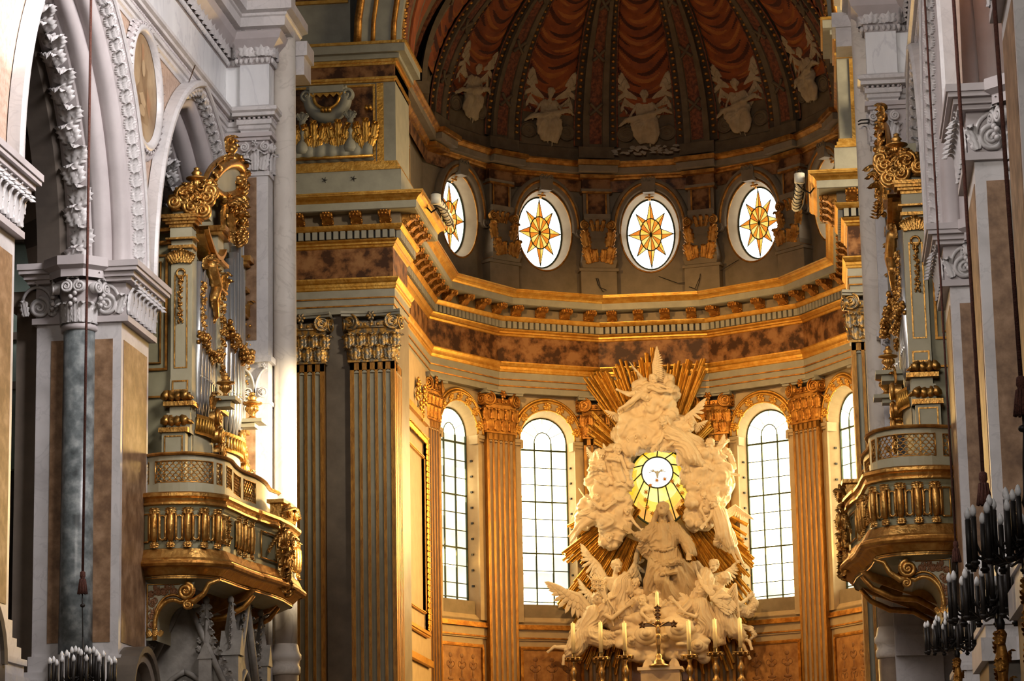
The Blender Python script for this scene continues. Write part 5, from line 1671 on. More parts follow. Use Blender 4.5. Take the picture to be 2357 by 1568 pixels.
def candlestick(x, ytop, ypan, cx, first, label, i):
    c = B(x, ypan)
    pan = c.z
    r = thing('altar_candlestick', (c.x, c.y + .4, shelfz), label, 'candlestick', 'altar candlesticks')
    cc = V3(c.x, c.y + .4, 0)
    # keep the apparent place after moving back
    q = at(x, ypan, AYT + .4); cc = V3(q.x, q.y, 0); pan = q.z
    m = MB(); m.lathe(cc, [(.02, shelfz), (.3, shelfz), (.3, shelfz + .06), (.18, shelfz + .14), (.1, shelfz + .3)], 12); m.build('foot', SILV, r)
    m = MB(); h = pan - shelfz
    pr = [(.08, .2), (.14, .26), (.16, .34), (.08, .42), (.06, .5), (.11, .56), (.13, .66), (.07, .76), (.05, .84), (.09, .9), (.1, .94)]
    m.lathe(cc, [(a, shelfz + h * b) for a, b in pr], 12); m.build('stem', SILV, r)
    m = MB(); m.lathe(cc, [(.05, pan - .06), (.2, pan - .03), (.28, pan + .02), (.29, pan + .05), (.2, pan + .04), (.06, pan + .03), (.055, pan + .22), (.0, pan + .22)], 14)
    for k in range(10): m.ell(cc + V3(.25 * math.cos(k * .628), .25 * math.sin(k * .628), pan - .02), (.04, .04, .05), None, 6, 5)
    m.build('drip_pan', SILV, r)
    top = at(x, ytop, AYT + .4).z
    m = MB(); m.lathe(cc, [(.0, pan + .2), (.068, pan + .2), (.064, top), (.02, top + .01), (.012, top + .05), (0, top + .05)], 12)
    ob = m.build('candle', WAX); tag(ob, label.replace('candlestick', 'wax candle').replace('silver-gilt', 'tall ivory'), 'candle', 'altar candles')


for i, (x, yt, yp, lb) in enumerate([(1320, 1435, 1518, 'leftmost silver-gilt altar candlestick in front of the trailing angel feet'), (1384, 1433, 1517, 'second silver-gilt altar candlestick from the left'), (1439, 1434, 1513, 'third silver-gilt altar candlestick, just left of the crucifix'),
                                     (1587, 1430, 1512, 'first silver-gilt altar candlestick right of the crucifix'), (1647, 1426, 1506, 'second silver-gilt altar candlestick right of the crucifix'), (1705, 1424, 1505, 'rightmost silver-gilt altar candlestick below the kicking foot')]):
    candlestick(x, yt, yp, 0, i == 0, lb, i)
c = B(1515, 1447, .2)
zb = zt
r = thing('altar_crucifix', (c.x, c.y, zb), 'tall dark metal altar crucifix with figure and flared cross ends', 'crucifix')
m = MB(); m.box(c.x - .05, c.x + .05, c.y - .04, c.y + .04, zb + .3, B(1513, 1400).z); m.build('upright', BRONZE, r)
m = MB(); l, q = B(1478, 1440, .2), B(1551, 1436, .2); zc_ = (l.z + q.z) / 2; m.box(l.x, q.x, c.y - .04, c.y + .04, zc_ - .06, zc_ + .06)
m.build('crossbar', BRONZE, r)
m = MB()
for e in (V3(l.x, c.y, zc_), V3(q.x, c.y, zc_), V3(c.x, c.y, B(1513, 1402).z), V3(c.x, c.y, B(1513, 1418).z)):
    for k in range(5): m.ell(e + V3(.075 * math.cos(k * 1.256 + .3), -.02, .075 * math.sin(k * 1.256 + .3)), (.045, .04, .045), None, 8, 6); m.cap(e, e + V3(.13 * math.cos(k * 1.256 + .3), -.02, .13 * math.sin(k * 1.256 + .3)), .03, .01, 6)
m.ell(V3(c.x, c.y - .05, zc_), (.13, .05, .13))
m.build('flared_ends', BRONZE, r)
# corpus
m = MB()
hz = zc_ + .06
head(m, V3(c.x, c.y - .12, hz + .02), .14, (.2, -1, -.4))
m.ell(V3(c.x, c.y - .1, hz - .24), (.085, .06, .17)); m.ell(V3(c.x, c.y - .1, hz - .44), (.085, .065, .1))
for sx in (-1, 1):
    m.chain([V3(c.x + sx * .07, c.y - .1, hz - .12), V3(c.x + sx * .22, c.y - .09, hz - .03), V3(c.x + sx * .38, c.y - .06, hz + .02)], [.032, .026, .018], 7)
    m.chain([V3(c.x + sx * .045, c.y - .1, hz - .48), V3(c.x + sx * .04, c.y - .15, hz - .72), V3(c.x + sx * .012, c.y - .09, hz - .98)], [.05, .036, .022], 7)
o = m.build('corpus', SILV, r); bake(o, .018, 2)
m = MB(); m.lathe((c.x, c.y, 0), [(.02, zb), (.34, zb), (.34, zb + .05), (.2, zb + .1), (.16, zb + .2), (.1, zb + .26), (.12, zb + .34), (.05, zb + .42), (.05, zb + .6)], 14); m.build('base', SILV, r)
c2_ = at(1513, 1400, AYT + .8)
m = MB(); m.lathe((c2_.x, c2_.y, 0), [(0, zt), (.06, zt), (.055, at(1512, 1365, AYT + .8).z), (.012, at(1512, 1363, AYT + .8).z + .02), (0, at(1512, 1361, AYT + .8).z + .03)], 10)
tag(m.build('candle', WAX), 'tall ivory candle rising behind the top of the crucifix', 'candle', 'altar candles')
# ---------------------------------------------------------------- grisaille angels on the dome


def dome_angel(px, feet, label, lean=0, turn=0, sc=1.0, seed=0):
    # angle of the panel from its place round the apse
    a = px
    def Tm(p):
        return dome_pt(a + (p.x * sc) * 8.3, .025 + feet + p.z * sc * .090, .05 - p.y * .42)
    MB.DT = Tm
    L = lean
    hx = L * .25
    J = {'hd': V3(hx, -.12, 2.0), 'nk': V3(hx * .8, -.05, 1.76), 'sl': V3(-.3 + hx * .6, -.03, 1.6), 'sr': V3(.3 + hx * .6, -.03, 1.6), 'pv': V3(0, 0, .95),
         'el': V3(-.5 + hx * .5, -.15, 1.25), 'wl': V3(-.62, -.28, 1.02 + .1 * turn), 'er': V3(.52 + hx * .4, -.15, 1.3), 'wr': V3(.72, -.25, 1.3 + .1 * L),
         'hl': V3(-.16, -.05, .92), 'hr': V3(.16, -.05, .92), 'kl': V3(-.26 + .1 * turn, -.42, .72), 'kr': V3(.22 + .1 * turn, -.42, .78), 'al': V3(-.08 + .2 * L, -.2, .12), 'ar': V3(.16 + .2 * L, -.15, .05)}
    cl = [([V3(-.2 + hx * .5, -.05, 1.55), V3(-.12, -.12, 1.2), V3(-.1, -.15, .95)], [.2, .26, .3]), ([V3(.2 + hx * .5, -.05, 1.55), V3(.12, -.12, 1.2), V3(.1, -.15, .95)], [.2, .26, .3]),
          ([V3(-.18, -.15, .95), V3(-.3 + .1 * turn, -.42, .75), V3(-.24, -.3, .35), V3(-.16 + .2 * L, -.2, .15)], [.3, .27, .25, .2]), ([V3(.18, -.15, .95), V3(.26 + .1 * turn, -.42, .78), V3(.26, -.3, .4), V3(.24 + .2 * L, -.2, .12)], [.3, .27, .25, .2]),
          ([V3(0, -.2, .8), V3(.02, -.3, .45), V3(.05 + .2 * L, -.2, .1)], [.26, .24, .12]),
          ([V3(-.95, -.25, .78), V3(-.7, -.42, 1.0), V3(-.2, -.46, 1.08), V3(.3, -.46, 1.22), V3(.72, -.4, 1.36), V3(.95, -.28, 1.2)], [.08, .13, .13, .13, .13, .07])]
    r = human('painted_angel', label, 'fresco', J, .40, fd=(.3 * turn, -1, .05 + .1 * L), mt=FRESCOA, cloth=(cl,), group='grisaille angels painted round the dome', seed=60 + seed, vox=.035, fold=.03,
              wings=[(V3(-.18 + hx, .1, 1.62), V3(-.55, .1, 2.1), V3(-.62, .1, 2.28), V3(.02, 0, -1.0)), (V3(.18 + hx, .1, 1.62), V3(.55, .1, 2.1), V3(.64, .1, 2.28), V3(-.02, 0, -1.0))])
    for sx in (-1, 1):
        m = MB()
        put(m, TR(sx * .72, -.02, .42), spiral, .30, 1.8, .05, .06, sx)
        m.build('painted_scroll', FRESCO, r)
    MB.DT = None


for i, (a, f, lb, L, t) in enumerate(((-60, .03, 'grisaille angel with a scroll on the dome, far left, standing in profile', .4, 1), (-30, .0, 'grisaille angel with a scroll on the dome, second from left, above the left oval window', 0, 0), (0, .0, 'grisaille angel with a scroll on the dome above the central oval window', -.1, -.2),
                                       (30, .0, 'grisaille angel with a scroll on the dome above the right oval window, head tilted left', -.3, -1), (60, .03, 'grisaille angel on the dome at far right, half hidden by the pier', -.4, -1))):
    dome_angel(a, f, lb, L, t, 1.0, i)
b = MB(FA(0, 6.42))
rs = random.Random(5)
for k in range(40):
    x, z = rs.uniform(-1.1, 1.1), rs.uniform(26.14, 26.42)
    b.add([(x + rs.uniform(.04, .16) * math.cos(t), 0.01 + .004 * k / 40, z + rs.uniform(.02, .07) * math.sin(t)) for t in np.linspace(0, 6.28, 8)[:-1]], [tuple(range(7))])
b.build('flaked_plaster', mat('bare_flaked_plaster', (.26, .22, .16), (.34, .29, .21), .8), DC)
# ---------------------------------------------------------------- nave
XN = -5.55
XW = -13.42                    # nave face of the left arcade wall
XB = -15.2                     # aisle face
ZS, AE, AR = 13.7, 1.22, 4.79  # springing, centre shift and radius of the pointed arches
AH = 3.57
PIERS = {'second': 41.8, 'third': 51.1}      # near edge of each pier (2.16 deep)


def arch_pts(c, r, n=30, full=True, t1=1.0):
    """pointed arch, offset r outwards; from the near springing over the apex to the far one: (y, z)"""
    R = AR + r
    te = math.acos(AE / R)
    far = [(c - AE + R * math.cos(te * i / n), ZS + R * math.sin(te * i / n)) for i in range(n + 1)]
    near = [(2 * c - y, z) for y, z in far]
    return near + far[::-1][1:]


ARCH = [47.53, 56.83, 38.23, 28.9]
LN = {-1: 'left', 1: 'right'}


def nave_side(sd):
    Mx = IDM if sd < 0 else MIR(-5.43)
    side = LN[sd]
    WALL = sroot('wall_' + side, Mx @ V3(XW, 50, 0))
    # wall above the arches (nave face, soffit and aisle face)
    b = MB(Mx)
    for c in ARCH:
        top = 24.0
        for x, q in ((XW, .74), (XB, .0)):
            ap = arch_pts(c, q, 24)
            b.grid([[(x, y, z), (x, y, top)] for y, z in ap], smooth=False)
            for ya, yb in ((c - 4.65, ap[0][0]), (ap[-1][0], c + 4.65)):
                b.grid([[(x, ya, ZS - .3), (x, ya, top)], [(x, yb, ZS - .3), (x, yb, top)]], smooth=False)
    b.build('wall_face', PINK, WALL)
    b = MB(Mx); b.box(XW - 1.5, XW - .35, 24, 61, 21.6, 27); b.build('clerestory_wall', NMARB, WALL)
    # entablature of the nave with its break round the crossing pier
    path = [(XW, 24), (XW, 60.0), (-12.98, 60.0), (-12.98, 59.85), (-12.37, 59.85), (-12.37, 61.2)]
    TR_ = sroot('trim_%d' % (3 if sd < 0 else 4), Mx @ V3(XW, 50, 18.7))
    def pl(name, prof, m, smooth=False):
        q = MB(Mx); q.plan(path, prof, smooth=smooth); return q.build(name, m, TR_)
    pl('lower_moulding', [(-.3, 18.78), (.02, 18.78), (.03, 18.86), (.07, 18.9), (.07, 18.98), (.11, 19.0), (.11, 19.10), (.10, 19.12)], NMARB)
    pl('bead_groove', [(.08, 19.10), (.08, 19.18)], BLACK)
    pl('upper_moulding', [(.10, 19.17), (.20, 19.18), (.20, 19.26), (.26, 19.30), (.26, 19.38), (.08, 19.46)], NMARB)
    pl('frieze_slab', [(.04, 19.44), (.04, 20.46)], NSTAT)
    pl('cyma', [(.0, 20.44), (.06, 20.46), (.08, 20.6), (.10, 20.64), (.16, 20.8), (.34, 21.0), (.40, 21.16), (.34, 21.22)], NGREY)
    pl('cornice_shelf', [(.3, 21.2), (.5, 21.24), (.52, 21.45), (.56, 21.48), (.56, 21.54), (.70, 21.58), (.70, 21.8), (.62, 21.86), (-.5, 21.9)], NMARB)
    bd = MB(Mx); lf = MB(Mx)
    st = along(path, .1, .11)
    for x, y, ux, uy in st:
        if y < 43 and sd < 0 or y < 36: continue
        bd.ell((x, y, 19.14), (.042, .042, .038), None, 6, 4)
    bd.build('bead_row', NGREY, TR_)
    for x, y, ux, uy in along(path, .08, .36):
        if y < 43: continue
        fr = frame((x, y, 0), (ux, uy, 0), (uy, -ux, 0))
        put(lf, fr @ TR(0, .04, 20.62), leaf, .38, .60, .55, 5, .24)
        put(lf, fr @ TR(.18, .02, 20.62), leaf, .2, .42, .5, 4, .2)
        for q in (-.12, 0, .12): lf.ell(fr @ V3(q, .03, 20.53), (.05, .05, .07), None, 6, 5)
    lf.build('leaf_moulding', NMARB, TR_)

    # arch orders
    for c, nm in ((47.53, 'nearer'), (56.83, 'farther')):
        r = thing('arch_moulding', Mx @ V3(XW, c, ZS), 'carved pointed arch moulding of the %s %s arcade bay' % (nm, side), 'arch', 'pointed arcade arches')
        def sw(name, prof, m, smooth=True, n=30):
            cols = [arch_pts(c, q, n) for q, _ in prof]
            q = MB(Mx); q.grid([[(XW - d, cols[j][i][0], cols[j][i][1]) for j, (_, d) in enumerate(prof)] for i in range(len(cols[0]))], smooth=smooth)
            return q.build(name, m, r)
        sw('hood', [(.86, -.02), (.84, -.24), (.80, -.30), (.72, -.30), (.69, -.26)], NMARB, False)
        sw('leaf_cavetto', [(.70, -.26), (.62, -.14), (.50, -.04), (.46, .02)], NGREY)
        tor = []
        for (r0, d0), (r1, d1) in (((.46, .02), (.24, .34)), ((.24, .34), (.02, .68))):
            for i in range(9):
                t = i / 8
                bul = math.sin(PI * t) * .11
                tor.append((lerp(r0, r1, t) - bul * .83, lerp(d0, d1, t) - bul * .56))
            tor.append((r1 + .03, d1 + .0))
        sw('roll_mouldings', tor, NGREY)
        sw('inner_band', [(.02, .68), (0, .72), (0, 1.14), (.04, 1.2)], NGREY, False)
        sw('rear_order', [(.04, 1.2), (-.12, 1.3), (-.12, 1.76), (.3, 1.8)], DARK, False)
        for nm2, r0, wdt, stp, dep in (('shell_leaves', .60, .30, .30, 0), ('acanthus_leaves', 0, .44, .42, 1)):
            l = MB(Mx)
            R = AR + r0
            te = math.acos(AE / R)
            n = int(R * te / stp)
            for k in range(n + 1):
                t = te * (k + .5) / (n + 1)
                for half in (1, -1):
                    if half < 0 and (nm2 == 'acanthus_leaves' or k < n - 4): continue
                    y = c + half * (-AE + R * math.cos(t)); z = ZS + R * math.sin(t)
                    T_ = V3(0, -half * math.sin(t), math.cos(t)); O_ = V3(0, half * math.cos(t), math.sin(t))
                    if dep == 0:
                        # leaves lie on the inner flank: base at the outer rim, tips towards the opening
                        nrm = (-O_ * .75 + V3(.66, 0, 0)).normalized(); up = T_; xx = up.cross(nrm)
                        M = Matrix(((xx.x, nrm.x, up.x, XW + .10), (xx.y, nrm.y, up.y, y), (xx.z, nrm.z, up.z, z), (0, 0, 0, 1)))
                        put(l, M @ TR(0, .0, -.15), leaf, .30, .29, .45, 6, .10)
                    else:
                        nrm = -O_; up = T_; xx = up.cross(nrm)
                        M = Matrix(((xx.x, nrm.x, up.x, XW - .93), (xx.y, nrm.y, up.y, y), (xx.z, nrm.z, up.z, z), (0, 0, 0, 1)))
                        put(l, M @ TR(0, .0, -.2, ry=.25 * (1 if k % 2 else -1)), leaf, .46, .52, 1.05, 5, .16)
                        put(l, M @ TR(.12 * (1 if k % 2 else -1), .02, -.1, ry=-.5 * (1 if k % 2 else -1)), leaf, .26, .34, 1.0, 4, .14)
            l.build(nm2, NMARB, r)

    # piers
    for nm, y0 in (list(PIERS.items()) + ([('first', 32.5)] if sd > 0 else [])):
        y1 = y0 + 2.16
        r = thing('marble_pier', Mx @ V3((XW + XB) / 2, y0 + 1.08, 0), {('left', 'second'): 'brown marble pier cut by the left picture edge', ('left', 'third'): 'brown marble pier with blue-grey half column and carved capital, left of the organ', ('right', 'second'): 'brown marble pier at right behind the hanging ropes, scrolled capital near the top right',
                   ('right', 'third'): 'narrow brown marble pier between right organ and hanging rope, scrolled capital', ('right', 'first'): 'nearest marble pier at the right picture edge with glossy gilded-looking corner'}[(side, nm)], 'pier', 'brown marble arcade piers')
        xn = XW - .07
        b = MB(Mx); b.box(XB, xn, y0, y1, 5.7, 12.62); b.build('shaft', NMARB, r)
        b = MB(Mx)
        b.box(xn - .01, xn + .012, y0 + .16, y1 - .16, 6.3, 12.25); b.build('nave_panel', BRECC, r)
        b = MB(Mx); b.box(XB + .30, XB + .62, y0 - .012, y0 + .1, 6.3, 12.25); b.box(xn - .62, xn - .17, y0 - .012, y0 + .1, 6.3, 12.25); b.build('jamb_panel', BRECC, r)
        xc = -14.33
        b = MB(Mx); b.lathe((xc, y0 - .02, 0), [(.335, 6.05), (.325, 7.5), (.31, 12.45)], 24)
        b.build('half_column', BLUE, r)
        b = MB(Mx)
        for e, z0, z1 in ((.30, 4.75, 5.1), (.22, 5.1, 5.3), (.26, 5.3, 5.4), (.18, 5.4, 5.6), (.12, 5.6, 5.75), (.06, 5.75, 6.05)):
            b.box(XB - e, xn + e, y0 - e, y1 + e, z0, z1)
            b.lathe((xc, y0 - .02, 0), [(0, z0), (.38 + e, z0), (.38 + e, z1), (0, z1)], 24, smooth=False)
        b.build('base', NMARB, r)
        b = MB(Mx); b.box(XB - .2, xn + .2, y0 - .2, y1 + .2, 0, 4.75); b.build('pedestal', DKST, r)
        # capital
        b = MB(Mx)
        b.box(XB - .02, XW + .02, y0 - .02, y1 + .02, 12.62, 13.4)
        b.box(XB - .08, XW + .08, y0 - .08, y1 + .08, 12.58, 12.70)
        for e, z0, z1 in ((.16, 13.38, 13.46), (.22, 13.46, 13.56), (.30, 13.56, 13.64), (.33, 13.64, 13.76)): b.box(XB - e, XW + e, y0 - e, y1 + e, z0, z1)
        b.lathe((xc, y0 - .02, 0), [(.31, 12.4), (.36, 12.42), (.36, 12.5), (.31, 12.54), (.33, 12.9), (.42, 13.2), (.5, 13.36)], 20)
        oc_ = [(xc + .58 * math.cos(PI / 8 + k * PI / 4), y0 - .10 + .58 * math.sin(PI / 8 + k * PI / 4)) for k in range(8)]
        b.add([(x, y, 13.40) for x, y in oc_] + [(x, y, 13.55) for x, y in oc_] + [(xc + (x - xc) * 1.2, y0 - .1 + (y - y0 + .1) * 1.2, 13.62) for x, y in oc_] + [(xc + (x - xc) * 1.2, y0 - .1 + (y - y0 + .1) * 1.2, 13.8) for x, y in oc_], [(i + k * 8, (i + 1) % 8 + k * 8, (i + 1) % 8 + k * 8 + 8, i + k * 8 + 8) for k in range(3) for i in range(8)] + [tuple(range(24, 32))])
        cap = b.build('capital', NGREY, r)
        b = MB(Mx)
        for k in range(9):
            a = PI + (k - .0) * PI / 8
            fr = frame((xc + .33 * math.cos(a), y0 - .02 + .33 * math.sin(a), 0), (math.sin(a), -math.cos(a), 0), (math.cos(a), math.sin(a), 0))
            put(b, fr @ TR(0, 0, 12.54), leaf, .2, .5, 1.1, 5, .10)
        for k in (1, 4, 7):
            a = PI + k * PI / 8
            fr = frame((xc + .48 * math.cos(a), y0 - .02 + .48 * math.sin(a), 0), (math.sin(a), -math.cos(a), 0), (math.cos(a), math.sin(a), 0))
            for sx in (-1, 1):
                put(b, fr @ TR(sx * .13, .02, 13.22), spiral, .11, 2, .028, .08, -sx)
            put(b, fr @ TR(0, .06, 13.38), acanthus, .24, .26, 3, .06)
            for q in range(4): b.ell(fr @ V3((q % 2) * .09 - .045, .06, 13.08 - q * .07), (.05, .05, .05), None, 6, 5)
        b.build('column_foliage', NMARB, cap)
        # rinceaux on the jamb and leaves on the nave face
        b = MB(Mx)
        fj = frame((XW - .42, y0 - .02, 0), (1, 0, 0), (0, -1, 0))
        for cx_ in (-.0, -1.35):
            put(b, fj @ TR(cx_ + .05, .02, 12.92), spiral, .19, 1.8, .04, .06, 1)
            b.tube([fj @ V3(cx_ + .3 * math.cos(t), .03, 13.0 + .34 * math.sin(t)) for t in np.linspace(-.3, 2.9, 14)], .035, 6)
            put(b, fj @ TR(cx_ + .28, .02, 12.75, ry=.3), leaf, .2, .5, 1.1, 4, .07)
            put(b, fj @ TR(cx_ - .22, .02, 12.75, ry=-.2), leaf, .18, .4, 1.1, 4, .07)
            put(b, fj @ TR(cx_ + .0, .08, 13.43), rosette, .10, 5, .05)
        fn = frame((XW + .02, y0 + 1.08, 0), (0, 1, 0), (1, 0, 0))
        for k in range(7):
            put(b, fn @ TR(-.93 + k * .31, .02, 12.74), leaf, .28, .62, 1.1, 5, .14)
            put(b, fn @ TR(-.78 + k * .31, .03, 13.0), leaf, .2, .42, 1.15, 4, .2)
            put(b, fn @ TR(-.93 + k * .31, .1, 13.43), rosette, .09, 5, .05)
        b.build('scroll_foliage', NMARB, cap)

    # crossing pier with its stepped faces and the tall column
    r = thing('crossing_pier', Mx @ V3(-13, 60.4, 0), 'stepped white and brown marble crossing pier behind the %s organ' % side, 'pier')
    b = MB(Mx); b.box(XB, -13.0, 60.02, 62, 0, 18.8); b.box(-13.4, -12.37, 59.87, 62, 0, 18.8); b.build('shaft', NMARB, r)
    b = MB(Mx); b.box(-12.92, -12.64, 59.855, 59.95, 13.9, 17.75); b.box(-12.9, -12.66, 59.855, 59.95, 7.5, 12.35); b.build('breccia_panel', BRECC, r)
    b = MB(Mx); b.box(-13.02, -12.33, 59.83, 61.9, 17.78, 17.88); b.box(-13.08, -12.28, 59.78, 61.9, 13.38, 13.52); b.box(-13.0, -12.33, 59.83, 61.9, 12.42, 12.5)
    b.box(-13.5, -12.38, 59.72, 62, 6.3, 6.75); b.box(-13.45, -12.42, 59.78, 62, 6.75, 6.95)
    b.build('collar', NMARB, r)
    # foliate capital at the top and tracery capital half way
    b = MB(Mx); b.box(-13.42, -12.36, 59.86, 61.9, 17.88, 18.62)
    for e, z0, z1 in ((.06, 18.62, 18.7), (.12, 18.7, 18.8)): b.box(-13.42, -12.37 + e, 59.85 - e, 61.9, z0, z1)
    cp = b.build('capital', NGREY, r)
    b = MB(Mx)
    f1 = frame((-12.67, 59.85, 0), (1, 0, 0), (0, -1, 0)); f2 = frame((-13.2, 60.0, 0), (1, 0, 0), (0, -1, 0)); f3 = frame((-12.37, 60.3, 0), (0, 1, 0), (1, 0, 0))
    for f_, w_ in ((f1, .58), (f2, .36), (f3, .7)):
        for sx in (-1, 1):
            put(b, f_ @ TR(sx * w_ * .42, .03, 18.46), spiral, .10, 2, .028, .07, -sx)
            put(b, f_ @ TR(sx * w_ * .3, .02, 17.9, ry=sx * .2), leaf, .24, .5, 1.1, 5, .1)
            b.tube([f_ @ V3(sx * (w_ * .45 * math.cos(t)), .05, 18.1 + .3 * math.sin(t)) for t in np.linspace(0, 1.6, 10)], .025, 5)
        put(b, f_ @ TR(0, .02, 17.9), leaf, .24, .6, 1.1, 5, .1)
        put(b, f_ @ TR(0, .04, 18.55), rosette, .09, 5, .05)
    b.build('foliage', NMARB, cp)
    b = MB(Mx)
    put(b, f1 @ TR(-.14, .03, 13.0), spiral, .01, 1, .01, .01, 1)
    for sx in (-1, 1):
        b.tube([f1 @ V3(sx * .3 - sx * .3 * math.cos(t), .02, 12.62 + .62 * math.sin(t)) for t in np.linspace(0, 1.5, 10)], .03, 5)
        b.tube([f1 @ V3(sx * .17 + .1 * math.cos(t), .03, 12.68 + .1 * math.sin(t)) for t in np.linspace(0, 6.28, 13)], .022, 5)
        put(b, f1 @ TR(sx * .17, .03, 12.68), rosette, .06, 5, .04)
        put(b, f1 @ TR(sx * .2, .03, 13.3), rosette, .07, 5, .04)
    b.build('tracery_capital', NMARB, r)
    cx_ = -12.10 if sd < 0 else -12.29
    r = thing('crossing_column', Mx @ V3(cx_, 60.5, 0), {'left': 'tall pale stone column burning white in the sunbeam beside the left organ', 'right': 'tall pale limestone column beside the right organ, in shade'}[side], 'column', 'tall columns of the crossing')
    b = MB(Mx); b.lathe((cx_, 60.5, 0), [(.262, 6.95), (.262, 12), (.258, 27)], 28); b.build('shaft', COLST, r)
    b = MB(Mx); b.lathe((cx_, 60.5, 0), [(r_, z_ - .25) for r_, z_ in ((.30, 6.55), (.33, 6.6), (.33, 6.72), (.30, 6.76), (.31, 6.86), (.35, 6.9), (.35, 7.0), (.31, 7.05), (.28, 7.2), (.26, 7.25))], 28); b.build('base_ring', COLST, r)
    b = MB(Mx); b.lathe((cx_, 60.5, 0), [(.285, 0), (.285, 6.35)], 28); b.build('lower_shaft', mat('brown_lower_shaft_' + side, (.20, .14, .10), (.32, .24, .17), .4, 0, 2), r)
    b = MB(Mx); b.box(-12.37, -11.68, 60.75, 61.6, 20.44, 21.2); b.prism([(0, 0), (.5, 0), (.6, .55), (.1, .62)], 0, 1) if False else None
    b.box(-12.3, -11.6, 60.7, 61.6, 20.9, 21.25)
    b.build('cornice_end', NMARB, r)
    # aisle behind the arcade
    b = MB(Mx)
    b.box(-21.5, -21.2, 20, 75, 0, 18.5); b.box(-21.5, XB - .05, 20, 75, 18.3, 18.6); b.box(-21.5, XB, 62.5, 63, 0, 18.5)
    b.build('aisle_wall', DARK, WALL)
    for y0 in (51.3,):
        b = MB(Mx); n = 13
        for k in range(n):
            t0, t1 = PI / 2 * k / n, PI / 2 * (k + 1) / n
            ri, ro = 3.6, 4.5
            cxx = -19.0
            b.add([(cxx + q * math.cos(t), yy, 13.2 + q * 1.15 * math.sin(t)) for yy in (y0, y0 + 1.6) for q, t in ((ri, t0), (ro, t0), (ro, t1), (ri, t1))], [(0, 1, 2, 3), (4, 5, 6, 7), (0, 1, 5, 4), (1, 2, 6, 5), (2, 3, 7, 6), (3, 0, 4, 7)], mi=k % 2)
        b.build('aisle_vault_arch', [DARK, DARKB], WALL)
    b = MB(Mx); b.box(XB - .5, XB, 51.4, 53, 0, 13.1); b.box(XB - .7, XB + .05, 51.2, 53.1, 13.0, 13.3); b.build('aisle_respond', DARKB, WALL)


nave_side(-1)
nave_side(1)
# pale green glimpse of the aisle wall between the two left piers
b = MB(); b.box(-19.2, -18.2, 62.2, 62.5, 11.5, 18.2)
struct(b.build('wall_aisle_end', mat('pale_green_aisle', (.30, .40, .33), (.42, .52, .44), .6, 0, 2)))
b = MB()
for z in (13.4, 14.6, 15.4, 17.0): b.box(-19.3, -18.1, 62.0, 62.4, z, z + .18)
struct(b.build('trim_5', DARKB))
b = MB(); b.box(-30, 20, -5, 95, -.3, 0); struct(b.build('floor', FLOOR))

# oval ceiling-height painting on the left wall
mc = atx(326, 203, XW)
r = thing('oval_painting', mc, 'round painting of a robed saint in a white leaf-wreathed frame between the left arches', 'painting')
MR = 1.22
fl = frame(mc, (0, 1, 0), (1, 0, 0))
b = MB(fl)
b.grid([[(q * math.cos(t), y, q * math.sin(t)) for t in np.linspace(0, 2 * PI, 48, endpoint=False)] for q, y in ((MR + .12, 0), (MR + .10, .10), (MR + .02, .16), (MR - .06, .12), (MR - .10, .04))], closev=True)
b.build('frame', NMARB, r)
b = MB(fl)
b.add([((MR - .08) * math.cos(t), .03, (MR - .08) * math.sin(t)) for t in np.linspace(0, 2 * PI, 48, endpoint=False)], [tuple(range(48))])
b.build('canvas', mat('old_canvas_ochre', (.22, .13, .065), (.46, .33, .19), .5, 0, 1.3, lo=.3, hi=.7, detail=8), r)
b = MB(fl)
C1 = mat('canvas_brown_paint', (.17, .095, .045), (.32, .21, .11), .5, 0, 2); C2 = mat('canvas_red_paint', (.33, .17, .085), (.42, .26, .14), .5, 0, 2); C3 = mat('canvas_flesh_paint', (.40, .27, .15), (.50, .36, .21), .5, 0, 2)
def blot(b, pts): b.add([(x, 0, z) for x, z in pts], [tuple(range(len(pts)))])
b.T = fl @ Matrix.Translation((0, .034, 0))
blot(b, [(-.75, -.55), (-.2, -.75), (.4, -.7), (.55, -.3), (.3, .1), (.35, .45), (.05, .6), (-.2, .4), (-.3, .05), (-.6, -.15)]); b.build('painted_robe', C1, r)
b = MB(fl @ Matrix.Translation((0, .037, 0))); blot(b, [(-.15, .9), (.02, .95), (.06, .6), (.0, .35), (-.12, .4)]); blot(b, [(.3, .1), (.62, -.15), (.5, -.55), (.28, -.3)]); b.build('painted_cloak', C2, r)
b = MB(fl @ Matrix.Translation((0, .040, 0))); blot(b, ellipse(.0, .42, .14, .18, 14)); blot(b, [(-.35, -.2), (-.05, -.1), (.2, -.28), (.1, -.4), (-.2, -.36)]); blot(b, ellipse(-.1, -.5, .22, .12, 12)); b.build('painted_flesh', C3, r)
b = MB(fl)
for k in range(46):
    t = 2 * PI * k / 46
    M = TR((MR + .16) * math.cos(t), .02, (MR + .16) * math.sin(t), ry=PI / 2 - t + 2.0)
    put(b, M @ TR(0, 0, -.12), leaf, .2, .3, .8, 4, .09)
b.build('leaf_wreath', NGREY, r)

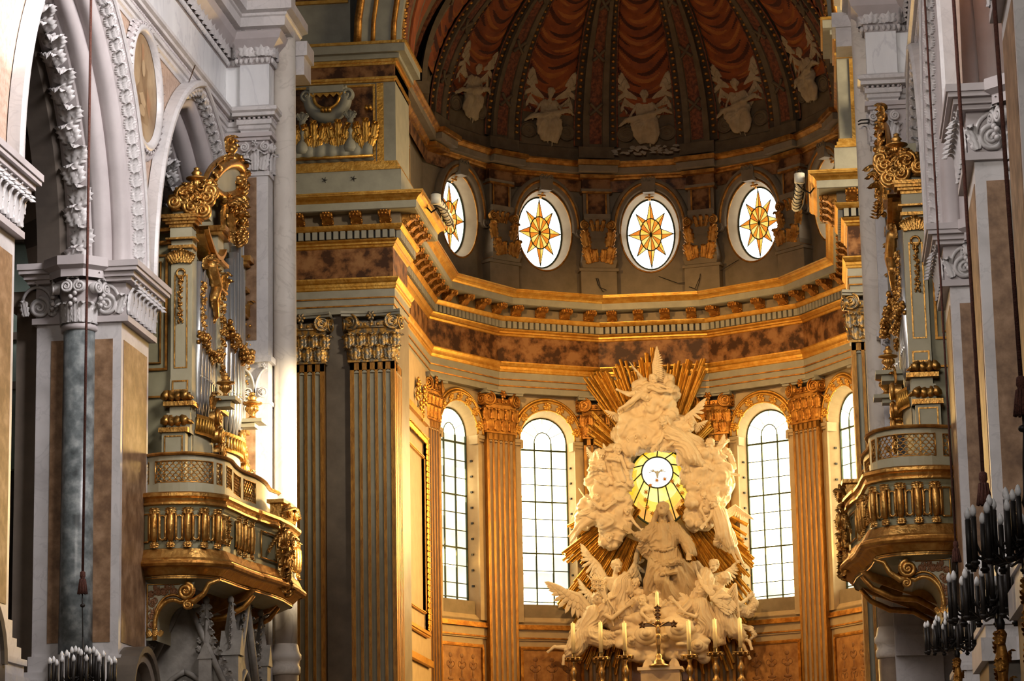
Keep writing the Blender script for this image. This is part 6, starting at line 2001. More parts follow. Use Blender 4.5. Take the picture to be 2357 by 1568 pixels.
# broken segmental pediments of the tombs against the piers
for lb, y0 in (('dark curved tomb pediment at the lower left edge, on the nearest left pier', 41.5), ('dark curved tomb pediment low on the pier beside the left balcony', 51.75)):
    z0 = 5.55 if y0 < 45 else 5.5
    r = thing('tomb_pediment', (XW + .3, y0, z0 - .9), lb, 'pediment', 'curved tomb pediments')
    for nm, R0, R1, dp, m in (('outer_cornice', 1.10, .98, .36, DKST), ('inner_cornice', .98, .80, .28, DARKB), ('tympanum', .66, .0, .12, BLACK)):
        b = MB()
        n = 14
        rows = []
        for i in range(n + 1):
            t = PI * i / n
            rows.append([(x, y0 + q * math.cos(t), z0 - .35 + q * math.sin(t)) for q, x in ((R0, XW - .1), (R0, XW + dp), (R1, XW + dp * .95), (R1, XW - .1))])
        b.grid(rows, smooth=False)
        for i in (0, n): b.add(rows[i], [(0, 1, 2, 3)])
        b.build(nm, m, r)
    b = MB(); b.box(XW - .1, XW + .3, y0 - 1.15, y0 + 1.15, z0 - 1.6, z0 - .35); b.build('entablature', DKST, r)
# ---------------------------------------------------------------- organs on their balconies
class Bend:
    """maps (s, out, z) onto a plan path, s measured in metres along it"""
    def __init__(b, pts, M):
        b.p = [Vector(p) for p in pts]; b.M = M
        b.s = [0.]
        for i in range(1, len(pts)): b.s.append(b.s[-1] + (b.p[i] - b.p[i - 1]).length)
        b.L = b.s[-1]
        b.n = []
        for i in range(len(pts)):
            d = b.p[min(i + 1, len(pts) - 1)] - b.p[max(i - 1, 0)]
            d.normalize(); b.n.append(Vector((d.y, -d.x)))

    def __call__(b, q):
        s = min(max(q.x, 0), b.L - 1e-6)
        i = 0
        while i < len(b.s) - 2 and b.s[i + 1] < s: i += 1
        t = (s - b.s[i]) / max(b.s[i + 1] - b.s[i], 1e-9)
        p = b.p[i].lerp(b.p[i + 1], t); n = b.n[i].lerp(b.n[i + 1], t).normalized()
        d = (b.p[min(i + 1, len(b.p) - 1)] - b.p[i]).normalized()
        ex = q.x - s
        return b.M @ Vector((p.x + n.x * q.y + d.x * ex, p.y + n.y * q.y + d.y * ex, q.z))

    def at(b, x, y):
        """arc length nearest a plan point"""
        best = (1e9, 0)
        for k in range(200):
            s = b.L * k / 199
            i = 0
            while i < len(b.s) - 2 and b.s[i + 1] < s: i += 1
            t = (s - b.s[i]) / max(b.s[i + 1] - b.s[i], 1e-9)
            d = (b.p[i].lerp(b.p[i + 1], t) - Vector((x, y))).length
            best = min(best, (d, s))
        return best[1]


def bx(m, s0, s1, y0, y1, z0, z1, n=6):
    """box subdivided along s so that it can bend"""
    ss = [lerp(s0, s1, i / n) for i in range(n + 1)]
    m.grid([[(s, y0, z0), (s, y1, z0), (s, y1, z1), (s, y0, z1)] for s in ss], closev=True, smooth=False, cap=True)


def swp(m, prof, s0, s1, n=40, smooth=False):
    m.grid([[(lerp(s0, s1, i / n), o, z) for o, z in prof] for i in range(n + 1)], smooth=smooth)


def spline(pts, k=5):
    out = []
    P = [Vector(p) for p in pts]
    for i in range(len(P) - 1):
        a, b, c, d = P[max(i - 1, 0)], P[i], P[i + 1], P[min(i + 2, len(P) - 1)]
        for j in range(k):
            t = j / k
            out.append(.5 * ((2 * b) + (c - a) * t + (2 * a - 5 * b + 4 * c - d) * t * t + (3 * b - a - 3 * c + d) * t ** 3))
    out.append(P[-1])
    return out


def urn(root, Mx, c, z0, z1, nm='urn', m=None):
    h = z1 - z0; w = h * .36
    b = MB(Mx)
    b.lathe(c, [(0, z0)] + [(w * r, z0 + h * z) for r, z in ((.7, 0), (.7, .06), (.3, .1), (.22, .18), (.5, .3), (.62, .42), (.45, .5), (.8, .54), (1.0, .57), (1.0, .61), (.5, .66), (.36, .72), (.5, .78), (.3, .86), (.22, .9), (.28, .95), (0, 1.0))], 14)
    for k in range(8):
        a = k * PI / 4
        b.ell((c[0] + w * .5 * math.cos(a), c[1] + w * .5 * math.sin(a), z0 + h * .4), (w * .2, w * .2, h * .1), None, 6, 5)
    return b.build(nm, m or OGLD, root)


def garland(m, pts, r, n=22, seed=1):
    rs = random.Random(seed)
    P = spline(pts, 8)
    for i in range(n):
        p = P[int(i / (n - 1) * (len(P) - 1))]
        for k in range(3):
            m.ell(p + V3(rs.uniform(-r, r), rs.uniform(-r, r), rs.uniform(-r, r)), (r * rs.uniform(.35, .6),) * 3, None, 6, 5)
        put(m, Matrix.Translation(p) @ Matrix.Rotation(rs.uniform(0, 6), 4, 'Z') @ Matrix.Rotation(rs.uniform(-1.5, 1.5), 4, 'Y'), leaf, r * 1.2, r * 1.6, 1.0, 3, .1)


UP = spline([(-13.6, 53.36), (-13.39, 53.23), (-13.14, 53.12), (-12.56, 53.14), (-12.2, 53.5)], 4) + spline([(-12.08, 53.9), (-12.05, 54.32), (-12.11, 55.0), (-12.12, 55.7), (-12.0, 56.6), (-12.0, 57.5), (-12.1, 58.5), (-12.05, 59.2), (-12.6, 59.5), (-13.5, 59.6)], 4)
LO = spline([(-13.6, 53.04), (-13.34, 52.9), (-12.9, 52.86), (-12.4, 52.98), (-12.1, 53.3)], 4) + spline([(-11.97, 53.5), (-11.92, 54.2), (-11.88, 54.9), (-11.80, 55.7)], 4) + [Vector((-11.74, 55.9)), Vector((-11.60, 57.0)), Vector((-11.55, 58.0)), Vector((-11.6, 59.3)), Vector((-11.75, 59.75)), Vector((-12.4, 59.9)), Vector((-13.5, 59.95))]


def organ(sd):
    Mx = IDM if sd < 0 else MIR(-5.5)
    side = LN[sd]
    U, Lw = Bend(UP, Mx), Bend(LO, Mx)
    R = thing('organ_balcony', Mx @ V3(-12.6, 54.5, 6.6), 'gilded green organ balcony with latticed parapet and gold balusters on the %s wall' % side, 'balcony', 'baroque organ balconies')
    su, sl = U.at(-12.08, 53.9), Lw.at(-11.97, 53.5)
    ue = U.at(-12.0, 56.8)
    le = Lw.at(-11.55, 58.6)
    # deck
    b = MB(Mx)
    pl = [(p.x, p.y) for p in LO]
    k = len(pl)
    b.add([(x, y, 8.1) for x, y in pl] + [(x, y, 9.40) for x, y in pl], [tuple(range(k)), tuple(range(2 * k - 1, k - 1, -1))])
    b.build('deck', OGRN, R)
    # latticed parapet
    zb, zt = 9.46, 10.22
    opens = [(.05, .19), (.36, su * .78), (su * .84, su * .95), (su + .12, su + .62), (su + .95, su + 1.75), (su + 1.95, su + 2.7)]
    b = MB(U)
    swp(b, [(.0, zb), (.03, zb), (.03, zb + .20), (0, zb + .20)], 0, U.L, 60)
    swp(b, [(0, zt - .12), (.03, zt - .12), (.03, zt), (-.05, zt), (-.05, zt - .12)], 0, U.L, 60)
    swp(b, [(-.05, zb), (-.05, zb + .2), (0, zb + .2)], 0, U.L, 60)
    e = 0
    for a, c in opens + [(U.L, U.L)]:
        bx(b, e, a, -.05, .03, zb + .18, zt - .1, max(2, int((a - e) * 8))); e = c
    b.build('parapet', OCRM, R)
    b = MB(U)
    swp(b, [(-.09, zt - .01), (.09, zt - .01), (.11, zt + .02), (.09, zt + .05), (-.09, zt + .05)], 0, U.L, 60)
    b.build('handrail', GOLDD, R)
    for a, c in opens:
        b = MB(U)
        w, h = c - a, zt - .12 - zb - .2
        nx = max(1, round(w / .13)); r = w / nx / 2
        nz = max(2, round(h / (r * 1.0)))
        for j in range(nz):
            for i in range(nx + (j % 2)):
                cx = a + (2 * i + 1 - (j % 2)) * r
                z0 = zb + .2 + h * j / nz
                pts = [(cx + r * math.cos(t), 0, z0 + r * .95 * math.sin(t)) for t in np.linspace(0, PI, 7)]
                pts = [p for p in pts if a - .005 <= p[0] <= c + .005 and p[2] <= zt - .11]
                if len(pts) > 1: b.tube(pts, .0125, 4)
        for q in (a, c): b.tube([(q, .02, zb + .2), (q, .02, zt - .12)], .018, 4)
        for z in (zb + .2, zt - .12): b.tube([(lerp(a, c, i / 8), .02, z) for i in range(9)], .018, 4)
        b.build('lattice_panel', OGLD, R)
    # lower front
    Ls = lambda m, pr, n=70, s0=0, s1=None: swp(m, pr, s0, s1 if s1 is not None else Lw.L, n)
    b = MB(Lw); Ls(b, [(-.1, 9.43), (.06, 9.43), (.10, 9.40), (.10, 9.34), (.04, 9.30), (.02, 9.24), (.06, 9.22), (.06, 9.18), (0, 9.16)]); b.build('gilded_rail', OGLD, R)
    b = MB(Lw); Ls(b, [(0, 9.17), (-.02, 9.1), (-.04, 9.06), (-.04, 8.30), (0, 8.26)]); b.build('panel_field', OGRN, R)
    b = MB(Lw); Ls(b, [(-.02, 8.30), (.03, 8.28), (.06, 8.22), (.12, 8.10), (.16, 8.06), (.16, 8.02)]); b.build('gilded_torus', OGLD, R)
    b = MB(Lw); Ls(b, [(.14, 8.05), (.20, 8.03), (.22, 7.98), (.20, 7.93), (.12, 7.91)]); b.build('dark_torus', GOLDD, R)
    b = MB(Lw); Ls(b, [(.12, 7.93), (.06, 7.90), (.0, 7.84), (-.06, 7.78), (-.10, 7.76), (-.10, 7.70)]); b.build('gilded_cavetto', OGLD, R)
    b = MB(Lw); Ls(b, [(-.08, 7.74), (-.2, 7.68), (-.45, 7.58), (-.6, 7.54)]); b.build('soffit', OGRN, R)
    # gilded balusters with leafy ends
    def bal(s):
        b = MB(Lw)
        b.tube([(s, .015, 8.42), (s, .04, 8.5), (s, .05, 8.75), (s, .04, 8.95), (s, .015, 9.02)], [.04, .065, .07, .065, .04], 8)
        for q in (-1, 1): b.tube([(s + q * .10, .0, 8.46), (s + q * .105, .02, 8.6), (s + q * .105, .02, 8.9), (s + q * .09, .0, 9.0)], .03, 6)
        b.tube([(s + .165 + .055 * math.cos(t), .02, 8.52 - .055 * math.sin(t)) for t in np.linspace(0, PI, 7)], .018, 5); b.tube([(s + .165 + .055 * math.cos(t), .02, 8.9 + .055 * math.sin(t)) for t in np.linspace(0, PI, 7)], .018, 5)
        b.ell((s, .05, 8.36), (.05, .04, .045), None, 7, 5); b.ell((s, .05, 9.05), (.05, .04, .04), None, 7, 5)
        put(b, TR(s, .02, 8.98), leaf, .22, .16, 1.1, 4, .10)
        put(b, TR(s, .02, 8.42, sz=-1), leaf, .18, .15, 1.0, 4, .10)
        b.build('baluster', OGLD, R)
    s0 = Lw.at(-13.22, 52.87)
    for i in range(5): bal(lerp(s0, sl - .22, i / 4.0))
    sf = Lw.at(-11.9, 54.5)
    for i in range(3): bal(sf + .0 + i * .46)
    for s in (Lw.at(-11.6, 59.0), Lw.at(-11.6, 59.25)): bal(s)
    # framed side panels
    fr = MB(Lw)
    for a, c in ((.08, s0 - .14), (sl - .14, sl - .02), (sl + .08, sl + .36), (Lw.at(-11.72, 56.0), Lw.at(-11.62, 57.0)), (Lw.at(-11.56, 58.2), Lw.at(-11.58, 58.8))):
        if c - a < .06: continue
        for z in (8.44, 9.0): fr.tube([(lerp(a, c, i / 6), 0, z) for i in range(7)], .02, 5)
        for q in (a, c): fr.tube([(q, 0, 8.44), (q, 0, 9.0)], .02, 5)
    fr.build('panel_moulding', OGLD, R)
    b = MB(Lw)
    for i in range(7):
        put(b, TR(sl + .22 + .05 * math.sin(i * 2), .0, 8.4 + i * .08, ry=.6 * math.sin(i * 1.7)), leaf, .16, .17, 1.1, 4, .1)
    b.build('carved_spray', OGLD, R)
    # cartouche in the middle of the front
    sc = Lw.at(-11.58, 57.3)
    b = MB(Lw)
    rs = random.Random(4)
    for i in range(26):
        t = i / 25; q = rs.uniform(-1, 1) * (.42 * (1 - t) + .1)
        put(b, TR(sc + q, .08, 9.1 - t * 1.25, ry=rs.uniform(-1.4, 1.4), sz=rs.choice((-1, 1))), leaf, .26, .32, 1.2, 5, .2)
    for sx in (-1, 1):
        for i in range(6): put(b, TR(sc + sx * (.36 + i * .11), .03, 8.95 - i * .07, ry=sx * .9), leaf, .14, .2, 1.1, 4, .14)
        put(b, TR(sc + sx * .2, .14, 8.95), spiral, .15, 2, .035, .12, sx)
        put(b, TR(sc + sx * .12, .14, 8.45), spiral, .12, 2, .03, .12, -sx)
    b.ell((sc, .12, 8.78), (.15, .1, .22)); b.ell((sc, .16, 8.2), (.09, .1, .2)); b.ell((sc, .14, 7.95), (.07, .08, .1))
    b.build('cartouche', OGLD, R)
    # crest of acanthus on the rail
    b = MB(Lw)
    sc2 = Lw.at(-11.56, 57.9)
    for i in range(14):
        u = i / 13 * 2 - 1
        put(b, TR(sc2 + u * .55, .02, 9.42, ry=u * .7), leaf, .26, .42 - .12 * abs(u), 1.2, 5, .2)
    for sx in (-1, 1): put(b, TR(sc2 + sx * .3, .08, 9.62), spiral, .13, 2, .035, .1, sx)
    bx(b, sc2 - .5, sc2 + .5, -.25, .0, 9.42, 9.78); bx(b, sc2 - .6, sc2 + .6, -.3, .08, 9.78, 9.86)
    b.build('acanthus_crest', OGLD, R)
    # bracket arch under the near end, painted with gilt arabesques
    yb = 53.25
    F = sub(Mx, frame((0, yb, 0), (1, 0, 0), (0, -1, 0)))
    b = MB(F)
    out = [(-13.5, 6.55), (-13.5, 7.66), (-12.35, 7.66), (-12.42, 7.5), (-12.62, 7.42), (-12.70, 7.28)]
    arc = [(-13.05 + .42 * math.cos(t) + .1, 6.75 + .52 * math.sin(t)) for t in np.linspace(.7, PI - .1, 12)]
    poly = out + [(x, z) for x, z in arc] + [(-13.3, 6.55)]
    # fan of strips between the outer edge and the arch
    top = [(lerp(-12.5, -13.5, i / 12), 7.66) for i in range(13)]
    ar2 = [(-12.62, 7.28)] + [(-12.95 + .36 * math.cos(t) - .0, 6.8 + .5 * math.sin(t)) for t in np.linspace(1.1, PI, 11)] + [(-13.31, 6.5)]
    top[-1] = (-13.5, 6.5); top[-2] = (-13.5, 7.0); top[-3] = (-13.5, 7.4); top[-4] = (-13.5, 7.66)
    b.grid([[(p[0], y, p[1]), (q[0], y, q[1])] for p, q in zip(top, ar2) for y in (0,)], smooth=False)
    b.grid([[(q[0], 0, q[1]), (q[0], -3.6, q[1])] for q in ar2], smooth=False)
    b.build('bracket_spandrel', OCRM, R)
    b = MB(F)
    b.tube([(x, .02, z) for x, z in ar2], .05, 6)
    b.tube([(x + .0, .03, z + .10) for x, z in ar2[1:-1]], .025, 5)
    put(b, TR(-12.66, .06, 7.46), spiral, .15, 2, .045, .1, 1)
    b.tube([(-12.7, .06, 7.3), (-12.5, .06, 7.25), (-12.3, .06, 7.4), (-12.2, .06, 7.6), (-12.0, .06, 7.66)], [.06, .07, .06, .05, .04], 7)
    put(b, TR(-12.62, .06, 7.18), spiral, .08, 1.6, .03, .08, -1)
    b.tube([(-13.47, .01, 6.55), (-13.47, .01, 7.62), (-12.8, .01, 7.62)], .022, 5)
    put(b, TR(-13.3, .04, 6.58), acanthus, .3, .2, 3, .08)
    b.build('gilded_scroll', OGLD, R)
    b = MB(F)
    rs = random.Random(9)
    for i in range(30):
        t = i / 29
        x = -13.40 + .08 * math.sin(i * 1.3) + max(0, t - .45) * .95; z = 6.75 + min(t, .5) * 1.5 + .06 * math.cos(i * 2.1)
        b.tube([(x + .06 * math.cos(q), .012, z + .06 * math.sin(q)) for q in np.linspace(rs.uniform(0, 6), rs.uniform(6, 9), 8)], .014, 4)
        b.ell((x, .01, z), (.03, .008, .045), None, 6, 4)
    b.build('painted_arabesque', mat('arabesque_red_brown', (.26, .11, .04), None, .6), R)
    b = MB(Mx)
    for y0 in (55.6, 58.2):
        b.add([(-13.5, y0, 7.6), (-11.75, y0, 7.72), (-11.75, y0 + .1, 7.72), (-13.5, y0 + .1, 7.6), (-13.5, y0, 6.9), (-12.0, y0, 7.5), (-12.0, y0 + .1, 7.5), (-13.5, y0 + .1, 6.9)], [(0, 1, 2, 3), (4, 5, 6, 7), (0, 1, 5, 4), (3, 2, 6, 7), (1, 2, 6, 5)])
        b.tube([(-13.4, y0, 6.8), (-12.9, y0 - .02, 7.1), (-12.4, y0 - .02, 7.15), (-12.0, y0 - .02, 7.35), (-11.8, y0, 7.6)], [.06, .07, .07, .06, .05], 7)
    b.build('hidden_bracket', GOLDD, R)

    # ------------------------------------------------------------ the organ itself
    O = thing('pipe_organ', Mx @ V3(-13.0, 56.5, 9.45), 'green and gold baroque pipe organ with tin pipes on the %s balcony' % side, 'organ', 'baroque pipe organs')
    YS, XF = 54.8, -12.95
    SP = lambda x, y: at(x, y, YS)
    zy = lambda y: at(420, y, YS).z
    F = sub(Mx, frame((0, YS, 0), (1, 0, 0), (0, -1, 0)))         # near side of the case
    G = sub(Mx, frame((XF, 0, 0), (0, 1, 0), (1, 0, 0)))          # front of the case, local x = depth along the wall
    b = MB(Mx); b.box(-15.0, XF - .2, YS + .05, 60.3, 9.4, 15.1); b.box(-14.4, XF - .25, YS + .3, 60.0, 15.1, 15.9); b.build('case', OGRN, O)
    b = MB(F)
    moulding_rect(b, -14.4, -13.48, 12.3, 14.8, .05, -.04, .03); moulding_rect(b, -14.3, -13.62, 12.45, 14.65, .03, -.04, .025)
    b.box(-15, -13.4, -.1, .0, 11.72, 11.76); b.box(-15, -13.38, -.1, .05, 15.0, 15.08); b.box(-15, -13.38, -.1, .08, 15.28, 15.36); b.box(-15, -13.38, -.1, .04, 15.55, 15.62)
    b.build('side_panel_moulding', GOLDD, O)
    # near corner pilaster, stage by stage
    xl, xr = -13.38, -12.95
    b = MB(F)
    b.box(-13.5, -13.0, -.2, .34, 9.45, zy(1001)); b.box(xl - .05, xr + .02, -.2, .22, zy(1001), zy(954)); b.box(xl, xr, -.2, .16, zy(954), zy(938))
    b.box(xl, xr, -.2, .14, zy(906), zy(875)); b.box(xl, xr, -.2, .10, zy(875), zy(500))
    b.box(xl - .02, xr + .02, -.2, .14, zy(555), zy(527))
    b.build('corner_pilaster', OCRM, O)
    b = MB(F)
    b.box(-13.56, -12.94, -.2, .40, zy(1001), zy(990)); b.box(xl - .12, xr + .1, -.2, .26, zy(938), zy(928))
    for zc, wv, n_ in ((zy(972), .30, 5), (zy(915), .24, 4)):
        b.tube([(-13.46 + i * .04, .22 + .03 * math.sin(i * 1.9), zc + .02 * math.cos(i * 2.4)) for i in range(14)], [.10 + .03 * math.cos(i * 1.9) for i in range(14)], 8)
    moulding_rect(b, xl + .04, xr - .04, zy(903), zy(878), .035, .13, .02)
    moulding_rect(b, xl + .07, xr - .07, zy(850), zy(635), .03, .09, .02)
    for e, a, c in ((.06, 575, 568), (.10, 555, 551), (.04, 527, 520), (.10, 520, 514), (.16, 514, 508), (.20, 508, 500)): b.box(xl - e, xr + e, -.2, .12 + e, zy(a), zy(c))
    put(b, TR(-13.165, .12, zy(608)), acanthus, .5, zy(570) - zy(608), 5, .14)
    b.tube([(-13.165 + .09 * math.cos(t), .13, zy(632) + .09 * math.sin(t)) for t in np.linspace(0, 6.28, 13)], .025, 5)
    garland(b, [(-13.165, .14, zy(645)), (-13.165, .16, zy(690)), (-13.165, .14, zy(742))], .05, 20)
    b.build('gilded_ornament', OGLD, O)
    b = MB(F); moulding_rect(b, -13.45, -13.05, 9.6, zy(1008), .03, .33, .02); b.build('pedestal_moulding', OGLD, O)
    # front: pilasters between pipe fields
    gy = lambda x, y=750: atx(x, y, XF).y
    b = MB(G)
    for y0, y1, o in ((YS - .08, 55.12, .02), (56.6, 57.2, .14), (59.55, 60.3, .06)):
        b.box(y0, y1, -.4, o, 11.2, 15.6)
    b.box(YS, 60.2, -.5, .0, 9.45, 10.95)
    b.build('front_pilaster', OCRM, O)
    b = MB(G)
    for y0, y1, o in ((56.54, 57.26, .18), (59.5, 60.32, .1)):
        for z0, z1, e in ((15.6, 15.68, .08), (15.68, 15.8, .16), (15.0, 15.08, .06), (14.4, 14.46, .04), (11.7, 11.78, .06)): b.box(y0 - e * .5, y1 + e * .5, -.4, o + e, z0, z1)
        put(b, TR((y0 + y1) / 2, o, 14.45), acanthus, .6, .5, 4, .12)
        garland(b, [((y0 + y1) / 2, o, 14.3), ((y0 + y1) / 2, o, 13.2), ((y0 + y1) / 2, o, 12.5)], .07, 24, 5)
    # curved cornice over the first field
    pr = spline([(55.0, 15.35), (55.4, 15.12), (55.9, 14.95), (56.4, 15.0), (56.8, 15.25)], 5)
    for o, z_ in ((.30, 0), (.2, -.09)): b.grid([[(p.x, y, p.y + z) for y, z in ((-.1, z_), (o, z_), (o, z_ + .08), (-.1, z_ + .08))] for p in pr], closev=True, smooth=False)
    # drapery angel hanging in the first field
    for i in range(10): put(b, TR(55.3 + i * .12, .12, 14.75 - .05 * abs(i - 4), ry=.3 * math.sin(i)), leaf, .22, .3, 1.2, 4, .2)
    b.chain([(55.7, .2, 14.7), (56.0, .26, 14.3), (55.8, .24, 14.0), (56.15, .22, 13.7)], [.14, .13, .1, .06], 8)
    b.chain([(56.3, .15, 14.6), (56.4, .16, 14.1), (56.2, .15, 13.6)], [.09, .1, .05], 8)
    garland(b, [(55.25, .14, 14.2), (55.22, .14, 13.6), (55.25, .14, 13.0)], .06, 20, 8)
    b.build('gilded_carving', OGLD, O)
    # pipes
    rs = random.Random(2)
    def pipes(y0, y1, n, zb_, ztop, o):
        for i in range(n):
            y = lerp(y0, y1, (i + .5) / n); r = (y1 - y0) / n * .47
            u = abs((i + .5) / n * 2 - 1)
            oo = o * (1 - u * u)
            zt_ = ztop - (.9 * u if o > .1 else .9 * (i / n))
            m = MB(G)
            m.lathe((y, oo, 0), [(r * .35, zb_), (r * .8, zb_ + .45), (r * .95, zb_ + .9), (r, zb_ + .95), (r, zt_), (r * .8, zt_), (r * .8, zt_ - .1)], 10)
            m.box(y - r * .6, y + r * .6, oo + r * .55, oo + r * 1.02, zb_ + .86, zb_ + .9)
            m.prism([(y - r * .5, zb_ + .92), (y + r * .5, zb_ + .92), (y, zb_ + 1.3)], oo + r * .6, oo + r * .98)
            m.build('organ_pipe', PIPE, O)
    pipes(55.15, 56.7, 7, 11.35, 14.7, .05)
    pipes(57.22, 59.5, 9, 11.45, 15.75, .16)
    b = MB(G)
    garland(b, [(55.15, .14, 13.05), (55.9, .22, 12.75), (56.7, .16, 12.95)], .10, 26, 3)
    garland(b, [(57.2, .2, 13.7), (58.4, .36, 13.2), (59.5, .2, 13.5)], .12, 30, 4)
    b.build('gilded_garland', OGLD, O)
    # base: curved swags, door and balusters
    b = MB(G)
    for y0, y1, o in ((54.9, 56.7, .2), (57.0, 59.5, .26)):
        n = 16
        for z0, z1, e in ((10.95, 11.05, .0), (11.28, 11.36, .04)):
            b.grid([[(lerp(y0, y1, i / n), o * math.sin(PI * i / n) + .05 + e * k, z) for k, z in ((0, z0), (1, z0), (1, z1), (0, z1))] for i in range(n + 1)], smooth=False)
        for i in range(n): b.tube([(lerp(y0, y1, (i + .5) / n), o * math.sin(PI * (i + .5) / n) + .05, 11.02), (lerp(y0, y1, (i + .5) / n), o * math.sin(PI * (i + .5) / n) + .08, 11.3)], .03, 5)
    b.build('gilded_swag_base', GOLD, O)
    b = MB(G)
    for y0, y1, o in ((54.9, 56.7, .15), (57.0, 59.5, .2)):
        n = 16
        b.grid([[(lerp(y0, y1, i / n), o * math.sin(PI * i / n), 9.5), (lerp(y0, y1, i / n), o * math.sin(PI * i / n) + .02, 11.3)] for i in range(n + 1)])
    b.build('curved_base_panel', OCRM, O)
    b = MB(G); b.prism(archloop(.22, 9.6, 10.45, .26, 10, 56.0), 0, .30); b.build('door_opening', BLACK, O)
    b = MB(G)
    put(b, TR(56.1, .33, 10.72), acanthus, .3, .28, 3, .12)
    put(b, TR(58.9, .3, 10.3), spiral, .16, 2, .04, .1, 1); put(b, TR(58.9, .34, 10.5), acanthus, .4, .35, 4, .12)
    for k, (y, z) in enumerate(((55.75, 11.4), (55.95, 11.05), (56.2, 10.75))): put(b, TR(y, .3, z), spiral, .15, 2, .045, .12, 1 if k % 2 else -1)
    for k, (y, z) in enumerate(((58.6, 11.4), (58.85, 11.1), (59.1, 10.8))): put(b, TR(y, .2, z), spiral, .16, 2, .045, .12, 1 if k % 2 else -1)
    put(b, TR(55.5, .26, 11.55), acanthus, .4, .5, 4, .12)
    b.build('gilded_scroll', OGLD, O)
    # crowning ornaments
    y3, y4 = atx(519, 890, XF + .4).y, atx(580, 935, XF + .4).y
    zz3 = lambda y: at(519, y, y3).z
    zz4 = lambda y: at(580, y, y4).z
    b = MB(G)
    b.box(56.5, 59.8, -.4, .0, 15.6, 16.9)
    b.build('upper_case', OCRM, O)
    q = lambda x, y, o=.25: (atx(x, y, XF + o).y, atx(x, y, XF + o).z)
    b = MB(G)
    loop = [q(x, y) for x, y in ((492, 437), (488, 425), (492, 410), (502, 395), (520, 380), (540, 376), (552, 385), (556, 402), (554, 425), (545, 445), (528, 452), (508, 450))]
    lp = spline([(y, z, 0) for y, z in loop] + [(loop[0][0], loop[0][1], 0)], 4)
    b.tube([(p.x, .25, p.y) for p in lp[:-1]], .11, 7, closed=True)
    b.tube([((p.x - 57.9) * 1.18 + 57.9, .2, (p.y - 16.6) * 1.15 + 16.6) for p in lp[:-1]], .06, 6, closed=True)
    cy = sum(p.x for p in lp) / len(lp); cz = sum(p.y for p in lp) / len(lp)
    for i in range(0, len(lp) - 1, 4): put(b, TR(lp[i].x, .25, lp[i].y, ry=math.atan2(lp[i].x - cy, lp[i].y - cz)), leaf, .3, .34, 1.2, 4, .15)
    put(b, TR(cy + .1, .2, cz - 1.2), acanthus, .9, 1.1, 5, .2)
    for i in range(9):
        u = i / 8 * 2 - 1
        put(b, TR(cy + .1 + u * .3, .3, cz - .8, ry=u * .5, sz=-1), leaf, .24, .85 - .3 * abs(u), .9, 4, .1)
    garland(b, [(cy + 1.0, .3, cz + .2), (cy + 1.15, .3, cz - .5), (cy + 1.1, .3, cz - 1.1)], .14, 30, 6)
    garland(b, [(cy - .3, .32, cz - .5), (cy + .3, .36, cz - .55), (cy + .9, .32, cz - .3)], .12, 24, 7)
    for k in range(3): b.ell((cy + .35 + .2 * math.sin(k * 2), .25, cz + .78 + .1 * k), (.12, .12, .1))
    put(b, TR(cy + .35, .2, cz + .72), acanthus, .7, .5, 5, .12)
    b.build('crowning_cartouche', OGLD, O)
    b = MB(G)
    b.add([(p.x, .24, p.y) for p in lp[:-1]], [tuple(range(len(lp) - 1))]); b.build('cartouche_field', OCRM, O)
    b = MB(F)
    sc_ = lambda x, y: (SP(x, y).x, SP(x, y).z)
    for k, (x, y, r) in enumerate(((433, 455, .2), (448, 462, .17), (462, 470, .18), (478, 460, .17), (445, 480, .16), (470, 490, .15), (487, 445, .16), (405, 470, .14))):
        X_, Z_ = sc_(x, y)
        put(b, TR(X_, .1, Z_), spiral, r, 2, .05, .14, 1 if k % 2 else -1)
        put(b, TR(X_, .12, Z_ - .05, ry=.7 * math.sin(k * 2)), leaf, .3, .4, 1.2, 4, .2)
    b.tube([(SP(435, 455).x, .1, SP(435, 455).z), (SP(452, 478).x, .1, SP(452, 478).z), (SP(470, 492).x, .1, SP(470, 492).z)], .09, 7)
    b.build('crowning_scrolls', OGLD, O)
    b = MB(F); b.box(xl, xr + .02, -.4, .0, zy(500), zy(468)); b.box(xr - .1, xr + .3, -.5, -.2, zy(500), zy(478)); b.build('urn_block', OCRM, O)
    urn(O, F, (SP(408, 440).x, .02, 0), zy(486), zy(430))
    urn(O, F, (SP(450, 440).x, -.1, 0), zy(450), zy(383))
    urn(O, G, (y3, .4, 0), zz3(917), zz3(857))
    urn(O, G, (y4, .4, 0), zz4(968), zz4(902))
    b = MB(G)
    b.box(y3 - .3, y3 + .3, .0, .68, zz3(926), zz3(917)); b.box(y3 - .22, y3 + .22, .0, .56, zz3(940), zz3(926)); b.box(y4 - .3, y4 + .3, .0, .68, zz4(976), zz4(968)); b.box(y4 - .2, y4 + .2, .0, .5, zz4(986), zz4(976))
    b.build('urn_pedestal', OCRM, O)


organ(-1)
organ(1)

# ---------------------------------------------------------------- gothic tomb canopy under the left balcony
TC = thing('gothic_tomb_canopy', (-12.9, 56, 3), 'grey stone gothic canopy with crocketed gables and pinnacles under the left organ balcony', 'canopy')
GS = mat('gothic_grey_stone', (.22, .20, .175), (.33, .30, .26), .6, 0, 4, bump=.3)


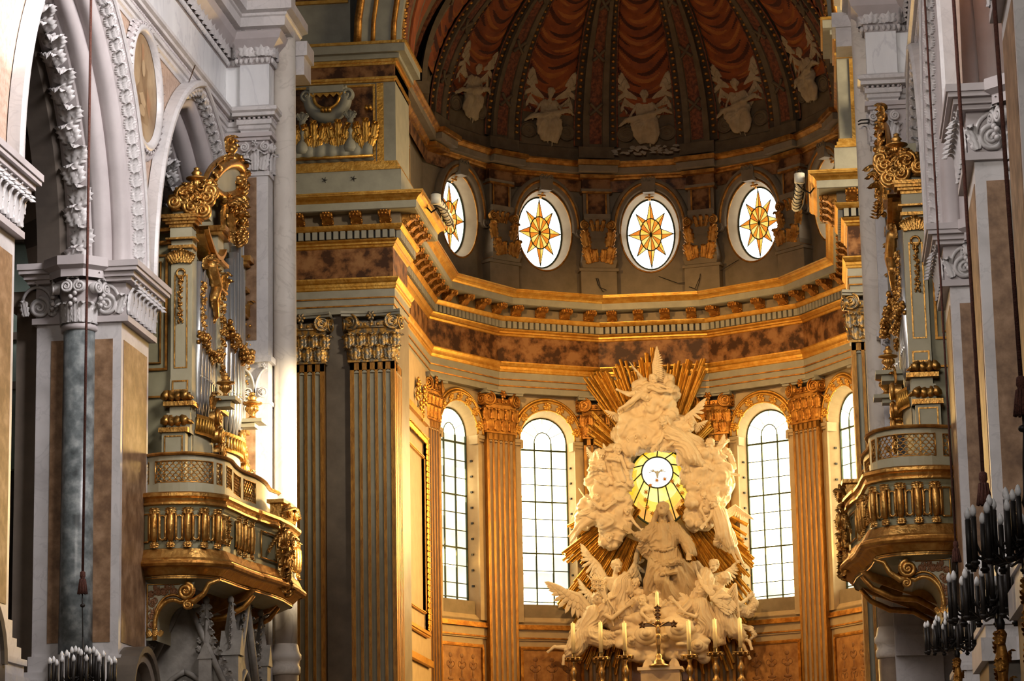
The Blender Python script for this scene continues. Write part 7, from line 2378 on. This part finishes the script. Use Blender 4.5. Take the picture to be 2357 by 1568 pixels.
def gable(name, T, x0, x1, z0, z1, xa=None):
    xa = (x0 + x1) / 2 if xa is None else xa
    b = MB(T)
    for a, c in ((x0, xa), (x1, xa)):
        for th, y in ((.07, .12), (.05, .06)):
            b.tube([(a, y, z0), (c, y, z1)], th, 6)
        n = 9
        for i in range(n):
            t = (i + .5) / n
            put(b, TR(lerp(a, c, t) + (-.08 if a < xa else .08), .1, lerp(z0, z1, t), ry=-.9 if a < xa else .9), leaf, .16, .22, 1.3, 4, .16)
    hw = (x1 - x0) * .36
    b.prism([(x0, z0), (x1, z0), (xa, z1)], -.1, .02)
    n = 10
    for q, th in ((1.0, .06), (.8, .035)):
        R = hw * 1.6 * q
        for sx in (-1, 1):
            b.tube([(xa + sx * (hw * q - R + R * math.cos(t)), .08, z0 - .6 + R * math.sin(t)) for t in np.linspace(0, math.acos((R - hw * q) / R), n)], th, 6)
    for k in range(3): b.tube([(xa + hw * .36 * math.cos(t) + (k - 1) * hw * .4, .06, z0 - .25 + hw * .3 * math.sin(t) + (.3 if k == 1 else 0) * hw) for t in np.linspace(0, 6.28, 13)], .03, 5)
    return b.build(name, GS, TC)


def pinnacle(T, x, z0, z1, w=.14, y=.1):
    b = MB(T)
    b.box(x - w, x + w, y - w, y + w, z0 - 2.5, z0)
    b.prism([(x - w * 1.2, z0), (x + w * 1.2, z0), (x, z0 + w * 2.6)], y - w, y + w * 1.2)
    b.lathe((x, y, 0), [(w, z0), (w * .7, z0 + (z1 - z0) * .4), (.03, z1), (0, z1)], 4, smooth=False)
    for i in range(6):
        for sx in (-1, 1):
            t = (i + 1) / 7
            put(b, TR(x + sx * w * (1 - t), y, lerp(z0, z1, t), ry=sx * .8), leaf, .12, .15, 1.3, 3, .14)
    b.ell((x, y, z1), (.07, .07, .09), None, 7, 5)
    b.build('pinnacle', GS, TC)


nearF = frame((0, 54.6, 0), (1, 0, 0), (0, -1, 0)); navF = frame((-12.25, 0, 0), (0, 1, 0), (1, 0, 0))
gable('near_gable', nearF, -14.0, -12.1, 5.55, 7.5, -13.0)
gable('front_gable', navF, 55.2, 57.8, 5.3, 7.5)
for y, w in ((55.0, .2), (58.0, .18)): pinnacle(navF, y, 6.3, 7.45, w)
pinnacle(nearF, -12.55, 6.2, 7.4, .13)
b = MB(); b.box(-13.6, -12.35, 54.7, 58.2, 2.5, 5.4); b.build('canopy_body', GS, TC)

# ---------------------------------------------------------------- hanging chandeliers and their ropes
def bulb_arm_meshes(Rr, zr, sl):
    """one curved arm with its dark sleeve"""
    a = MB()
    a.tube([(0, 0, zr - .30), (Rr * .3, 0, zr - .42), (Rr * .65, 0, zr - .46), (Rr * .9, 0, zr - .38), (Rr, 0, zr - .24)], [.016, .016, .015, .014, .014], 6)
    a.lathe((Rr, 0, 0), [(.0, zr - sl), (.031, zr - sl), (.031, zr), (.02, zr), (0, zr)], 8)
    a.lathe((Rr, 0, 0), [(.02, zr - sl * .98), (.05, zr - sl * .94), (.05, zr - sl * .9), (.03, zr - sl * .88)], 8)
    c = MB()
    c.lathe((Rr, 0, 0), [(.0, zr), (.022, zr), (.036, zr + .04), (.034, zr + .075), (.016, zr + .115), (0, zr + .13)], 8)
    return a, c


def chandelier(cpx, Y, label, rope_top, tassel, sc=1.0, n1=16, n2=8, rp=.026):
    c = at(cpx[0], cpx[1], Y)
    r = local_thing('chandelier', c, label, 'chandelier', 'black chandeliers with frosted candle bulbs')
    b = MB(); b.lathe((0, 0, 0), [(0, -.62), (.05, -.6), (.06, -.52), (.03, -.44), (.045, -.34), (.02, -.24), (.018, .1), (.04, .16), (.02, .24), (.012, .5), (0, .5)], 12); b.build('stem', BLACK, r)
    b = MB(); b.lathe((0, 0, 0), [(.03, -.58), (.08, -.66), (.05, -.78), (.09, -.98), (.06, -1.2), (.09, -1.48), (.06, -1.7), (.08, -2.0), (0, -2.1)], 10)
    for k in range(12): put(b, TR(.07 * math.cos(k * 2.1), .07 * math.sin(k * 2.1), -2.0 + k * .11, rz=k * 2.1 - PI / 2), leaf, .14, .2, 1.1, 4, .1)
    b.build('gilded_stem', GOLDD, r)
    for n, Rr, zr, sl, off in ((n1, .60, 0., .52, 0), (n2, .38, .12, .55, .2), (6, .2, .2, .5, .1)):
        a, bb = bulb_arm_meshes(Rr, zr, sl)
        ao = a.build('arm', BLACK, r); bo = bb.build('candle_bulb', BULB, ao)
        ao.rotation_euler = (0, 0, off)
        for k in range(1, n):
            o = ao.copy(); COL.objects.link(o); o.parent = r; o.rotation_euler = (0, 0, off + 2 * PI * k / n)
            p = bo.copy(); COL.objects.link(p); p.parent = o
    r.scale = (sc,) * 3
    # rope and tassel
    t0 = at(*rope_top, Y); t1 = at(*tassel, Y)
    k = thing('hanging_rope', t1, 'dark red tasselled rope above the chandelier, ' + label.split('bulbs')[1].strip(' ,'), 'rope', 'hanging ropes')
    b = MB(); b.tube([t0, t1 + V3(0, 0, .25 * sc)], rp * sc, 8); b.build('cord', ROPE, k)
    b = MB(); b.lathe(t1, [(.02, .3 * sc), (.05 * sc, .28 * sc), (.055 * sc, .2 * sc), (.04 * sc, .17 * sc), (.075 * sc, 0), (.09 * sc, -.12 * sc), (0, -.12 * sc)], 10)
    for q in range(10): b.tube([t1 + V3(.05 * sc * math.cos(q * .628), .05 * sc * math.sin(q * .628), .15 * sc), t1 + V3(.09 * sc * math.cos(q * .628), .09 * sc * math.sin(q * .628), -.13 * sc)], .014 * sc, 4)
    b.build('tassel', ROPE, k)
    top = c + V3(0, 0, .45 * sc)
    b = MB(); b.tube([t1 - V3(0, 0, .1 * sc), t1 - V3(0, 0, .3 * sc), lerp(t1, top, .8), top], .012 * sc, 5); b.ell(lerp(t1, top, .35), (.05 * sc, .05 * sc, .04 * sc), None, 8, 6); b.build('chain', BLACK, k)
    return r


chandelier((190, 1529), 45, 'black chandelier with white candle bulbs at the bottom left corner', (210, -30), (190, 1352), .92, 16, 8)
chandelier((2200, 1444), 47, 'black chandelier with white candle bulbs, smallest and lowest of the three at right', (2127, -30), (2201, 1280), .86, 16, 8, .022)
chandelier((2297, 1338), 36, 'black chandelier with white candle bulbs, middle one of the three at right', (2193, -30), (2265, 1140), 1.05, 16, 8, .024)
chandelier((2362, 1192), 27, 'black chandelier with white candle bulbs, nearest and highest at right, cut by the edge', (2286, -30), (2353, 930), .95, 16, 8, .024)
# slim iron tie rods and hooks
b = MB(); b.tube([atx(429, 205, XW + .02) + V3(0, 0, 0), atx(449, 150, XW + .45)], .012, 4)
tag(b.build('iron_hook', BRONZE), 'thin copper wire hook over the apex of the farther left arch', 'hook')

for lb, p0, p1, p2, Y_ in (('black iron double hook beside the left organ crest', (556, 366), (572, 367), (578, 371), 58.5), ('black iron double hook left of the right organ crest, against the pale column', (2000, 275), (1982, 276), (1975, 280), 58.5)):
    b = MB(); b.tube([at(*p0, Y_), at(*p1, Y_), at(*p2, Y_)], .018, 5); b.tube([at(p0[0], p0[1] + 8, Y_), at(p1[0], p1[1] + 8, Y_), at(p2[0], p2[1] + 7, Y_)], .018, 5)
    b.tube([at(*p0, Y_), at(p0[0], p0[1] + 8, Y_)], .018, 5)
    tag(b.build('iron_hook', BLACK), lb, 'hook')
# cables and hooks on the drum wall
for lb, pts in (('black cable looped over the pedestal left of the central oval window', [(1372, 640), (1376, 655), (1388, 672), (1396, 668), (1382, 662), (1376, 640)]), ('black cable looped over the pedestal right of the central oval window', [(1612, 630), (1610, 650), (1604, 668), (1586, 660), (1600, 664), (1610, 640)]),
                ('thin cable sagging along the drum wall under the right oval window', [(1515, 636), (1560, 652), (1610, 648), (1660, 622), (1700, 598)])):
    P_ = []
    for x, y in pts:
        d = ray(x, y); a_ = -15 if x < 1450 else 15
        n_ = Vector((math.sin(rad(a_)), math.cos(rad(a_)), 0)); t_ = (6.72 if 'looped' in lb else 6.95); c_ = Vector((XC, YC, 0))
        P_.append(EYE + d * ((t_ - (EYE - c_).dot(n_)) / d.dot(n_)))
    b = MB(); b.tube(P_, .012, 4); tag(b.build('wall_cable', BLACK), lb, 'cable')
# ---------------------------------------------------------------- light
def area(name, loc, to, sx, sy, e, col, spread=rad(98)):
    l = bpy.data.lights.new(name, 'AREA'); l.shape = 'RECTANGLE'; l.size = sx; l.size_y = sy
    l.energy = e; l.color = col; l.spread = spread
    o = bpy.data.objects.new(name, l); COL.objects.link(o)
    o.location = loc
    o.rotation_euler = (Vector(to) - Vector(loc)).to_track_quat('-Z', 'Y').to_euler()
    return o


def spot(name, loc, to, e, col, ang, blend=.5, r=.3):
    l = bpy.data.lights.new(name, 'SPOT'); l.energy = e; l.color = col; l.spot_size = rad(ang); l.spot_blend = blend; l.shadow_soft_size = r
    o = bpy.data.objects.new(name, l); COL.objects.link(o)
    o.location = loc
    o.rotation_euler = (Vector(to) - Vector(loc)).to_track_quat('-Z', 'Y').to_euler()
    return o


w = bpy.data.worlds.new('world'); S.world = w; w.use_nodes = True
bg = w.node_tree.nodes['Background']; bg.inputs[0].default_value = (.80, .76, .78, 1); bg.inputs[1].default_value = .06
# clerestory daylight of the nave, cool
area('clerestory_right', (3.2, 46, 23), (-13.4, 50, 19.5), 22, 5, 7000, (1.0, .95, .96))
area('clerestory_left', (-14.5, 38, 24), (3, 48, 15), 18, 5, 1700, (1.0, .95, .95))
area('west_window', (-5.5, 6, 22), (-6, 70, 16), 9, 9, 1100, (1.0, .92, .84))
# crossing: daylight of the transept windows
area('transept_right_window', (14, 68, 24), (-6, 82, 18), 6, 10, 1500, (1.0, .80, .52))
# apse floodlights (tungsten) on the cornice ends
spot('floodlight_beam_left', (XC - 4.9, 76.5, 21.4), (XC + .6, 90.5, 13.5), 4600, (1.0, .60, .22), 75, .7, .15)
spot('floodlight_beam_right', (XC + 4.9, 76.5, 21.4), (XC - .6, 90.5, 13.5), 3000, (1.0, .60, .22), 75, .7, .15)
# evening light through the apse windows
for a, e in ((-60, 800), (-30, 300), (30, 300), (60, 2000)):
    T = FA(a, APW - .05)
    area('apse_window_light', T @ Vector((0, -.2, 13.6)), T @ Vector((0, -6, 12.2)) if False else (XC, YC - 1, 12), 1.6, 5.6, e, (1.0, .58, .16))
# sunbeam from the right aisle falling on the left crossing column
spot('sunbeam', (1.0, 55.6, 12.5), (-12.1, 60.2, 10.6), 60000, (1.0, .83, .58), 26, .9, .3)
spot('pier_front_fill_left', (1.8, 52, 23), (-13.2, 75.6, 17), 9000, (1.0, .88, .70), 27, .7, 1.2)  # added fill spot, brightens only the left pier front; not an actual window
spot('pier_front_fill_right', (-12.8, 52, 23), (2.2, 75.6, 17), 9000, (1.0, .88, .70), 27, .7, 1.2)  # its mirrored counterpart, a fill added for the right pier front
spot('window_patch', (-2, 36, 22), (-13.4, 42.9, 16.6), 16000, (1, 1, 1), 9, .4, .1)
S.view_settings.view_transform = 'Standard'
S.view_settings.look = 'None'
S.view_settings.exposure = .12
S.view_settings.gamma = 1
S.view_settings.use_curve_mapping = False
c = S.cycles
c.max_bounces = 6; c.diffuse_bounces = 4; c.glossy_bounces = 3; c.transmission_bounces = 2; c.transparent_max_bounces = 4
c.sample_clamp_indirect = 6
c.caustics_reflective = False; c.caustics_refractive = False
c.use_adaptive_sampling = True


def split_pieces(ob, gap=.06, most=40):
    """far-apart pieces of one part become parts of their own"""
    me = ob.data
    n = len(me.vertices)
    lab = list(range(n))
    def find(i):
        while lab[i] != i:
            lab[i] = lab[lab[i]]; i = lab[i]
        return i
    for e in me.edges:
        a, b_ = find(e.vertices[0]), find(e.vertices[1])
        if a != b_: lab[a] = b_
    co = np.empty(n * 3); me.vertices.foreach_get('co', co); co = co.reshape(-1, 3)
    roots = np.array([find(i) for i in range(n)])
    ids = np.unique(roots)
    lo = np.array([co[roots == i].min(0) for i in ids]); hi = np.array([co[roots == i].max(0) for i in ids])
    k = len(ids); cl = list(range(k))
    def f2(i):
        while cl[i] != i: i = cl[i]
        return i
    for i in range(k):
        near = np.where(((lo[i] - gap) < hi).all(1) & ((hi[i] + gap) > lo).all(1))[0]
        for j in near:
            a, b_ = f2(i), f2(j)
            if a != b_: cl[a] = b_
    grp = {}
    for i in range(k): grp.setdefault(f2(i), []).append(ids[i])
    if not 1 < len(grp) <= most: return
    order = sorted(grp.values(), key=len, reverse=True)
    for q, g_ in enumerate(order):
        keep = np.isin(roots, g_)
        m2 = me.copy()
        bm = bmesh.new(); bm.from_mesh(m2); bm.verts.ensure_lookup_table()
        bmesh.ops.delete(bm, geom=[v for v, kp in zip(bm.verts, keep) if not kp], context='VERTS')
        bm.to_mesh(m2); bm.free()
        if q == 0: ob.data = m2
        else:
            c_ = ob.copy(); c_.data = m2; COL.objects.link(c_)


SPLIT = ('gilded_carving', 'hidden_bracket', 'gilded_scroll', 'gilded_garland', 'urn_pedestal', 'collar', 'breccia_panel', 'front_pilaster', 'jamb_panel', 'arched_finial', 'painted_grotesque', 'lilies', 'gilded_frame', 'upper_leaf_row', 'panel_moulding', 'gilded_moulding', 'marble_frieze', 'foliage', 'scroll_foliage', 'tracery_capital', 'crowning_cartouche', 'curved_base_panel', 'gilded_swag_base', 'marble_inlay', 'flared_ends', 'fixing_star', 'key_rings', 'side_panel_moulding', 'acanthus')
for o in list(bpy.data.objects):
    if o.type == 'MESH' and o.data.users == 1 and o.name.split('.')[0] in SPLIT: split_pieces(o)
for o in list(bpy.data.objects):
    if '_wl' in o: del o['_wl']
